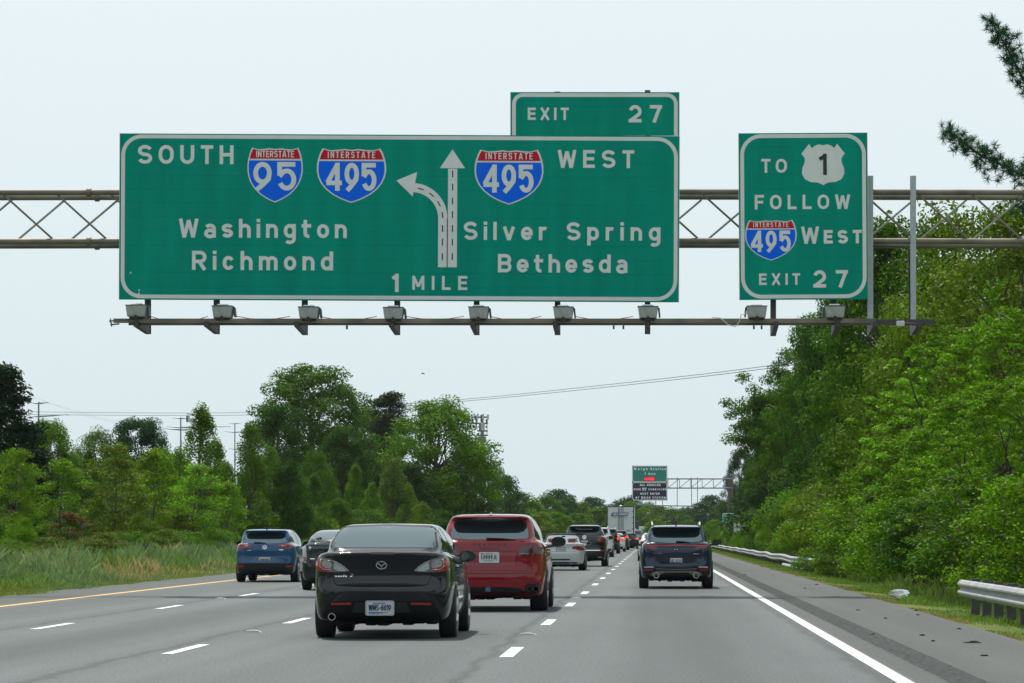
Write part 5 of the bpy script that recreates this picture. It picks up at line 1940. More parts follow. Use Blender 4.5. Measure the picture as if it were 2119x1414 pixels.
Mdk = paint('paint_dark_grey', (.014, .016, .018), .2, .35)
Mwh = paint('paint_white', (.62, .64, .64), .0, .4)
Mbk = paint('paint_black_far', (.006, .007, .008), .0, .3)
far_suv('black SUV with round silver emblem ahead of the silver convertible', -2.85, 131.4, Mdk, 4.85, 1.94, 1.775, emblem=True, mirror=mat('mirror_silver', (.5, .52, .54), .3, .5), h=.04)
far_suv('white SUV mostly hidden behind the black SUV with the round emblem', -3.28, 187.0, Mwh, 4.9, 1.93, 1.80, mirror=mat('mirror_blue', (.03, .12, .22), .2, coat=1), roof=mat('rail_silver', (.55, .57, .58)))
far_suv('dark SUV with tall glowing red brake lights in the queue', -3.22, 221.0, Mbk, 4.7, 1.88, 1.80, lit=True, tall_lamps=True, roof=mat('rail_silver', (.55, .57, .58)))
far_sedan('white car with lit brake lights behind the dark SUV with tall red lamps', -3.0, 246.0, Mwh, 4.6, 1.82, 1.5, lit=True)
far_suv('dark grey SUV with lit brake lights left below the truck doors', -2.95, 272.0, Mdk, 4.7, 1.9, 1.74, lit=True)
far_suv('small black vehicle with row of red lights right behind the white trailer', -2.12, 290.0, Mbk, 4.3, 1.78, 1.50, lit=True)
far_sedan('silver sedan in the right lane, mostly hidden left of the dark blue SUV', .17, 157.0, paint('paint_pale_silver', (.48, .50, .52), .2, .4), 4.6, 1.84, 1.46)
far_sedan('white sedan glimpsed between the red SUV and its mirror', -7.05, 176.0, Mwh, 4.6, 1.8, 1.43)

# ---------------------------------------------------------------- white semi trailer
YT = 312.0
pt = YT / F_PX


def tx(px):
    return (px - 1284.5) * pt


def tz(py):
    return EYE + (VPY - py) * pt


tr = thing('semi_trailer_truck', 'tall white box trailer truck with a slanted blue logo strip on its rear doors', 'truck', ((1284.5 - VPX) * pt, YT, 0))
M_TW = mat('trailer_white', (.58, .62, .62), .45, noise=(1.2, .06))
M_TD = mat('trailer_dark', (.06, .065, .08), .5)
w2_ = 1.33
zt, zb = tz(1048.5), 1.05
MB().box(-w2_, w2_, .06, 14.5, zb, zt - .03).build('body', M_TW, tr)
m = MB()
m.box(-w2_ - .02, w2_ + .02, -.02, .08, zt - .05, zt + .04)
m.box(w2_ - .09, w2_ + .02, -.02, .08, zb, zt - .051)
m.box(-w2_ - .02, -w2_ + .05, -.02, .08, zb, zt - .051)
m.box(-w2_ - .02, w2_ + .02, -.02, .08, zb - .16, zb - .001)
m.build('door_frame', M_TD, tr)
for a, b in ((-w2_ + .055, -.006), (.006, w2_ - .095)):
    d = MB().box(a, b, .0, .055, zb + .01, zt - .055).build('door', M_TW, tr)
    for xx in (a + (.10 if a > 0 else (b - a) - .22), a + (.24 if a > 0 else (b - a) - .08)):
        MB().tube([(xx, -.03, zb + .03), (xx, -.03, zt - .08)], .022, 6).build('lock_rod', M_TD, d)
    for k in range(5):
        z = zb + .25 + k * .58
        e = a if a < 0 else b
        MB().box(e - .12, e + .02, -.03, -.002, z, z + .07).build('hinge', M_TD, d)
lo = MB().prism([(tx(1264), tz(1068)), (tx(1298), tz(1068)), (tx(1301.3), tz(1061)), (tx(1267), tz(1061))], -.075, -.06).build('logo', mat('logo_blue', (.01, .07, .17), .5), tr)
text_on('lettering', 'A&S KINARD', tx(1267.5), -.077, tz(1066.6), 4.4 * pt, .22, M_SWH, lo, width=31 * pt, slant=.25)
text_on('lettering', '4677', tx(1296), -.006, tz(1100), 2.9 * pt, .2, M_TD, tr, width=8.6 * pt)
m = MB()
for xa_, xb_ in ((1267.5, 1276), (1279, 1287), (1289.5, 1297)):
    m.box(tx(xa_), tx(xb_), -.012, -.001, tz(1072.3), tz(1071.2))
m.build('small_print', mat('print_grey', (.25, .28, .3), .6), tr)
for sg in (1, -1):
    MB().box(sg * 1.0 - .22, sg * 1.0 + .22, -.04, -.021, zb - .14, zb - .03).build('tail_light', M_REDL, tr)
    for wy in (1.2, 2.5, 13.5):
        for dx in (.95, 1.18):
            MB().lathe([(-.12, .2), (-.13, .45), (-.1, .5), (.1, .5), (.13, .45), (.12, .2)], 24, 'x', (sg * dx, wy, .5)).build('wheel', M_TYRE, tr, True)
MB().box(-.55, .55, 0, .08, .48, .6).box(-.4, -.34, .01, .07, .6, .89).box(.34, .4, .01, .07, .6, .89).build('underride_bar', M_TD, tr)
MB().box(-.5, .5, .2, 14, .9, 1.04).build('chassis', M_TD, tr)
cab = MB()
cab.box(-1.2, 1.2, 15.3, 17.4, 1.0, 3.7, .12).box(-1.1, 1.1, 17.41, 19.2, .7, 2.2, .15).box(-.45, .45, 12.5, 19, .75, .98)
cab.build('tractor_cab', M_TW, tr)
for sg in (1, -1):
    m = MB()
    m.box(sg * 1.60 - .13, sg * 1.60 + .13, 17.2, 17.3, 1.9, 2.75, .03)
    m.tube([(sg * 1.15, 17.3, 2.3), (sg * 1.6, 17.25, 2.3)], .03, 6)
    m.build('wing_mirror', M_TD, tr)
    for wy in (18.3,):
        MB().lathe([(-.14, .2), (-.15, .45), (-.1, .5), (.1, .5), (.15, .45), (.14, .2)], 24, 'x', (sg * 1.05, wy, .5)).build('wheel', M_TYRE, tr, True)
MB().lathe([(0, .0), (0, .16), (.1, .12), (.16, .0)], 12, 'z', (0, .3, zt + .0)).build('roof_marker', mat('marker_white', (.8, .82, .8), .4), tr)

# pale box truck far ahead
YB = 640.0
bt = thing('box_truck', 'pale box truck seen end on far ahead, left of the dark blue SUV roof', 'truck', ((1329.5 - VPX) * YB / F_PX, YB, 0))
m = MB()
m.box(-.95, .95, 0, 5.5, .95, 3.0, .12)
m.build('body', mat('van_pale', (.40, .44, .44), .5), bt)
MB().box(-.80, -.005, -.03, -.001, 1.1, 2.75, .0).box(.005, .80, -.03, -.001, 1.1, 2.75).build('door', mat('van_door', (.36, .40, .41), .5), bt)
MB().box(-.9, .9, .05, 6.8, .5, .94).build('chassis', M_TD, bt)
MB().box(-.9, .9, 5.6, 7.0, .945, 2.4, .15).build('cab', mat('van_pale', (.4, .44, .44)), bt)
for sg in (1, -1):
    for wy in (1.2, 6.0):
        MB().lathe([(-.12, .2), (-.13, .36), (-.1, .42), (.1, .42), (.13, .36), (.12, .2)], 18, 'x', (sg * .8, wy, .42)).build('wheel', M_TYRE, bt, True)
    MB().box(sg * .85 - .07, sg * .85 + .07, -.03, -.001, .98, 1.09).build('tail_light', M_REDL, bt)
YB = 560.0
bt = thing('delivery_van', 'pale grey van in the queue just right of the white trailer', 'van', ((1317.2 - VPX) * YB / F_PX, YB, 0))
MB().prism([(0, .45), (0, 2.0), (.12, 2.35), (3.6, 2.4), (4.4, 1.5), (5.3, 1.2), (5.4, .45)], -.9, .9, 'x').build('body', mat('van_grey', (.3, .33, .34), .5), bt)
MB().box(-.75, .75, -.02, -.001, 1.4, 2.0).build('rear_window', M_GLASS, bt)
for sg in (1, -1):
    MB().box(sg * .8 - .07, sg * .8 + .07, -.02, -.001, 1.0, 1.35).build('tail_light', M_REDL, bt)
    for wy in (1.0, 4.4):
        MB().lathe([(-.1, .2), (-.11, .3), (-.09, .36), (.09, .36), (.11, .3), (.1, .2)], 18, 'x', (sg * .8, wy, .36)).build('wheel', M_TYRE, bt, True)

# ============================================================ GUARDRAILS
def guardrail(label, pts, z_top, posts, second=None, end_post=True):
    """pts: (x, y, ground z) along the rail; W-beam on posts"""
    x0, y0, g0 = pts[0]
    t = thing('guardrail', label, 'guardrail', (x0, y0, g0))
    prof = [(0, -.155), (-.035, -.14), (-.08, -.09), (-.08, -.065), (-.02, -.015), (-.02, .015), (-.08, .065), (-.08, .09), (-.035, .14), (0, .155)]

    def beam(pp, zt_, name):
        vs, fs = [], []
        n = len(prof)
        for (x, y, g) in pp:
            for a, b in prof:
                vs.append((x + a - x0, y - y0, g + zt_ - .155 + b - g0))
        for i in range(len(pp) - 1):
            for k in range(n - 1):
                fs.append((i * n + k, i * n + k + 1, (i + 1) * n + k + 1, (i + 1) * n + k))
        # back skin
        o = len(vs)
        for (x, y, g) in pp:
            for a, b in prof:
                vs.append((x + a + .006 - x0, y - y0, g + zt_ - .155 + b - g0))
        for i in range(len(pp) - 1):
            for k in range(n - 1):
                fs.append((o + i * n + k, o + (i + 1) * n + k, o + (i + 1) * n + k + 1, o + i * n + k + 1))
        for k in range(n - 1):
            fs.append((k, o + k, o + k + 1, k + 1))
        return mesh_obj(name, vs, fs, mat('guardrail_zinc', (.27, .29, .30), .55, .25, noise=(2.5, .2)), t, False)
    beam(pts, z_top, 'rail')
    if second:
        beam(second, z_top - .36, 'lower_rail')
    for (x, y, g) in posts:
        m = MB()
        m.box(x + .12 - x0, x + .27 - x0, y - .08 - y0, y + .08 - y0, -.4, g + z_top + .03 - g0)
        m.build('post', mat('guardrail_post', (.06, .06, .058), .8, noise=(6, .3)), t)
        MB().box(x + .007 - x0, x + .119 - x0, y - .07 - y0, y + .07 - y0, g + z_top - .33 - g0, g + z_top + .0 - g0).build('blockout', mat('guardrail_block', (.1, .1, .1), .7), t)


xg = 5.72
near = [(xg + .02, 58.3, -.12)] + [(xg, y, -.12) for y in (57.6, 54, 50, 46, 42, 36, 28)]
guardrail('near steel guardrail with a blunt end, running off the right picture edge', near, .62, [(xg, 57.5 - k * 1.905, -.12) for k in range(13)])
fr = []
rr = random.Random(2)
y = 121.0
while y < 330:
    fr.append((6.05 + .05 * math.sin(y * .23) + (.0 if y > 128 else (128 - y) * .02), y, -.20 + .022 * math.sin(y * .31)))
    y += 3.0
guardrail('long wavy far guardrail, its near end overgrown, running towards the dark blue SUV', fr, .62, [(6.05, y, -.2) for y in np.arange(123, 330, 3.81)], [(6.0, y, -.22) for y in (124, 130, 137, 144)])
# ============================================================ TREES AND PLANTS
M_BARK = mat('bark', (.055, .045, .036), .9, noise=(6, .4))
M_LEAF = leaf_mat('foliage')
M_NEEDLE = leaf_mat('needles', .15, .3, .6)


def leaves(centers, radii, counts, size, rng, up=.5, out=.6, shell=.45, droop=0.0, aspect=.55):
    """leaf quads scattered through ellipsoid clumps -> (n,4,3)"""
    cs = np.repeat(np.asarray(centers, float), counts, 0)
    rs = np.repeat(np.asarray(radii, float), counts, 0)
    n = len(cs)
    d = rng.normal(size=(n, 3))
    d /= np.linalg.norm(d, axis=1)[:, None]
    r = rng.random(n) ** shell
    p = cs + d * rs * r[:, None]
    nrm = d * out + np.array([0, 0, up]) + rng.normal(size=(n, 3)) * .55
    nrm /= np.linalg.norm(nrm, axis=1)[:, None]
    tan = np.cross(nrm, rng.normal(size=(n, 3)))
    if droop:
        tan = tan + np.array([0, 0, -droop])
    tan -= nrm * (tan * nrm).sum(1)[:, None]
    tan /= np.maximum(np.linalg.norm(tan, axis=1), 1e-6)[:, None]
    bit = np.cross(nrm, tan)
    L = size * (.6 + .8 * rng.random(n))[:, None]
    W = L * aspect
    q = np.stack([p - tan * L * .5, p + bit * W * .5 + nrm * L * .06, p + tan * L * .5, p - bit * W * .5 + nrm * L * .06], 1)
    return q


def limb(m, p, q, r0, r1, rng, bend=.12, n=4, sides=6):
    p, q = np.array(p, float), np.array(q, float)
    L = np.linalg.norm(q - p)
    pts = [p + (q - p) * k / n + (rng.normal(size=3) * bend * L * math.sin(math.pi * k / n) * .5 if 0 < k < n else 0) for k in range(n + 1)]
    m.tube(pts, [r0 + (r1 - r0) * k / n for k in range(n + 1)], sides)
    return pts


def tree_proto(kind, seed):
    """returns (trunk MB, leaf quads, height)"""
    rng = np.random.default_rng(seed)
    m = MB()
    C, RD, N = [], [], []
    size, up, out, droop, aspect, shell = .2, .5, .6, 0, .55, .45
    if kind in ('oak', 'maple', 'olive', 'far'):
        H = {'oak': 15, 'maple': 12, 'olive': 13, 'far': 10}[kind]
        W = {'oak': 4.9, 'maple': 4.2, 'olive': 4.4, 'far': 3.6}[kind]
        base = {'oak': .12, 'maple': .08, 'olive': .12, 'far': .06}[kind]
        limb(m, (0, 0, -.5), (rng.normal() * .4, rng.normal() * .4, H * .85), .28, .05, rng, .05, 6, 8)
        K = {'oak': 100, 'maple': 105, 'olive': 88, 'far': 60}[kind]
        for k in range(K):
            t = (k + .5) / K
            z = base + (1 - base) * t ** .85
            prof = math.sin(math.pi * min(1, (z - base) / (1 - base) * .74 + .22)) ** .7
            a = k * 2.4 + rng.normal() * .4
            rr = W * prof * (.25 + .75 * rng.random() ** .5)
            c = np.array([rr * math.cos(a), rr * math.sin(a), H * z * (.93 + .05 * rng.random())])
            cr = {'oak': 1.15, 'maple': 1.05, 'olive': .95, 'far': 1.0}[kind] * (.65 + .65 * rng.random())
            C.append(c)
            RD.append((cr, cr, cr * (.62 if kind == 'oak' else .75)))
            N.append(int({'oak': 300, 'maple': 290, 'olive': 250, 'far': 120}[kind] * cr * cr))
            if k % 2 == 0:
                limb(m, (0, 0, c[2] * (.55 + .2 * rng.random())), c, .07, .015, rng, .15, 4, 5)
        size = {'oak': .215, 'maple': .205, 'olive': .18, 'far': .34}[kind]
        droop = {'oak': 0, 'maple': .6, 'olive': .3, 'far': 0}[kind]
    elif kind == 'pear':
        H = 8.5
        limb(m, (0, 0, -.4), (.1, 0, H * .95), .12, .02, rng, .03, 6, 7)
        for k in range(95):
            t = rng.random() ** 1.15
            z = .10 + .90 * t
            a = k * 2.4
            w = 1.75 * (1 - t) ** .62 * min(1, .45 + t * 3.2)
            rr = w * (.35 + .65 * rng.random() ** .5)
            c = (rr * math.cos(a), rr * math.sin(a), H * z)
            cr = .42 + .25 * rng.random() * (1 - t)
            C.append(c)
            RD.append((cr * .8, cr * .8, cr * 1.25))
            N.append(int(135 * (cr / .5) ** 2))
            if k % 3 == 0:
                limb(m, (0, 0, max(.2, H * z - rr * 1.5)), c, .03, .008, rng, .1, 3, 4)
        size, up, out = .13, .35, .8
    elif kind == 'sapling':
        H = 5.6
        limb(m, (0, 0, -.3), (rng.normal() * .15, rng.normal() * .15, H * .95), .055, .012, rng, .04, 6, 6)
        for k in range(46):
            t = rng.random() ** .9
            z = .26 + .74 * t
            a = k * 2.4 + rng.normal() * .3
            w = 1.55 * math.sin(math.pi * min(.97, .18 + .8 * t)) ** .8
            rr = w * (.2 + .8 * rng.random() ** .6)
            c = (rr * math.cos(a), rr * math.sin(a), H * z)
            C.append(c)
            cr = .34 + .26 * rng.random()
            RD.append((cr, cr, cr * .5))
            N.append(int(105 * (cr / .45) ** 2))
            limb(m, (0, 0, max(.3, H * z - rr * .55)), c, .018, .005, rng, .12, 3, 4)
        size, up, out, droop = .125, .75, .35, .25
    elif kind == 'conifer':
        H = 9.5
        limb(m, (0, 0, -.4), (0, 0, H * .98), .16, .02, rng, .01, 5, 8)
        for k in range(150):
            t = rng.random() ** 1.1
            z = .04 + .96 * t
            a = k * 2.4
            w = 2.3 * (1 - t) ** .8 + .15
            rr = w * (.4 + .6 * rng.random() ** .5)
            C.append((rr * math.cos(a), rr * math.sin(a), H * z - rr * .1))
            cr = .5 + .25 * rng.random()
            RD.append((cr, cr, cr * .7))
            N.append(190)
        size, up, out, aspect = .2, .3, .7, .4
    elif kind == 'locust':
        H = 7.5
        for s in range(3):
            limb(m, (rng.normal() * .3, rng.normal() * .3, -.4), (rng.normal() * 1.1, rng.normal() * 1.1, H * .8), .09, .02, rng, .08, 5, 6)
        for k in range(105):
            t = rng.random() ** .8
            z = .08 + .92 * t
            a = k * 2.4 + rng.normal() * .4
            w = 2.5 * math.sin(math.pi * min(.96, .22 + .74 * t)) ** .6
            rr = w * (.35 + .65 * rng.random() ** .5)
            c = np.array((rr * math.cos(a), rr * math.sin(a), H * z))
            # feathery sprays: a drooping string of small clumps
            o = np.array((math.cos(a), math.sin(a), -.1 - .35 * rng.random()))
            L = .7 + .7 * rng.random()
            for j in range(3):
                C.append(c + o * L * (j - .6) * .5 + np.array((0, 0, -.06 * j * j)))
                cr = .40 - .07 * j
                RD.append((cr, cr, cr * .42))
                N.append(74)
            if k % 3 == 0:
                limb(m, (0, 0, max(.3, H * z - rr * .8)), c, .03, .008, rng, .12, 3, 4)
        size, up, out, droop, aspect = .122, .8, .25, .35, .5
    elif kind == 'shrub':
        H = 3.2
        for s in range(6):
            limb(m, (rng.normal() * .3, rng.normal() * .3, -.4), (rng.normal() * .9, rng.normal() * .9, H * (.6 + .35 * rng.random())), .03, .008, rng, .1, 4, 5)
        for k in range(60):
            t = rng.random()
            a = k * 2.4
            w = 1.7 * math.sin(math.pi * min(.95, .3 + .64 * t)) ** .6
            rr = w * (.3 + .7 * rng.random() ** .5)
            C.append((rr * math.cos(a), rr * math.sin(a), H * (.05 + .93 * t)))
            cr = .36 + .3 * rng.random()
            RD.append((cr, cr, cr * .7))
            N.append(int(150 * (cr / .5) ** 2))
        size, up, out, droop = .112, .6, .5, .2
    elif kind == 'bare_pine':
        H = 13
        limb(m, (0, 0, -.4), (.3, 0, H * .97), .24, .04, rng, .02, 6, 8)
        for k in range(120):
            t = rng.random() ** .8
            z = .10 + .90 * t
            a = k * 2.4 + rng.normal() * .3
            w = 3.6 * (1.04 - t) ** .5
            rr = w * (.35 + .65 * rng.random())
            c = np.array((rr * math.cos(a), rr * math.sin(a), H * z + rr * .12))
            limb(m, (0, 0, H * z - rr * .1), c, .045, .012, rng, .14, 4, 5)
            for j in range(2):
                C.append(c * np.array((1 - .3 * j, 1 - .3 * j, 1)))
                RD.append((.8, .8, .34))
                N.append(120)
        size, up, out, aspect = .24, .7, .3, .28
    elif kind == 'leaning':
        H = 14.0
        # trunk leaning left, long arching limbs to the left (towards -x)
        tr_ = limb(m, (0, 0, -.5), (-2.3, .2, 6.2), .30, .2, rng, .05, 5, 8)
        t2 = limb(m, (.1, .1, 1.0), (.9, -.2, 7.2), .16, .07, rng, .06, 4, 7)
        ends = []
        for tip, r in (((-6.9, .4, 8.4), .13), ((-6.0, -.8, 6.7), .10), ((-5.4, .8, 10.4), .12), ((-3.5, -.4, 12.2), .12), ((-1.5, .6, 12.8), .1), ((-6.6, .2, 7.2), .07), ((-6.3, -.3, 9.4), .08)):
            pts = limb(m, tr_[-1] if tip[2] > 7 else tr_[-2], tip, r, .03, rng, .10, 5, 6)
            ends += [(p, .9) for p in pts[2:]] + [((np.asarray(pts[i]) + np.asarray(pts[i + 1])) / 2, .9) for i in range(2, len(pts) - 1)]
        for tip in ((1.8, .2, 10.5), (.6, -.5, 11.8), (2.2, .5, 8.6)):
            pts = limb(m, t2[-1], tip, .07, .02, rng, .1, 4, 5)
            ends += [(p, .8) for p in pts[1:]]
        for p, r in ends:
            for j in range(7):
                c = np.asarray(p) + rng.normal(size=3) * np.array((.85, .9, .6)) + np.array((.15, 0, .25))
                cr = .5 + .4 * rng.random()
                C.append(c)
                RD.append((cr, cr, cr * .62))
                N.append(int(260 * cr))
                limb(m, p, c, .02, .006, rng, .1, 2, 4)
        for k in range(34):                                     # denser lower right crown
            c = np.array((rng.normal() * 1.6 - 1.0, rng.normal() * 1.2, 3.6 + 4.5 * rng.random()))
            cr = .7 + .4 * rng.random()
            C.append(c)
            RD.append((cr, cr, cr * .7))
            N.append(110)
        size, droop = .19, .3
    q = leaves(C, RD, N, size, rng, up, out, shell, droop, aspect)
    return m, q, H


PROTO = {}


def make_tree(kind, variant, label, cat, loc, height, color, group=None, wf=1.0, rot=None, seed=0, name=None):
    key = (kind, variant)
    rr = random.Random(hash((label, round(loc[0] * 7), round(loc[1]))) & 0xffff if False else int(abs(loc[0]) * 131 + loc[1] * 17) + seed)
    rz = rot if rot is not None else rr.uniform(0, 6.28)
    nm = name or {'oak': 'oak_tree', 'maple': 'maple_tree', 'olive': 'oak_tree', 'far': 'distant_tree', 'pear': 'pear_tree', 'sapling': 'sapling', 'conifer': 'conifer', 'locust': 'locust_tree', 'shrub': 'shrub', 'bare_pine': 'pine_tree', 'leaning': 'leaning_tree'}[kind]
    if key not in PROTO:
        m, q, H = tree_proto(kind, 100 * (abs(hash_str(kind)) % 97) + variant)
        mt = m.build('trunk', M_BARK, None, True)
        mc = quads_obj('crown', q, M_NEEDLE if kind in ('conifer', 'bare_pine') else M_LEAF)
        PROTO[key] = (mt.data, mc.data, H)
        bpy.data.objects.remove(mt)
        bpy.data.objects.remove(mc)
    md, cd, H = PROTO[key]
    s = height / H
    t = thing(nm, label, cat, loc, group, rz)
    t.scale = (s * wf, s * wf, s)
    tr = link(bpy.data.objects.new('trunk', md), t)
    cr = link(bpy.data.objects.new('crown', cd), t)
    cr.color = (*color, 1)
    return t


def hash_str(s):
    h = 7
    for ch in s:
        h = (h * 31 + ord(ch)) & 0xffffff
    return h


def plant(kind, variant, px, top, y, color, label, cat='tree', wf=1.0, group=None, rot=None, name=None, zoff=0.0):
    """a tree whose crown top shows at photo pixel (px, top), standing at distance y"""
    x = (px - VPX) * y / F_PX
    g = gz(x) + zoff
    h = EYE + (VPY - top) * y / F_PX - g
    return make_tree(kind, variant, label, cat, (x, y, g), h, color, group, wf, rot, name=name)


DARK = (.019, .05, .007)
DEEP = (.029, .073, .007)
MID = (.056, .114, .007)
FRESH = (.082, .158, .007)
BRIGHT = (.11, .195, .007)
LIME = (.15, .27, .016)
YELL = (.12, .165, .010)
RUST = (.10, .058, .014)
OLIVE = (.076, .118, .010)
PALE = (.15, .155, .05)
GREY = (.026, .044, .018)
BLUEG = (.026, .066, .024)

# ---------------- left side, back row to front
T = plant
T('conifer', 0, 2, 765, 150, (.012, .03, .014), 'tall dark conifer at the left edge of the picture', wf=1.5)
T('maple', 0, 100, 865, 165, FRESH, 'leafy green tree just right of the dark conifer, below a pylon', wf=.75)
T('oak', 0, 287, 862, 235, BLUEG, 'round-topped oak standing behind the left saplings, between two pylons', wf=1.0)
T('olive', 0, 200, 885, 225, OLIVE, 'olive green tree crown left of the round-topped oak', wf=.9)
T('maple', 1, 20, 935, 140, FRESH, 'mid green tree in front of the dark conifer at the left edge', wf=.8)
T('maple', 0, 330, 925, 190, BRIGHT, 'bright green tree right below the round-topped oak', wf=.7)
T('pear', 0, 417, 846, 176, (.085, .15, .012), 'tall pointed pear tree, the tallest point of the left row, in front of a pylon', wf=1.15)
T('pear', 1, 372, 930, 172, BRIGHT, 'shorter pale green pointed tree at the left foot of the tallest pear tree', wf=1.2)
T('pear', 1, 520, 880, 190, (.075, .125, .012), 'pointed tree behind the blue crossover', wf=1.15)
T('pear', 0, 468, 960, 183, FRESH, 'shorter pointed tree between two tall pointed trees, left of the blue crossover', wf=1.2)
T('maple', 1, 598, 955, 205, DEEP, 'dark green rounded tree above the charcoal liftback', wf=.72)
T('oak', 1, 645, 752, 275, MID, 'tallest oak of the left skyline with lumpy crown against the sky', wf=1.15)
T('oak', 0, 580, 835, 262, (.03, .072, .008), 'dark oak crown spreading left from the tallest oak', wf=.85)
T('oak', 1, 712, 880, 262, DEEP, 'dark oak crown leaning right below the tallest oak', wf=.9)
T('bare_pine', 0, 806, 812, 305, GREY, 'dark grey-green thin pine between the tallest oak and the bright maple', wf=1.05)
T('maple', 0, 770, 838, 330, OLIVE, 'olive treetop peeping out left of the thin grey pine', wf=.6)
T('maple', 1, 905, 828, 285, FRESH, 'broad bright green maple left of the cell tower', wf=1.2)
T('maple', 0, 968, 905, 292, MID, 'lower dark maple shoulder right of the bright maple, by the cell tower', wf=.85)
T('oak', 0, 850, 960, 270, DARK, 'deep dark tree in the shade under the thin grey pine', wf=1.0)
T('olive', 1, 655, 930, 235, MID, 'mid green tree in front of the tallest oak', wf=.8)
T('pear', 0, 735, 965, 250, FRESH, 'narrow pointed tree left of the pale cone-shaped tree', wf=1.05)
T('pear', 1, 813, 952, 245, (.085, .125, .025), 'pale cone-shaped tree above the black sedan roof', wf=1.35)
T('locust', 0, 873, 1040, 238, YELL, 'small yellow-green bush tree right of the pale cone-shaped tree', wf=.75)
T('maple', 0, 700, 1030, 230, MID, 'low green tree above the black sedan roof left corner', wf=.9)
T('olive', 0, 1012, 950, 355, DEEP, 'open dark tree above the red SUV roof', wf=.85)
T('far', 0, 1047, 983, 420, BLUEG, 'dark bluish tree with a broken top right of the bright maple group', wf=.9)
for i, (px, top, y, col, lab) in enumerate(((250, 925, 185, FRESH, 'pale pointed young tree left of the round-topped oak crown'), (345, 950, 168, BRIGHT, 'pale pointed young tree right of the rust-tipped sapling'),
                                            (446, 915, 186, FRESH, 'pale pointed young tree touching the tall pear right side'), (560, 925, 205, FRESH, 'pale pointed young tree above the blue crossover rear'),
                                            (650, 985, 222, MID, 'pointed young tree left above the black sedan'), (770, 1000, 240, FRESH, 'short pointed young tree beside the pale cone-shaped tree'),
                                            (845, 1005, 246, BRIGHT, 'short pointed young tree at the right foot of the pale cone-shaped tree'), (185, 930, 165, MID, 'slim pointed tree behind the rust-coloured bush'),
                                            (65, 915, 160, FRESH, 'slim pointed tree in front of the dark conifer'))):
    T('pear', i % 2, px, top, y, col, lab, wf=1.25)
# front row of saplings
T('sapling', 0, 40, 935, 121, (.115, .18, .008), 'thin-trunked sapling closest to the left edge of the verge', 'sapling', wf=1.0)
T('shrub', 0, 42, 1075, 116, BRIGHT, 'small bright bush around a thin trunk at the left edge', 'bush', wf=.7)
T('sapling', 1, 130, 955, 130, BRIGHT, 'green sapling second from the left edge', 'sapling', wf=1.15)
T('sapling', 0, 232, 925, 128, (.10, .125, .011), 'rust-tipped sapling in the middle of the left verge', 'sapling', wf=1.1)
T('sapling', 1, 172, 985, 138, MID, 'dark green sapling behind the rust-coloured bush', 'sapling', wf=1.2)
T('sapling', 1, 318, 935, 146, (.12, .19, .008), 'bright green sapling between the rust-tipped one and the tall pear', 'sapling', wf=1.1)
T('sapling', 0, 408, 965, 150, LIME, 'yellow-green sapling with dark straight trunk below the tall pear tree', 'sapling', wf=1.25)
T('sapling', 1, 472, 1000, 166, BRIGHT, 'last sapling of the row, left of the blue crossover', 'sapling', wf=1.1)
T('sapling', 0, 275, 985, 150, YELL, 'olive sapling behind the rust-tipped one', 'sapling', wf=1.2)
T('sapling', 1, 143, 1062, 121, RUST, 'rust-coloured bush in the left verge grass', 'bush', wf=2.0, name='shrub')
T('shrub', 0, 296, 1068, 140, OLIVE, 'low olive bush with bare stems right of the rust-coloured bush', 'bush', wf=.9)
T('sapling', 0, 362, 1055, 150, (.12, .085, .016), 'orange-tinged bush near the foot of the yellow-green sapling', 'bush', wf=1.9, name='shrub')
for i, (px, top, y, col, lab) in enumerate(((18, 1120, 104, FRESH, 'low weedy shrub at the left picture edge, in front of the saplings'), (95, 1112, 110, OLIVE, 'low olive shrub between the thin trunk and the rust-coloured bush'),
                                            (205, 1105, 119, (.10, .12, .02), 'low straw-green shrub right in front of the rust-tipped sapling'), (258, 1100, 126, FRESH, 'low fresh shrub right of the rust-tipped sapling trunk'),
                                            (330, 1098, 138, OLIVE, 'low olive shrub in front of the orange-tinged bush'), (388, 1100, 142, FRESH, 'low green shrub at the foot of the dark straight trunk'),
                                            (430, 1096, 152, MID, 'low dark-green shrub near the right end of the meadow'), (468, 1100, 158, FRESH, 'low bright shrub against the left side of the blue crossover'))):
    T('shrub', i % 2, px, top, y, col, lab, 'bush', wf=1.7)
for i, (px, top, y, col, lab) in enumerate((
        (-40, 1060, 135, MID, 'green undergrowth bush cut by the left picture edge'), (85, 1075, 142, DEEP, 'dark bush behind the thin-trunked left sapling'),
        (200, 1080, 150, DEEP, 'dark bush behind the rust-coloured bush'), (262, 1090, 160, MID, 'low green bush under the rust-tipped sapling'),
        (330, 1085, 168, DEEP, 'dark bush left of the orange-tinged bush'), (400, 1085, 176, MID, 'green bush behind the yellow-green sapling'),
        (445, 1092, 178, FRESH, 'green bush just left of the blue crossover'), (495, 1070, 190, DEEP, 'dark bush directly behind the blue crossover left side'),
        (560, 1045, 205, DEEP, 'dark bush directly above the blue crossover roof'), (620, 1050, 215, MID, 'green bush above the charcoal liftback roof'),
        (670, 1075, 222, YELL, 'yellowish bush between the charcoal liftback and the black sedan'), (760, 1055, 236, MID, 'green bush above the middle of the black sedan roof'),
        (905, 1060, 255, DEEP, 'dark bush between the black sedan and the red SUV'), (980, 1040, 285, DEEP, 'dark bush above the red SUV roof'))):
    T('shrub', i % 2, px, top, y, col, lab, 'bush', wf=1.35)

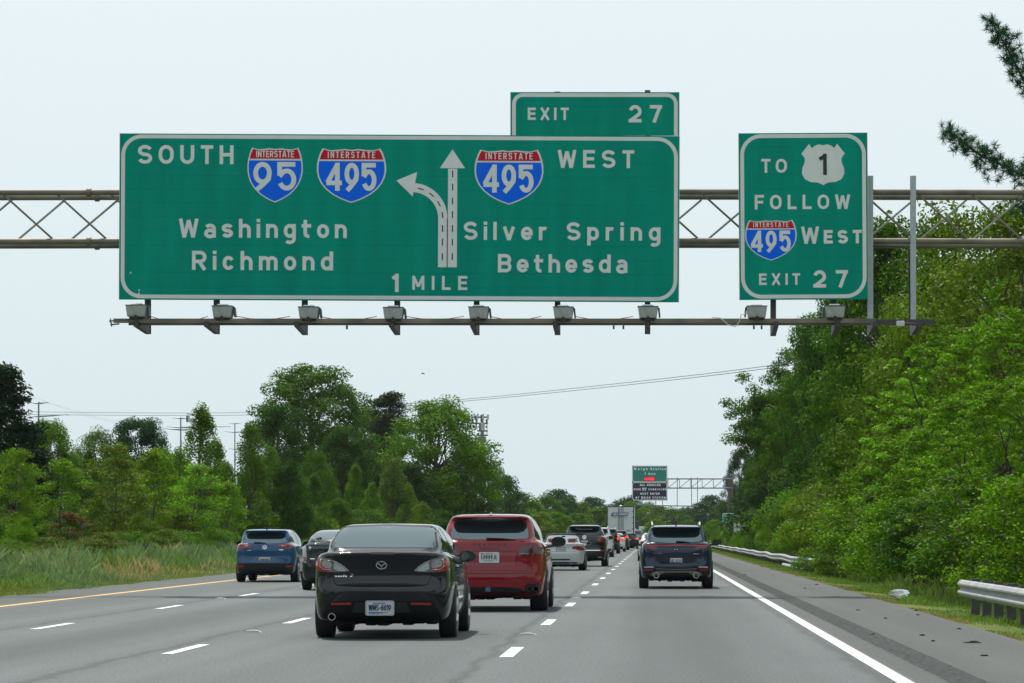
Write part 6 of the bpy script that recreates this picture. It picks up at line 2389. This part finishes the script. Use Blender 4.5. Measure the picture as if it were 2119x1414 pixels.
# ---------------- far centre trees
far = [(1075, 1018, 470, MID, 'far green tree right of the red SUV roof'), (1098, 1035, 430, FRESH, 'far bright tree at the centre left of the road'),
       (1130, 1026, 520, MID, 'far mid green tree above the convertible'), (1155, 1012, 640, BLUEG, 'far round dark treetop above the black SUV with round emblem'),
       (1172, 1032, 560, DEEP, 'far dark tree left of the trailer'), (1200, 1040, 600, OLIVE, 'far olive tree left of the trailer'),
       (1228, 1028, 650, BLUEG, 'far spiky bluish tree just left of the trailer top'), (1115, 1062, 400, YELL, 'far yellowish bush tree beside the convertible'),
       (1150, 1060, 430, FRESH, 'far light green bush tree above the convertible'), (1195, 1062, 450, MID, 'far mid green bush tree behind the black SUV roof'),
       (1240, 1050, 520, MID, 'far tree touching the trailer left side'), (1282, 1036, 760, BLUEG, 'far rounded bluish tree above the trailer roof'),
       (1312, 1038, 700, FRESH, 'far light tree right of the trailer top'), (1305, 1028, 820, BLUEG, 'far bluish tree left of the weigh station sign'),
       (1340, 1040, 720, FRESH, 'far light green tree below the weigh station sign'), (1365, 1046, 680, OLIVE, 'far olive tree under the weigh station sign right half'),
       (1395, 1052, 640, MID, 'far mid green tree above the dark blue SUV'), (1420, 1050, 700, BLUEG, 'far bluish tree right of the weigh station sign lights'),
       (1470, 1024, 640, BLUEG, 'far bluish tree seen through the distant gantry'), (1452, 1040, 600, BLUEG, 'far bluish round tree left of the distant gantry post'),
       (1498, 1040, 560, DEEP, 'far dark tree behind the distant gantry post'), (1355, 1075, 520, FRESH, 'far bright bush above the roof of the dark blue SUV'),
       (1430, 1078, 480, MID, 'far green bush right of the dark blue SUV roof'), (1262, 1052, 720, MID, 'far tree behind the trailer left corner'), (1480, 1075, 420, FRESH, 'far bright bush left of the teal sign')]
for i, (px, top, y, col, lab) in enumerate(far):
    T('far', i % 3, px, top, y, col, lab, wf=1.25 if top < 1050 else 1.6)
# the closed wood at the far end of the road
rngf = np.random.default_rng(8)
C, RD, N = [], [], []
for k in range(260):
    px = rngf.uniform(1040, 1560)
    y = rngf.uniform(840, 1050)
    x = (px - VPX) * y / F_PX
    z = rngf.uniform(0, 1) ** .7 * (7.5 + 1.6 * math.sin(px * .05))
    C.append((x, y, z))
    RD.append((2.2, 2.2, 1.7))
    N.append(150)
o = quads_obj('distant_wood', leaves(C, RD, N, .6, rngf), M_LEAF)
o.color = (*BLUEG, 1)
tag(o, 'hazy band of distant woodland closing the end of the road', 'woodland', kind='stuff')

# ---------------- right side
T('oak', 0, 1850, 445, 135, MID, 'tall dark tree behind the bare gantry uprights', wf=.75)
T('oak', 1, 1775, 560, 168, DEEP, 'dark tree behind the narrow sign lower right corner', wf=.8)
T('oak', 0, 1712, 640, 195, MID, 'dark tree whose top shows under the narrow sign', wf=.75)
T('olive', 0, 2005, 415, 112, (.095, .135, .010), 'yellow-green open oak behind the right end of the truss', wf=.9)
T('olive', 1, 2125, 395, 103, (.095, .13, .010), 'yellow-green oak cut by the right picture edge', wf=.95)
T('olive', 1, 1900, 600, 120, (.085, .125, .010), 'yellow-green oak below the bare gantry uprights', wf=.95)
T('olive', 0, 1752, 700, 240, PALE, 'pale flowering tree left of the light rail right end', wf=.8)
T('olive', 1, 1705, 720, 255, (.12, .14, .035), 'cream-tinged tree beside the leaning tree crown', wf=.75)
x_l = (1742 - VPX) * 232 / F_PX
make_tree('leaning', 0, 'leaning tree with dark arching trunk reaching left over the shoulder', 'tree', (x_l, 232, gz(x_l)), 15.2, (.06, .12, .010), rot=0.0, wf=.92)
T('oak', 1, 1610, 850, 275, MID, 'green tree below the leaning tree crown', wf=.85)
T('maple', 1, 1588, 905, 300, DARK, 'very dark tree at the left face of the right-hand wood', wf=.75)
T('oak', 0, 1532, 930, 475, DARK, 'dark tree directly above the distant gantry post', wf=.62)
T('maple', 0, 1548, 985, 462, DEEP, 'dark tree right of the distant gantry post', wf=.7)
T('olive', 0, 1650, 900, 268, FRESH, 'fresh green tree behind the leaning trunk', wf=.8)
T('oak', 1, 1790, 760, 160, MID, 'mid green tree in the middle of the right-hand wood', wf=.75)
T('maple', 0, 1840, 700, 138, MID, 'leafy green tree below the light rail right end', wf=.7)
T('oak', 0, 1960, 530, 125, MID, 'mid green oak filling the gap under the truss', wf=.75)
T('oak', 1, 2070, 520, 118, MID, 'mid green oak under the truss near the right edge', wf=.8)
T('maple', 1, 2110, 580, 108, FRESH, 'fresh green tree at the right edge below the truss', wf=.75)
T('locust', 0, 1985, 690, 104, LIME, 'pale lime locust tree standing out in the right-hand wood', wf=1.05)
T('locust', 1, 2080, 650, 92, BRIGHT, 'bright feathery locust tree at the right edge', wf=1.0)
T('locust', 0, 1910, 770, 114, BRIGHT, 'bright locust left of the pale lime one', wf=1.1)
T('locust', 1, 1850, 850, 128, FRESH, 'fresh green locust above the far guardrail end', wf=1.1)
T('locust', 0, 2035, 800, 86, BRIGHT, 'bright locust above the near guardrail start', wf=1.1)
T('locust', 1, 2120, 790, 78, BRIGHT, 'bright locust above the near guardrail at the right edge', wf=1.0)
T('locust', 1, 1950, 880, 98, FRESH, 'feathery bush tree behind the plastic bag', wf=1.15)
T('locust', 0, 1790, 930, 140, MID, 'feathery mid green tree right of the far guardrail end', wf=1.1)
T('locust', 0, 1730, 935, 158, OLIVE, 'olive brown-tinged tree above the far guardrail', wf=1.0)
T('shrub', 0, 1705, 1000, 150, YELL, 'yellowish bush behind the end of the far guardrail', 'bush', wf=1.0)
right_bush = [(2135, 1000, 70, BRIGHT, 'bright bush behind the near guardrail at the right edge'), (2060, 985, 76, MID, 'green bush behind the near guardrail middle'),
              (1990, 1010, 80, BRIGHT, 'bright bush at the blunt end of the near guardrail'), (1930, 1030, 88, DEEP, 'dark green bush right behind the plastic bag'),
              (1885, 1010, 98, BRIGHT, 'bright bush left of the plastic bag'), (1838, 1035, 106, OLIVE, 'olive bush at the right part of the shoulder curve'),
              (1800, 1015, 116, BRIGHT, 'bright bush beside the overgrown rail end'), (1760, 1020, 128, YELL, 'yellow-green bush just right of the overgrown rail end'),
              (1725, 1045, 132, FRESH, 'green bush covering the end of the far guardrail'), (1680, 1005, 172, BRIGHT, 'bright bush behind the lower rail of the far guardrail'),
              (1648, 1020, 186, FRESH, 'green bush behind the far guardrail, right of the white board'), (1615, 1030, 204, BRIGHT, 'bright bush behind the far guardrail middle'),
              (1580, 1042, 226, FRESH, 'green bush right beside the white board'), (1560, 1062, 245, BRIGHT, 'bright bush above the white board'),
              (1545, 1055, 268, MID, 'green bush between the teal sign and the white board'), (1530, 1102, 225, BRIGHT, 'bright bush under the white board'),
              (1512, 1092, 258, FRESH, 'low green bush under the teal sign'), (1500, 1100, 285, BRIGHT, 'low bright bush behind the far guardrail left end'),
              (1488, 1092, 330, FRESH, 'low green bush right of the dark blue SUV roof'), (1528, 1075, 305, FRESH, 'bush covering the right half of the teal sign'),
              (1595, 1085, 180, BRIGHT, 'low bright bush hugging the far guardrail'), (1655, 1080, 150, FRESH, 'low green bush hugging the lower rail of the far guardrail')]
for i, (px, top, y, col, lab) in enumerate(right_bush):
    if 1480 < px < 1700:
        y = (7.2 if 'hugging' in lab else 6.75 if 'under the white' in lab else 8.4) * F_PX / (px - VPX)
    if i % 3 == 2 and px > 1700:
        T('sapling', i % 2, px, top - 25, y, (.07, .12, .012), lab.replace('bright', 'duller').replace('green bush', 'dull green bush'), 'bush', wf=2.0, name='shrub')
    else:
        T('shrub', i % 2, px, top, y, col, lab, 'bush', wf=1.2 if px > 1700 else .85)
# bare stems standing out of the leaves
def snag(px, base_y, top, y, lean, label, seed):
    rng = np.random.default_rng(seed)
    x = (px - VPX) * y / F_PX
    g = gz(x)
    h = EYE + (VPY - top) * y / F_PX - g
    t = thing('bare_sapling', label, 'sapling', (x, y, g))
    m = MB()
    pts = limb(m, (0, 0, -.2), (lean * h, rng.normal() * .2, h), .035, .01, rng, .08, 6, 6)
    m.build('stem', M_BARK, t, True)
    m = MB()
    for k in range(9):
        p = pts[2 + k % 4]
        limb(m, p, np.asarray(p) + np.array((rng.normal() * .55, rng.normal() * .4, .25 + .5 * rng.random())), .014, .004, rng, .15, 3, 4)
    m.build('branch', M_BARK, t, True)


snag(1702, 1180, 1010, 128, .10, 'dark bare forked stem rising in front of the bushes at the far guardrail end', 3)
snag(1745, 1190, 1150, 108, -.5, 'thin bare stem leaning low over the grass past the far guardrail', 4)
snag(1890, 1220, 1060, 86, .12, 'bare stem in the dark gap left of the plastic bag', 5)
snag(2010, 1230, 1020, 72, -.12, 'bare stem leaning left behind the near guardrail', 6)
T('shrub', 1, 1690, 1132, 117, FRESH, 'low weedy bush swallowing the near end of the far guardrail', 'bush', wf=1.6)
T('shrub', 0, 1718, 1150, 108, OLIVE, 'small olive weed clump in the grass past the far guardrail', 'bush', wf=1.7)
# second rank so that no daylight shows under the wood
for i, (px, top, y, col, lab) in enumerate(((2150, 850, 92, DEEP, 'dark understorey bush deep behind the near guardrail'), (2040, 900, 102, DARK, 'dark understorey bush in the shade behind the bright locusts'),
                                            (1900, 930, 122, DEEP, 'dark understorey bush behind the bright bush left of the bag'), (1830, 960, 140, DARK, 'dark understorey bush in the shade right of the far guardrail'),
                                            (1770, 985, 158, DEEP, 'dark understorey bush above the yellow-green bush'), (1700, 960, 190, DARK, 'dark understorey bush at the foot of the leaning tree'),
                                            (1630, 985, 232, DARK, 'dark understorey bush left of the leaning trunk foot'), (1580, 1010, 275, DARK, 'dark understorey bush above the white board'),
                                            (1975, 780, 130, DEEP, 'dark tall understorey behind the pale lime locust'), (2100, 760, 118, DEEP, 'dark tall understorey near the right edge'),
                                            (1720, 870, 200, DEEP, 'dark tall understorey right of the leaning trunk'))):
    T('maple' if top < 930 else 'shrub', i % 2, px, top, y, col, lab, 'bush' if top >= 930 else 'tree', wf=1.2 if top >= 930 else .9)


# left fill: dense trees standing behind the saplings
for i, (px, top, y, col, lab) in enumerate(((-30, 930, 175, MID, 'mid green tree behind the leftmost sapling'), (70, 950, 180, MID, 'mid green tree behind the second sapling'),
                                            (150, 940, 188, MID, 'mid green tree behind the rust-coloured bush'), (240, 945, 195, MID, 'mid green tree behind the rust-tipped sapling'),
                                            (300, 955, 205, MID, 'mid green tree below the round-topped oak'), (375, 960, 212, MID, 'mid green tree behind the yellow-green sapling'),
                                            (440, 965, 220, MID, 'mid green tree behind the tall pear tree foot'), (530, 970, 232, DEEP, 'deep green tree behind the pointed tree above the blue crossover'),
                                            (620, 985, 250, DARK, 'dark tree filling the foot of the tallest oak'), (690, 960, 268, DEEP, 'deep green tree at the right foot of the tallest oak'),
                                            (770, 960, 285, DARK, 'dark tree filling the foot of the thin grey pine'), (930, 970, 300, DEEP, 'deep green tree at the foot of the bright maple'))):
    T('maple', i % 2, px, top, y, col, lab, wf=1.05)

# woodland on both sides behind the viewpoint: never in frame, but the cars' rear panels mirror it
rngb = np.random.default_rng(21)
C, RD, N = [], [], []
for k in range(520):
    if k < 400:
        y = rngb.uniform(-320, 38)
        x = rngb.uniform(13, 26) if k % 2 else rngb.uniform(-40, -25)
    else:
        y, x = rngb.uniform(-380, -320), rngb.uniform(-40, 26)
    C.append((x, y, rngb.uniform(0, 13)))
    RD.append((2.6, 2.6, 2.2))
    N.append(80)
o = quads_obj('roadside_wood', leaves(C, RD, N, .9, rngb), M_LEAF)
o.color = (*DEEP, 1)
tag(o, 'woodland flanking the road behind the viewpoint, seen only in reflections', 'woodland', kind='stuff')

# ---------------- white pine whose branches enter at the upper right
def pine():
    YP = 86.0
    rng = np.random.default_rng(12)
    x0 = (2330 - VPX) * YP / F_PX
    t = thing('pine_tree', 'white pine just outside the right edge, two needled branches reaching into the sky', 'tree', (x0, YP, gz(x0)))
    m = MB()
    limb(m, (0, 0, -.5), (.2, 0, 19), .3, .07, rng, .01, 6, 9)
    m.build('trunk', M_BARK, t, True)

    def loc(px, py, dy=0.0):
        p = P(px, py, YP + dy)
        return np.array((p.x - x0, dy, p.z - gz(x0)))
    defs = [([(2330, 330), (2210, 250), (2130, 190), (2095, 120), (2068, 72), (2047, 42)], .55),
            ([(2330, 420), (2200, 400), (2090, 350), (2030, 322), (1985, 290), (1962, 268)], .62),
            ([(2330, 520), (2230, 480), (2150, 440), (2110, 430)], .6)]
    for pts, wd in defs:
        mb = MB()
        pl = [loc(a, b, .4 * math.sin(i)) for i, (a, b) in enumerate(pts)]
        mb.tube(pl, [.06 - .045 * i / (len(pl) - 1) for i in range(len(pl))], 6)
        tufts = []
        for i in range(len(pl) - 1):
            L = np.linalg.norm(pl[i + 1] - pl[i])
            for k in range(int(L * 46)):
                f = rng.random()
                base = pl[i] + (pl[i + 1] - pl[i]) * f
                prog = (i + f) / (len(pl) - 1)
                spread = wd * (1.0 - .62 * prog)
                d = rng.normal(size=3) * np.array((.75, .8, .55))
                tip = base + d * spread * .75
                mb.tube([base, tip], [.008, .004], 4, False)
                tufts.append(tip)
        b = mb.build('branch', M_BARK, t, True)
        tu = np.array(tufts)
        per = 44
        n = len(tu) * per
        c = np.repeat(tu, per, 0)
        d = rng.normal(size=(n, 3)) + np.array((-.15, 0, .25))
        d /= np.linalg.norm(d, axis=1)[:, None]
        L = (.11 + .10 * rng.random(n))[:, None]
        side = np.cross(d, rng.normal(size=(n, 3)))
        side /= np.linalg.norm(side, axis=1)[:, None]
        w = .0068
        q = np.stack([c - side * w, c + side * w, c + d * L + side * w * .5, c + d * L - side * w * .5], 1)
        nb = quads_obj('needles', q, M_NEEDLE, b)
        nb.color = (.03, .085, .05, 1)


pine()


# ============================================================ GRASS
def grass(name, label, n, xf, y0, y1, hfun, wid, color, seed, dens_pow=1.6, clump=None):
    rng = np.random.default_rng(seed)
    u = rng.random(n) ** dens_pow                         # more blades close to the camera
    y = y0 + (y1 - y0) * u
    a, b = xf(y)
    f = rng.random(n)
    if clump is not None:
        keep = clump(a + (b - a) * f, y, rng)
        y, a, b, f = y[keep], a[keep], b[keep], f[keep]
        n = len(y)
    x = a + (b - a) * f
    z = np.interp(x, [p[0] for p in GX], [p[1] for p in GX]) - .02
    tuft = .72 + .42 * np.sin(x * 1.7 + seed) * np.sin(y * .45 + x * .6) + .3 * np.sin(x * .7 - y * .9)
    hgt = hfun(f, x, y) * (.55 + .7 * rng.random(n)) * np.clip(tuft, .35, 1.5)
    lean = rng.normal(size=(n, 2)) * .28 * hgt[:, None]
    ang = rng.random(n) * 6.28
    w = wid * (.6 + .8 * rng.random(n)) * (1 + y / 160)
    dx, dy = np.cos(ang) * w, np.sin(ang) * w
    base = np.stack([x, y, z], 1)
    side = np.stack([dx, dy, np.zeros(n)], 1)
    mid = base + np.stack([lean[:, 0] * .35, lean[:, 1] * .35, hgt * .6], 1)
    tip = base + np.stack([lean[:, 0], lean[:, 1], hgt], 1)
    q = np.stack([base - side, base + side, mid + side * .8, tip], 1)
    o = quads_obj(name, q, M_GRASS)
    o.color = (*color, 1)
    return tag(o, label, 'grass', kind='stuff')


M_GRASS = leaf_mat('grass_blades', .3, .3, .7, (1.05, 1.15, .8))
lx = lambda y: (-27 + 0 * y, np.interp(y, [p[0] for p in GRL], [p[1] for p in GRL]) - .05)
tall = lambda f, x, y: np.interp(-x, [13, 15.0, 16.5, 19, 27], [.07, .13, .45, .68, .55])


def cl(s, thr, inv=False):
    def g(x, y, rng):
        v = np.sin(x * .9 + s) + np.sin(y * .21 + s * 2.1 + x * .3) + np.sin(x * .37 - y * .13 + s) + rng.normal(size=len(x)) * .5
        return (v < thr) if inv else (v > thr)
    return g


grass('tall_grass', 'tall blue-green meadow grass on the left verge', 190000, lx, 52, 250, tall, .0065, (.165, .245, .11), 1, 1.4, cl(0.4, -.6))
grass('tall_grass', 'straw-brown grass patches in the left verge', 80000, lx, 52, 230, lambda f, x, y: tall(f, x, y) * .95, .007, (.36, .29, .15), 2, 1.4, cl(2.6, .55))
grass('tall_grass', 'fresh green weeds among the left verge grass', 70000, lx, 52, 250, lambda f, x, y: tall(f, x, y) * .8, .009, (.14, .22, .04), 3, 1.4, cl(4.4, .3))
sl = lambda y: (lx(y)[1] - 2.2, lx(y)[1] + .12)
grass('verge_grass', 'short grass along the left pavement edge', 60000, sl, 40, 240, lambda f, x, y: .05 + .09 * (1 - f), .010, (.17, .22, .05), 4, 1.5)
rx_ = lambda y: (np.interp(y, [p[0] for p in GRR], [p[1] for p in GRR]) - .08, 9.0 + 0 * y)
grass('verge_grass', 'short green grass along the right shoulder', 120000, rx_, 26, 330, lambda f, x, y: .05 + .16 * f, .009, (.14, .22, .04), 5, 1.7)
grass('verge_grass', 'dry straw along the right shoulder edge', 26000, lambda y: (rx_(y)[0] - .05, rx_(y)[0] + .45), 26, 330, lambda f, x, y: .04 + .03 * f, .009, (.32, .24, .11), 6, 1.7)
grass('tall_grass', 'ragged tall weeds at the foot of the right-hand bushes', 42000, lambda y: (6.3 + 0 * y, 10.5 + 0 * y), 40, 200, lambda f, x, y: .25 + .5 * f, .011, (.10, .15, .035), 7, 1.4, cl(1.1, -.2))

# ============================================================ PYLONS, CELL TOWER, POWER LINES, BIRD
M_PYL = mat('pylon_steel', (.20, .23, .27), .5, .3)


def pylon(px, y, label, base_r, top, arms):
    x = (px - VPX) * y / F_PX
    s = y / F_PX
    t = thing('power_pylon', label, 'pylon', (x, y, 0))
    zt_ = EYE + (VPY - top) * s
    MB().tube([(0, 0, -1), (0, 0, zt_ * .5), (0, 0, zt_)], [base_r * 1.4, base_r, base_r * .65], 10).build('mast', M_PYL, t, True)
    for (py, xl, xr, dl, dr) in arms:
        z = EYE + (VPY - py) * s
        for xe, d in ((xl, dl), (xr, dr)):
            MB().tube([(0, 0, z), ((xe - px) * s * .5, 0, z + d * s * .4), ((xe - px) * s, 0, z + d * s)], [base_r * .75, base_r * .5, base_r * .22], 7).build('cross_arm', M_PYL, t, True)
            MB().tube([((xe - px) * s, 0, z + d * s), ((xe - px) * s, 0, z + (d - 3) * s)], base_r * .15, 5).build('insulator', M_PYL, t)


pylon(80, 430, 'grey pylon rising behind the trees right of the dark conifer', .17, 832, [(835, 61, 100, 2, 2), (862, 62, 141, -1, 4)])
pylon(374, 520, 'pylon with two wide cross arms left of the tall pear tree', .17, 864, [(866, 358, 386, 1, -1), (890, 333, 398, 4, 0), (885, 345, 476, 2, 2)])
pylon(486, 640, 'pylon between the two tall pointed trees', .16, 876, [(877, 474, 498, 1, 1), (895, 463, 511, 2, 2), (930, 474, 496, 2, 2)])

YC = 420.0
sc_ = YC / F_PX
xc0 = (998 - VPX) * YC / F_PX
ct = thing('cell_tower', 'cell tower mast bristling with grey panel antennas above the bright maple', 'cell tower', (xc0, YC, 0))


def cp(px, py, dy=0.0):
    return ((px - 998) * sc_, dy, EYE + (VPY - py) * sc_)


MB().tube([(0, 0, -1), cp(998, 905), cp(998, 860)], [.5, .28, .16], 10).build('mast', M_PYL, ct, True)
M_ANT = mat('antenna_grey', (.42, .46, .48), .5)
M_ANTD = mat('antenna_dark', (.09, .10, .15), .5)
for py in (863.5, 876.5, 892, 901):
    MB().tube([cp(976 if py < 880 else 988, py, -.8), cp(1009, py, -.8)], .09, 6).build('ring_beam', M_ANTD, ct)
    MB().tube([cp(976 if py < 880 else 988, py, .8), cp(1009, py, .8)], .09, 6).build('ring_beam', M_ANTD, ct)
for px, a, b, mt in ((977, 857.5, 876, M_ANT), (984.5, 860, 870, M_ANTD), (989.5, 856.5, 868, M_ANT), (997, 859, 874, M_ANTD), (1000.5, 857, 870, M_ANT), (1010.5, 858, 869, M_ANT), (979, 867, 877, M_ANTD), (987, 867, 875, M_ANTD), (1008, 868, 878, M_ANTD), (994, 876, 893, M_ANTD), (997.5, 875, 892, M_ANT), (1002, 876, 892, M_ANT), (995, 904, 914, M_ANTD), (1004, 904, 915, M_ANTD), (1007.5, 882, 886, M_ANTD)):
    p, q = cp(px, a), cp(px, b)
    MB().box(p[0] - .13, p[0] + .13, -1.0, -.78, q[2], p[2], .03).build('antenna', mt, ct)
MB().tube([cp(1008.5, 868, -.8), cp(1008.5, 902, -.8)], .04, 5).build('strut', M_ANTD, ct)
# a lower antenna cluster behind the tall pear
ct2 = thing('cell_tower', 'small antenna cluster partly hidden by the tall pear tree', 'cell tower', ((405 - VPX) * 470 / F_PX, 470, 0))
s5 = 470 / F_PX
MB().tube([(.6, 0, -1), (.6, 0, EYE + (VPY - 856) * s5)], .14, 8).build('mast', M_PYL, ct2, True)
for k, px in enumerate((388, 392, 397, 403, 412)):
    xx = (px - 405) * s5
    MB().box(xx - .14, xx + .14, -.5, -.3, EYE + (VPY - 874) * s5, EYE + (VPY - (861 if k < 2 else 866)) * s5, .03).build('antenna', M_ANT if k else M_ANTD, ct2)
MB().tube([((387 - 405) * s5, -.4, EYE + (VPY - 857) * s5), ((416 - 405) * s5, -.4, EYE + (VPY - 859) * s5)], .07, 6).build('ring_beam', M_ANTD, ct2)

M_WIRE = mat('wire', (.10, .105, .11), .6)


def wire(label, pts, r, group=None):
    pp = [P(*p) for p in pts]
    # smooth the run
    out = []
    for i in range(len(pp) - 1):
        p0, p1, p2, p3 = pp[max(i - 1, 0)], pp[i], pp[i + 1], pp[min(i + 2, len(pp) - 1)]
        for k in range(6):
            t = k / 6
            out.append(.5 * ((2 * p1) + (-p0 + p2) * t + (2 * p0 - 5 * p1 + 4 * p2 - p3) * t * t + (-p0 + 3 * p1 - 3 * p2 + p3) * t ** 3))
    out.append(pp[-1])
    o = MB().tube(out, r, 5).build('power_line', M_WIRE, None, True)
    tag(o, label, 'power line', group)


wire('upper of two power lines rising across the sky to the right wood', [(-40, 851, 400), (150, 853.5, 400), (400, 855, 395), (545, 852, 390), (770, 841, 375), (1000, 823, 350), (1250, 797, 300), (1500, 769, 250), (1700, 741, 215), (1800, 725, 200)], .028)
wire('lower of two power lines rising across the sky to the right wood', [(-40, 857, 400), (150, 859, 400), (400, 860, 395), (545, 858, 390), (770, 846, 375), (1000, 827, 350), (1250, 802, 300), (1500, 774, 250), (1700, 747, 215), (1800, 731, 200)], .028)
wire('thin wire slanting down from the dark conifer behind the first pylon', [(20, 775, 430), (60, 815, 450), (100, 833, 480), (180, 862, 520), (300, 888, 560)], .012)
wire('faint wire slanting below the first pylon right cross arm', [(100, 834, 430), (150, 848, 450), (220, 868, 480), (330, 890, 520)], .010)

bd = thing('bird', 'tiny dark bird gliding in the sky above the bright maple', 'bird', tuple(P(875, 773, 160)))
bd.scale = (.6, .6, .6)
m = MB()
m.tube([(-.16, 0, .03), (-.08, 0, .01), (.02, 0, 0), (.12, 0, -.03), (.17, 0, -.05)], [.01, .04, .05, .035, .012], 8)
m.add([(-.02, 0, .02), (.05, 0, .02), (-.03, -.26, .06), (-.06, -.3, .06)], [(0, 1, 2, 3)])
m.add([(-.02, 0, .02), (.05, 0, .02), (-.03, .26, .06), (-.06, .3, .06)], [(3, 2, 1, 0)])
m.build('body', mat('bird_dark', (.02, .02, .02), .7), bd, True)

# ============================================================ HAZE
hz = MB().box(-640, 640, -400, 6100, -1.6, 42).build('haze', None)
tag(hz, 'thin pale summer haze that softens the far trees', 'haze', kind='stuff')
mh = bpy.data.materials.new('haze_air')
mh.use_nodes = True
nt = mh.node_tree
nt.nodes.remove(nt.nodes['Principled BSDF'])
pv = nt.nodes.new('ShaderNodeVolumePrincipled')
pv.inputs['Color'].default_value = (.93, .97, 1.0, 1)
pv.inputs['Density'].default_value = .00004
pv.inputs['Anisotropy'].default_value = .3
nt.links.new(pv.outputs[0], nt.nodes['Material Output'].inputs['Volume'])
hz.data.materials.append(mh)
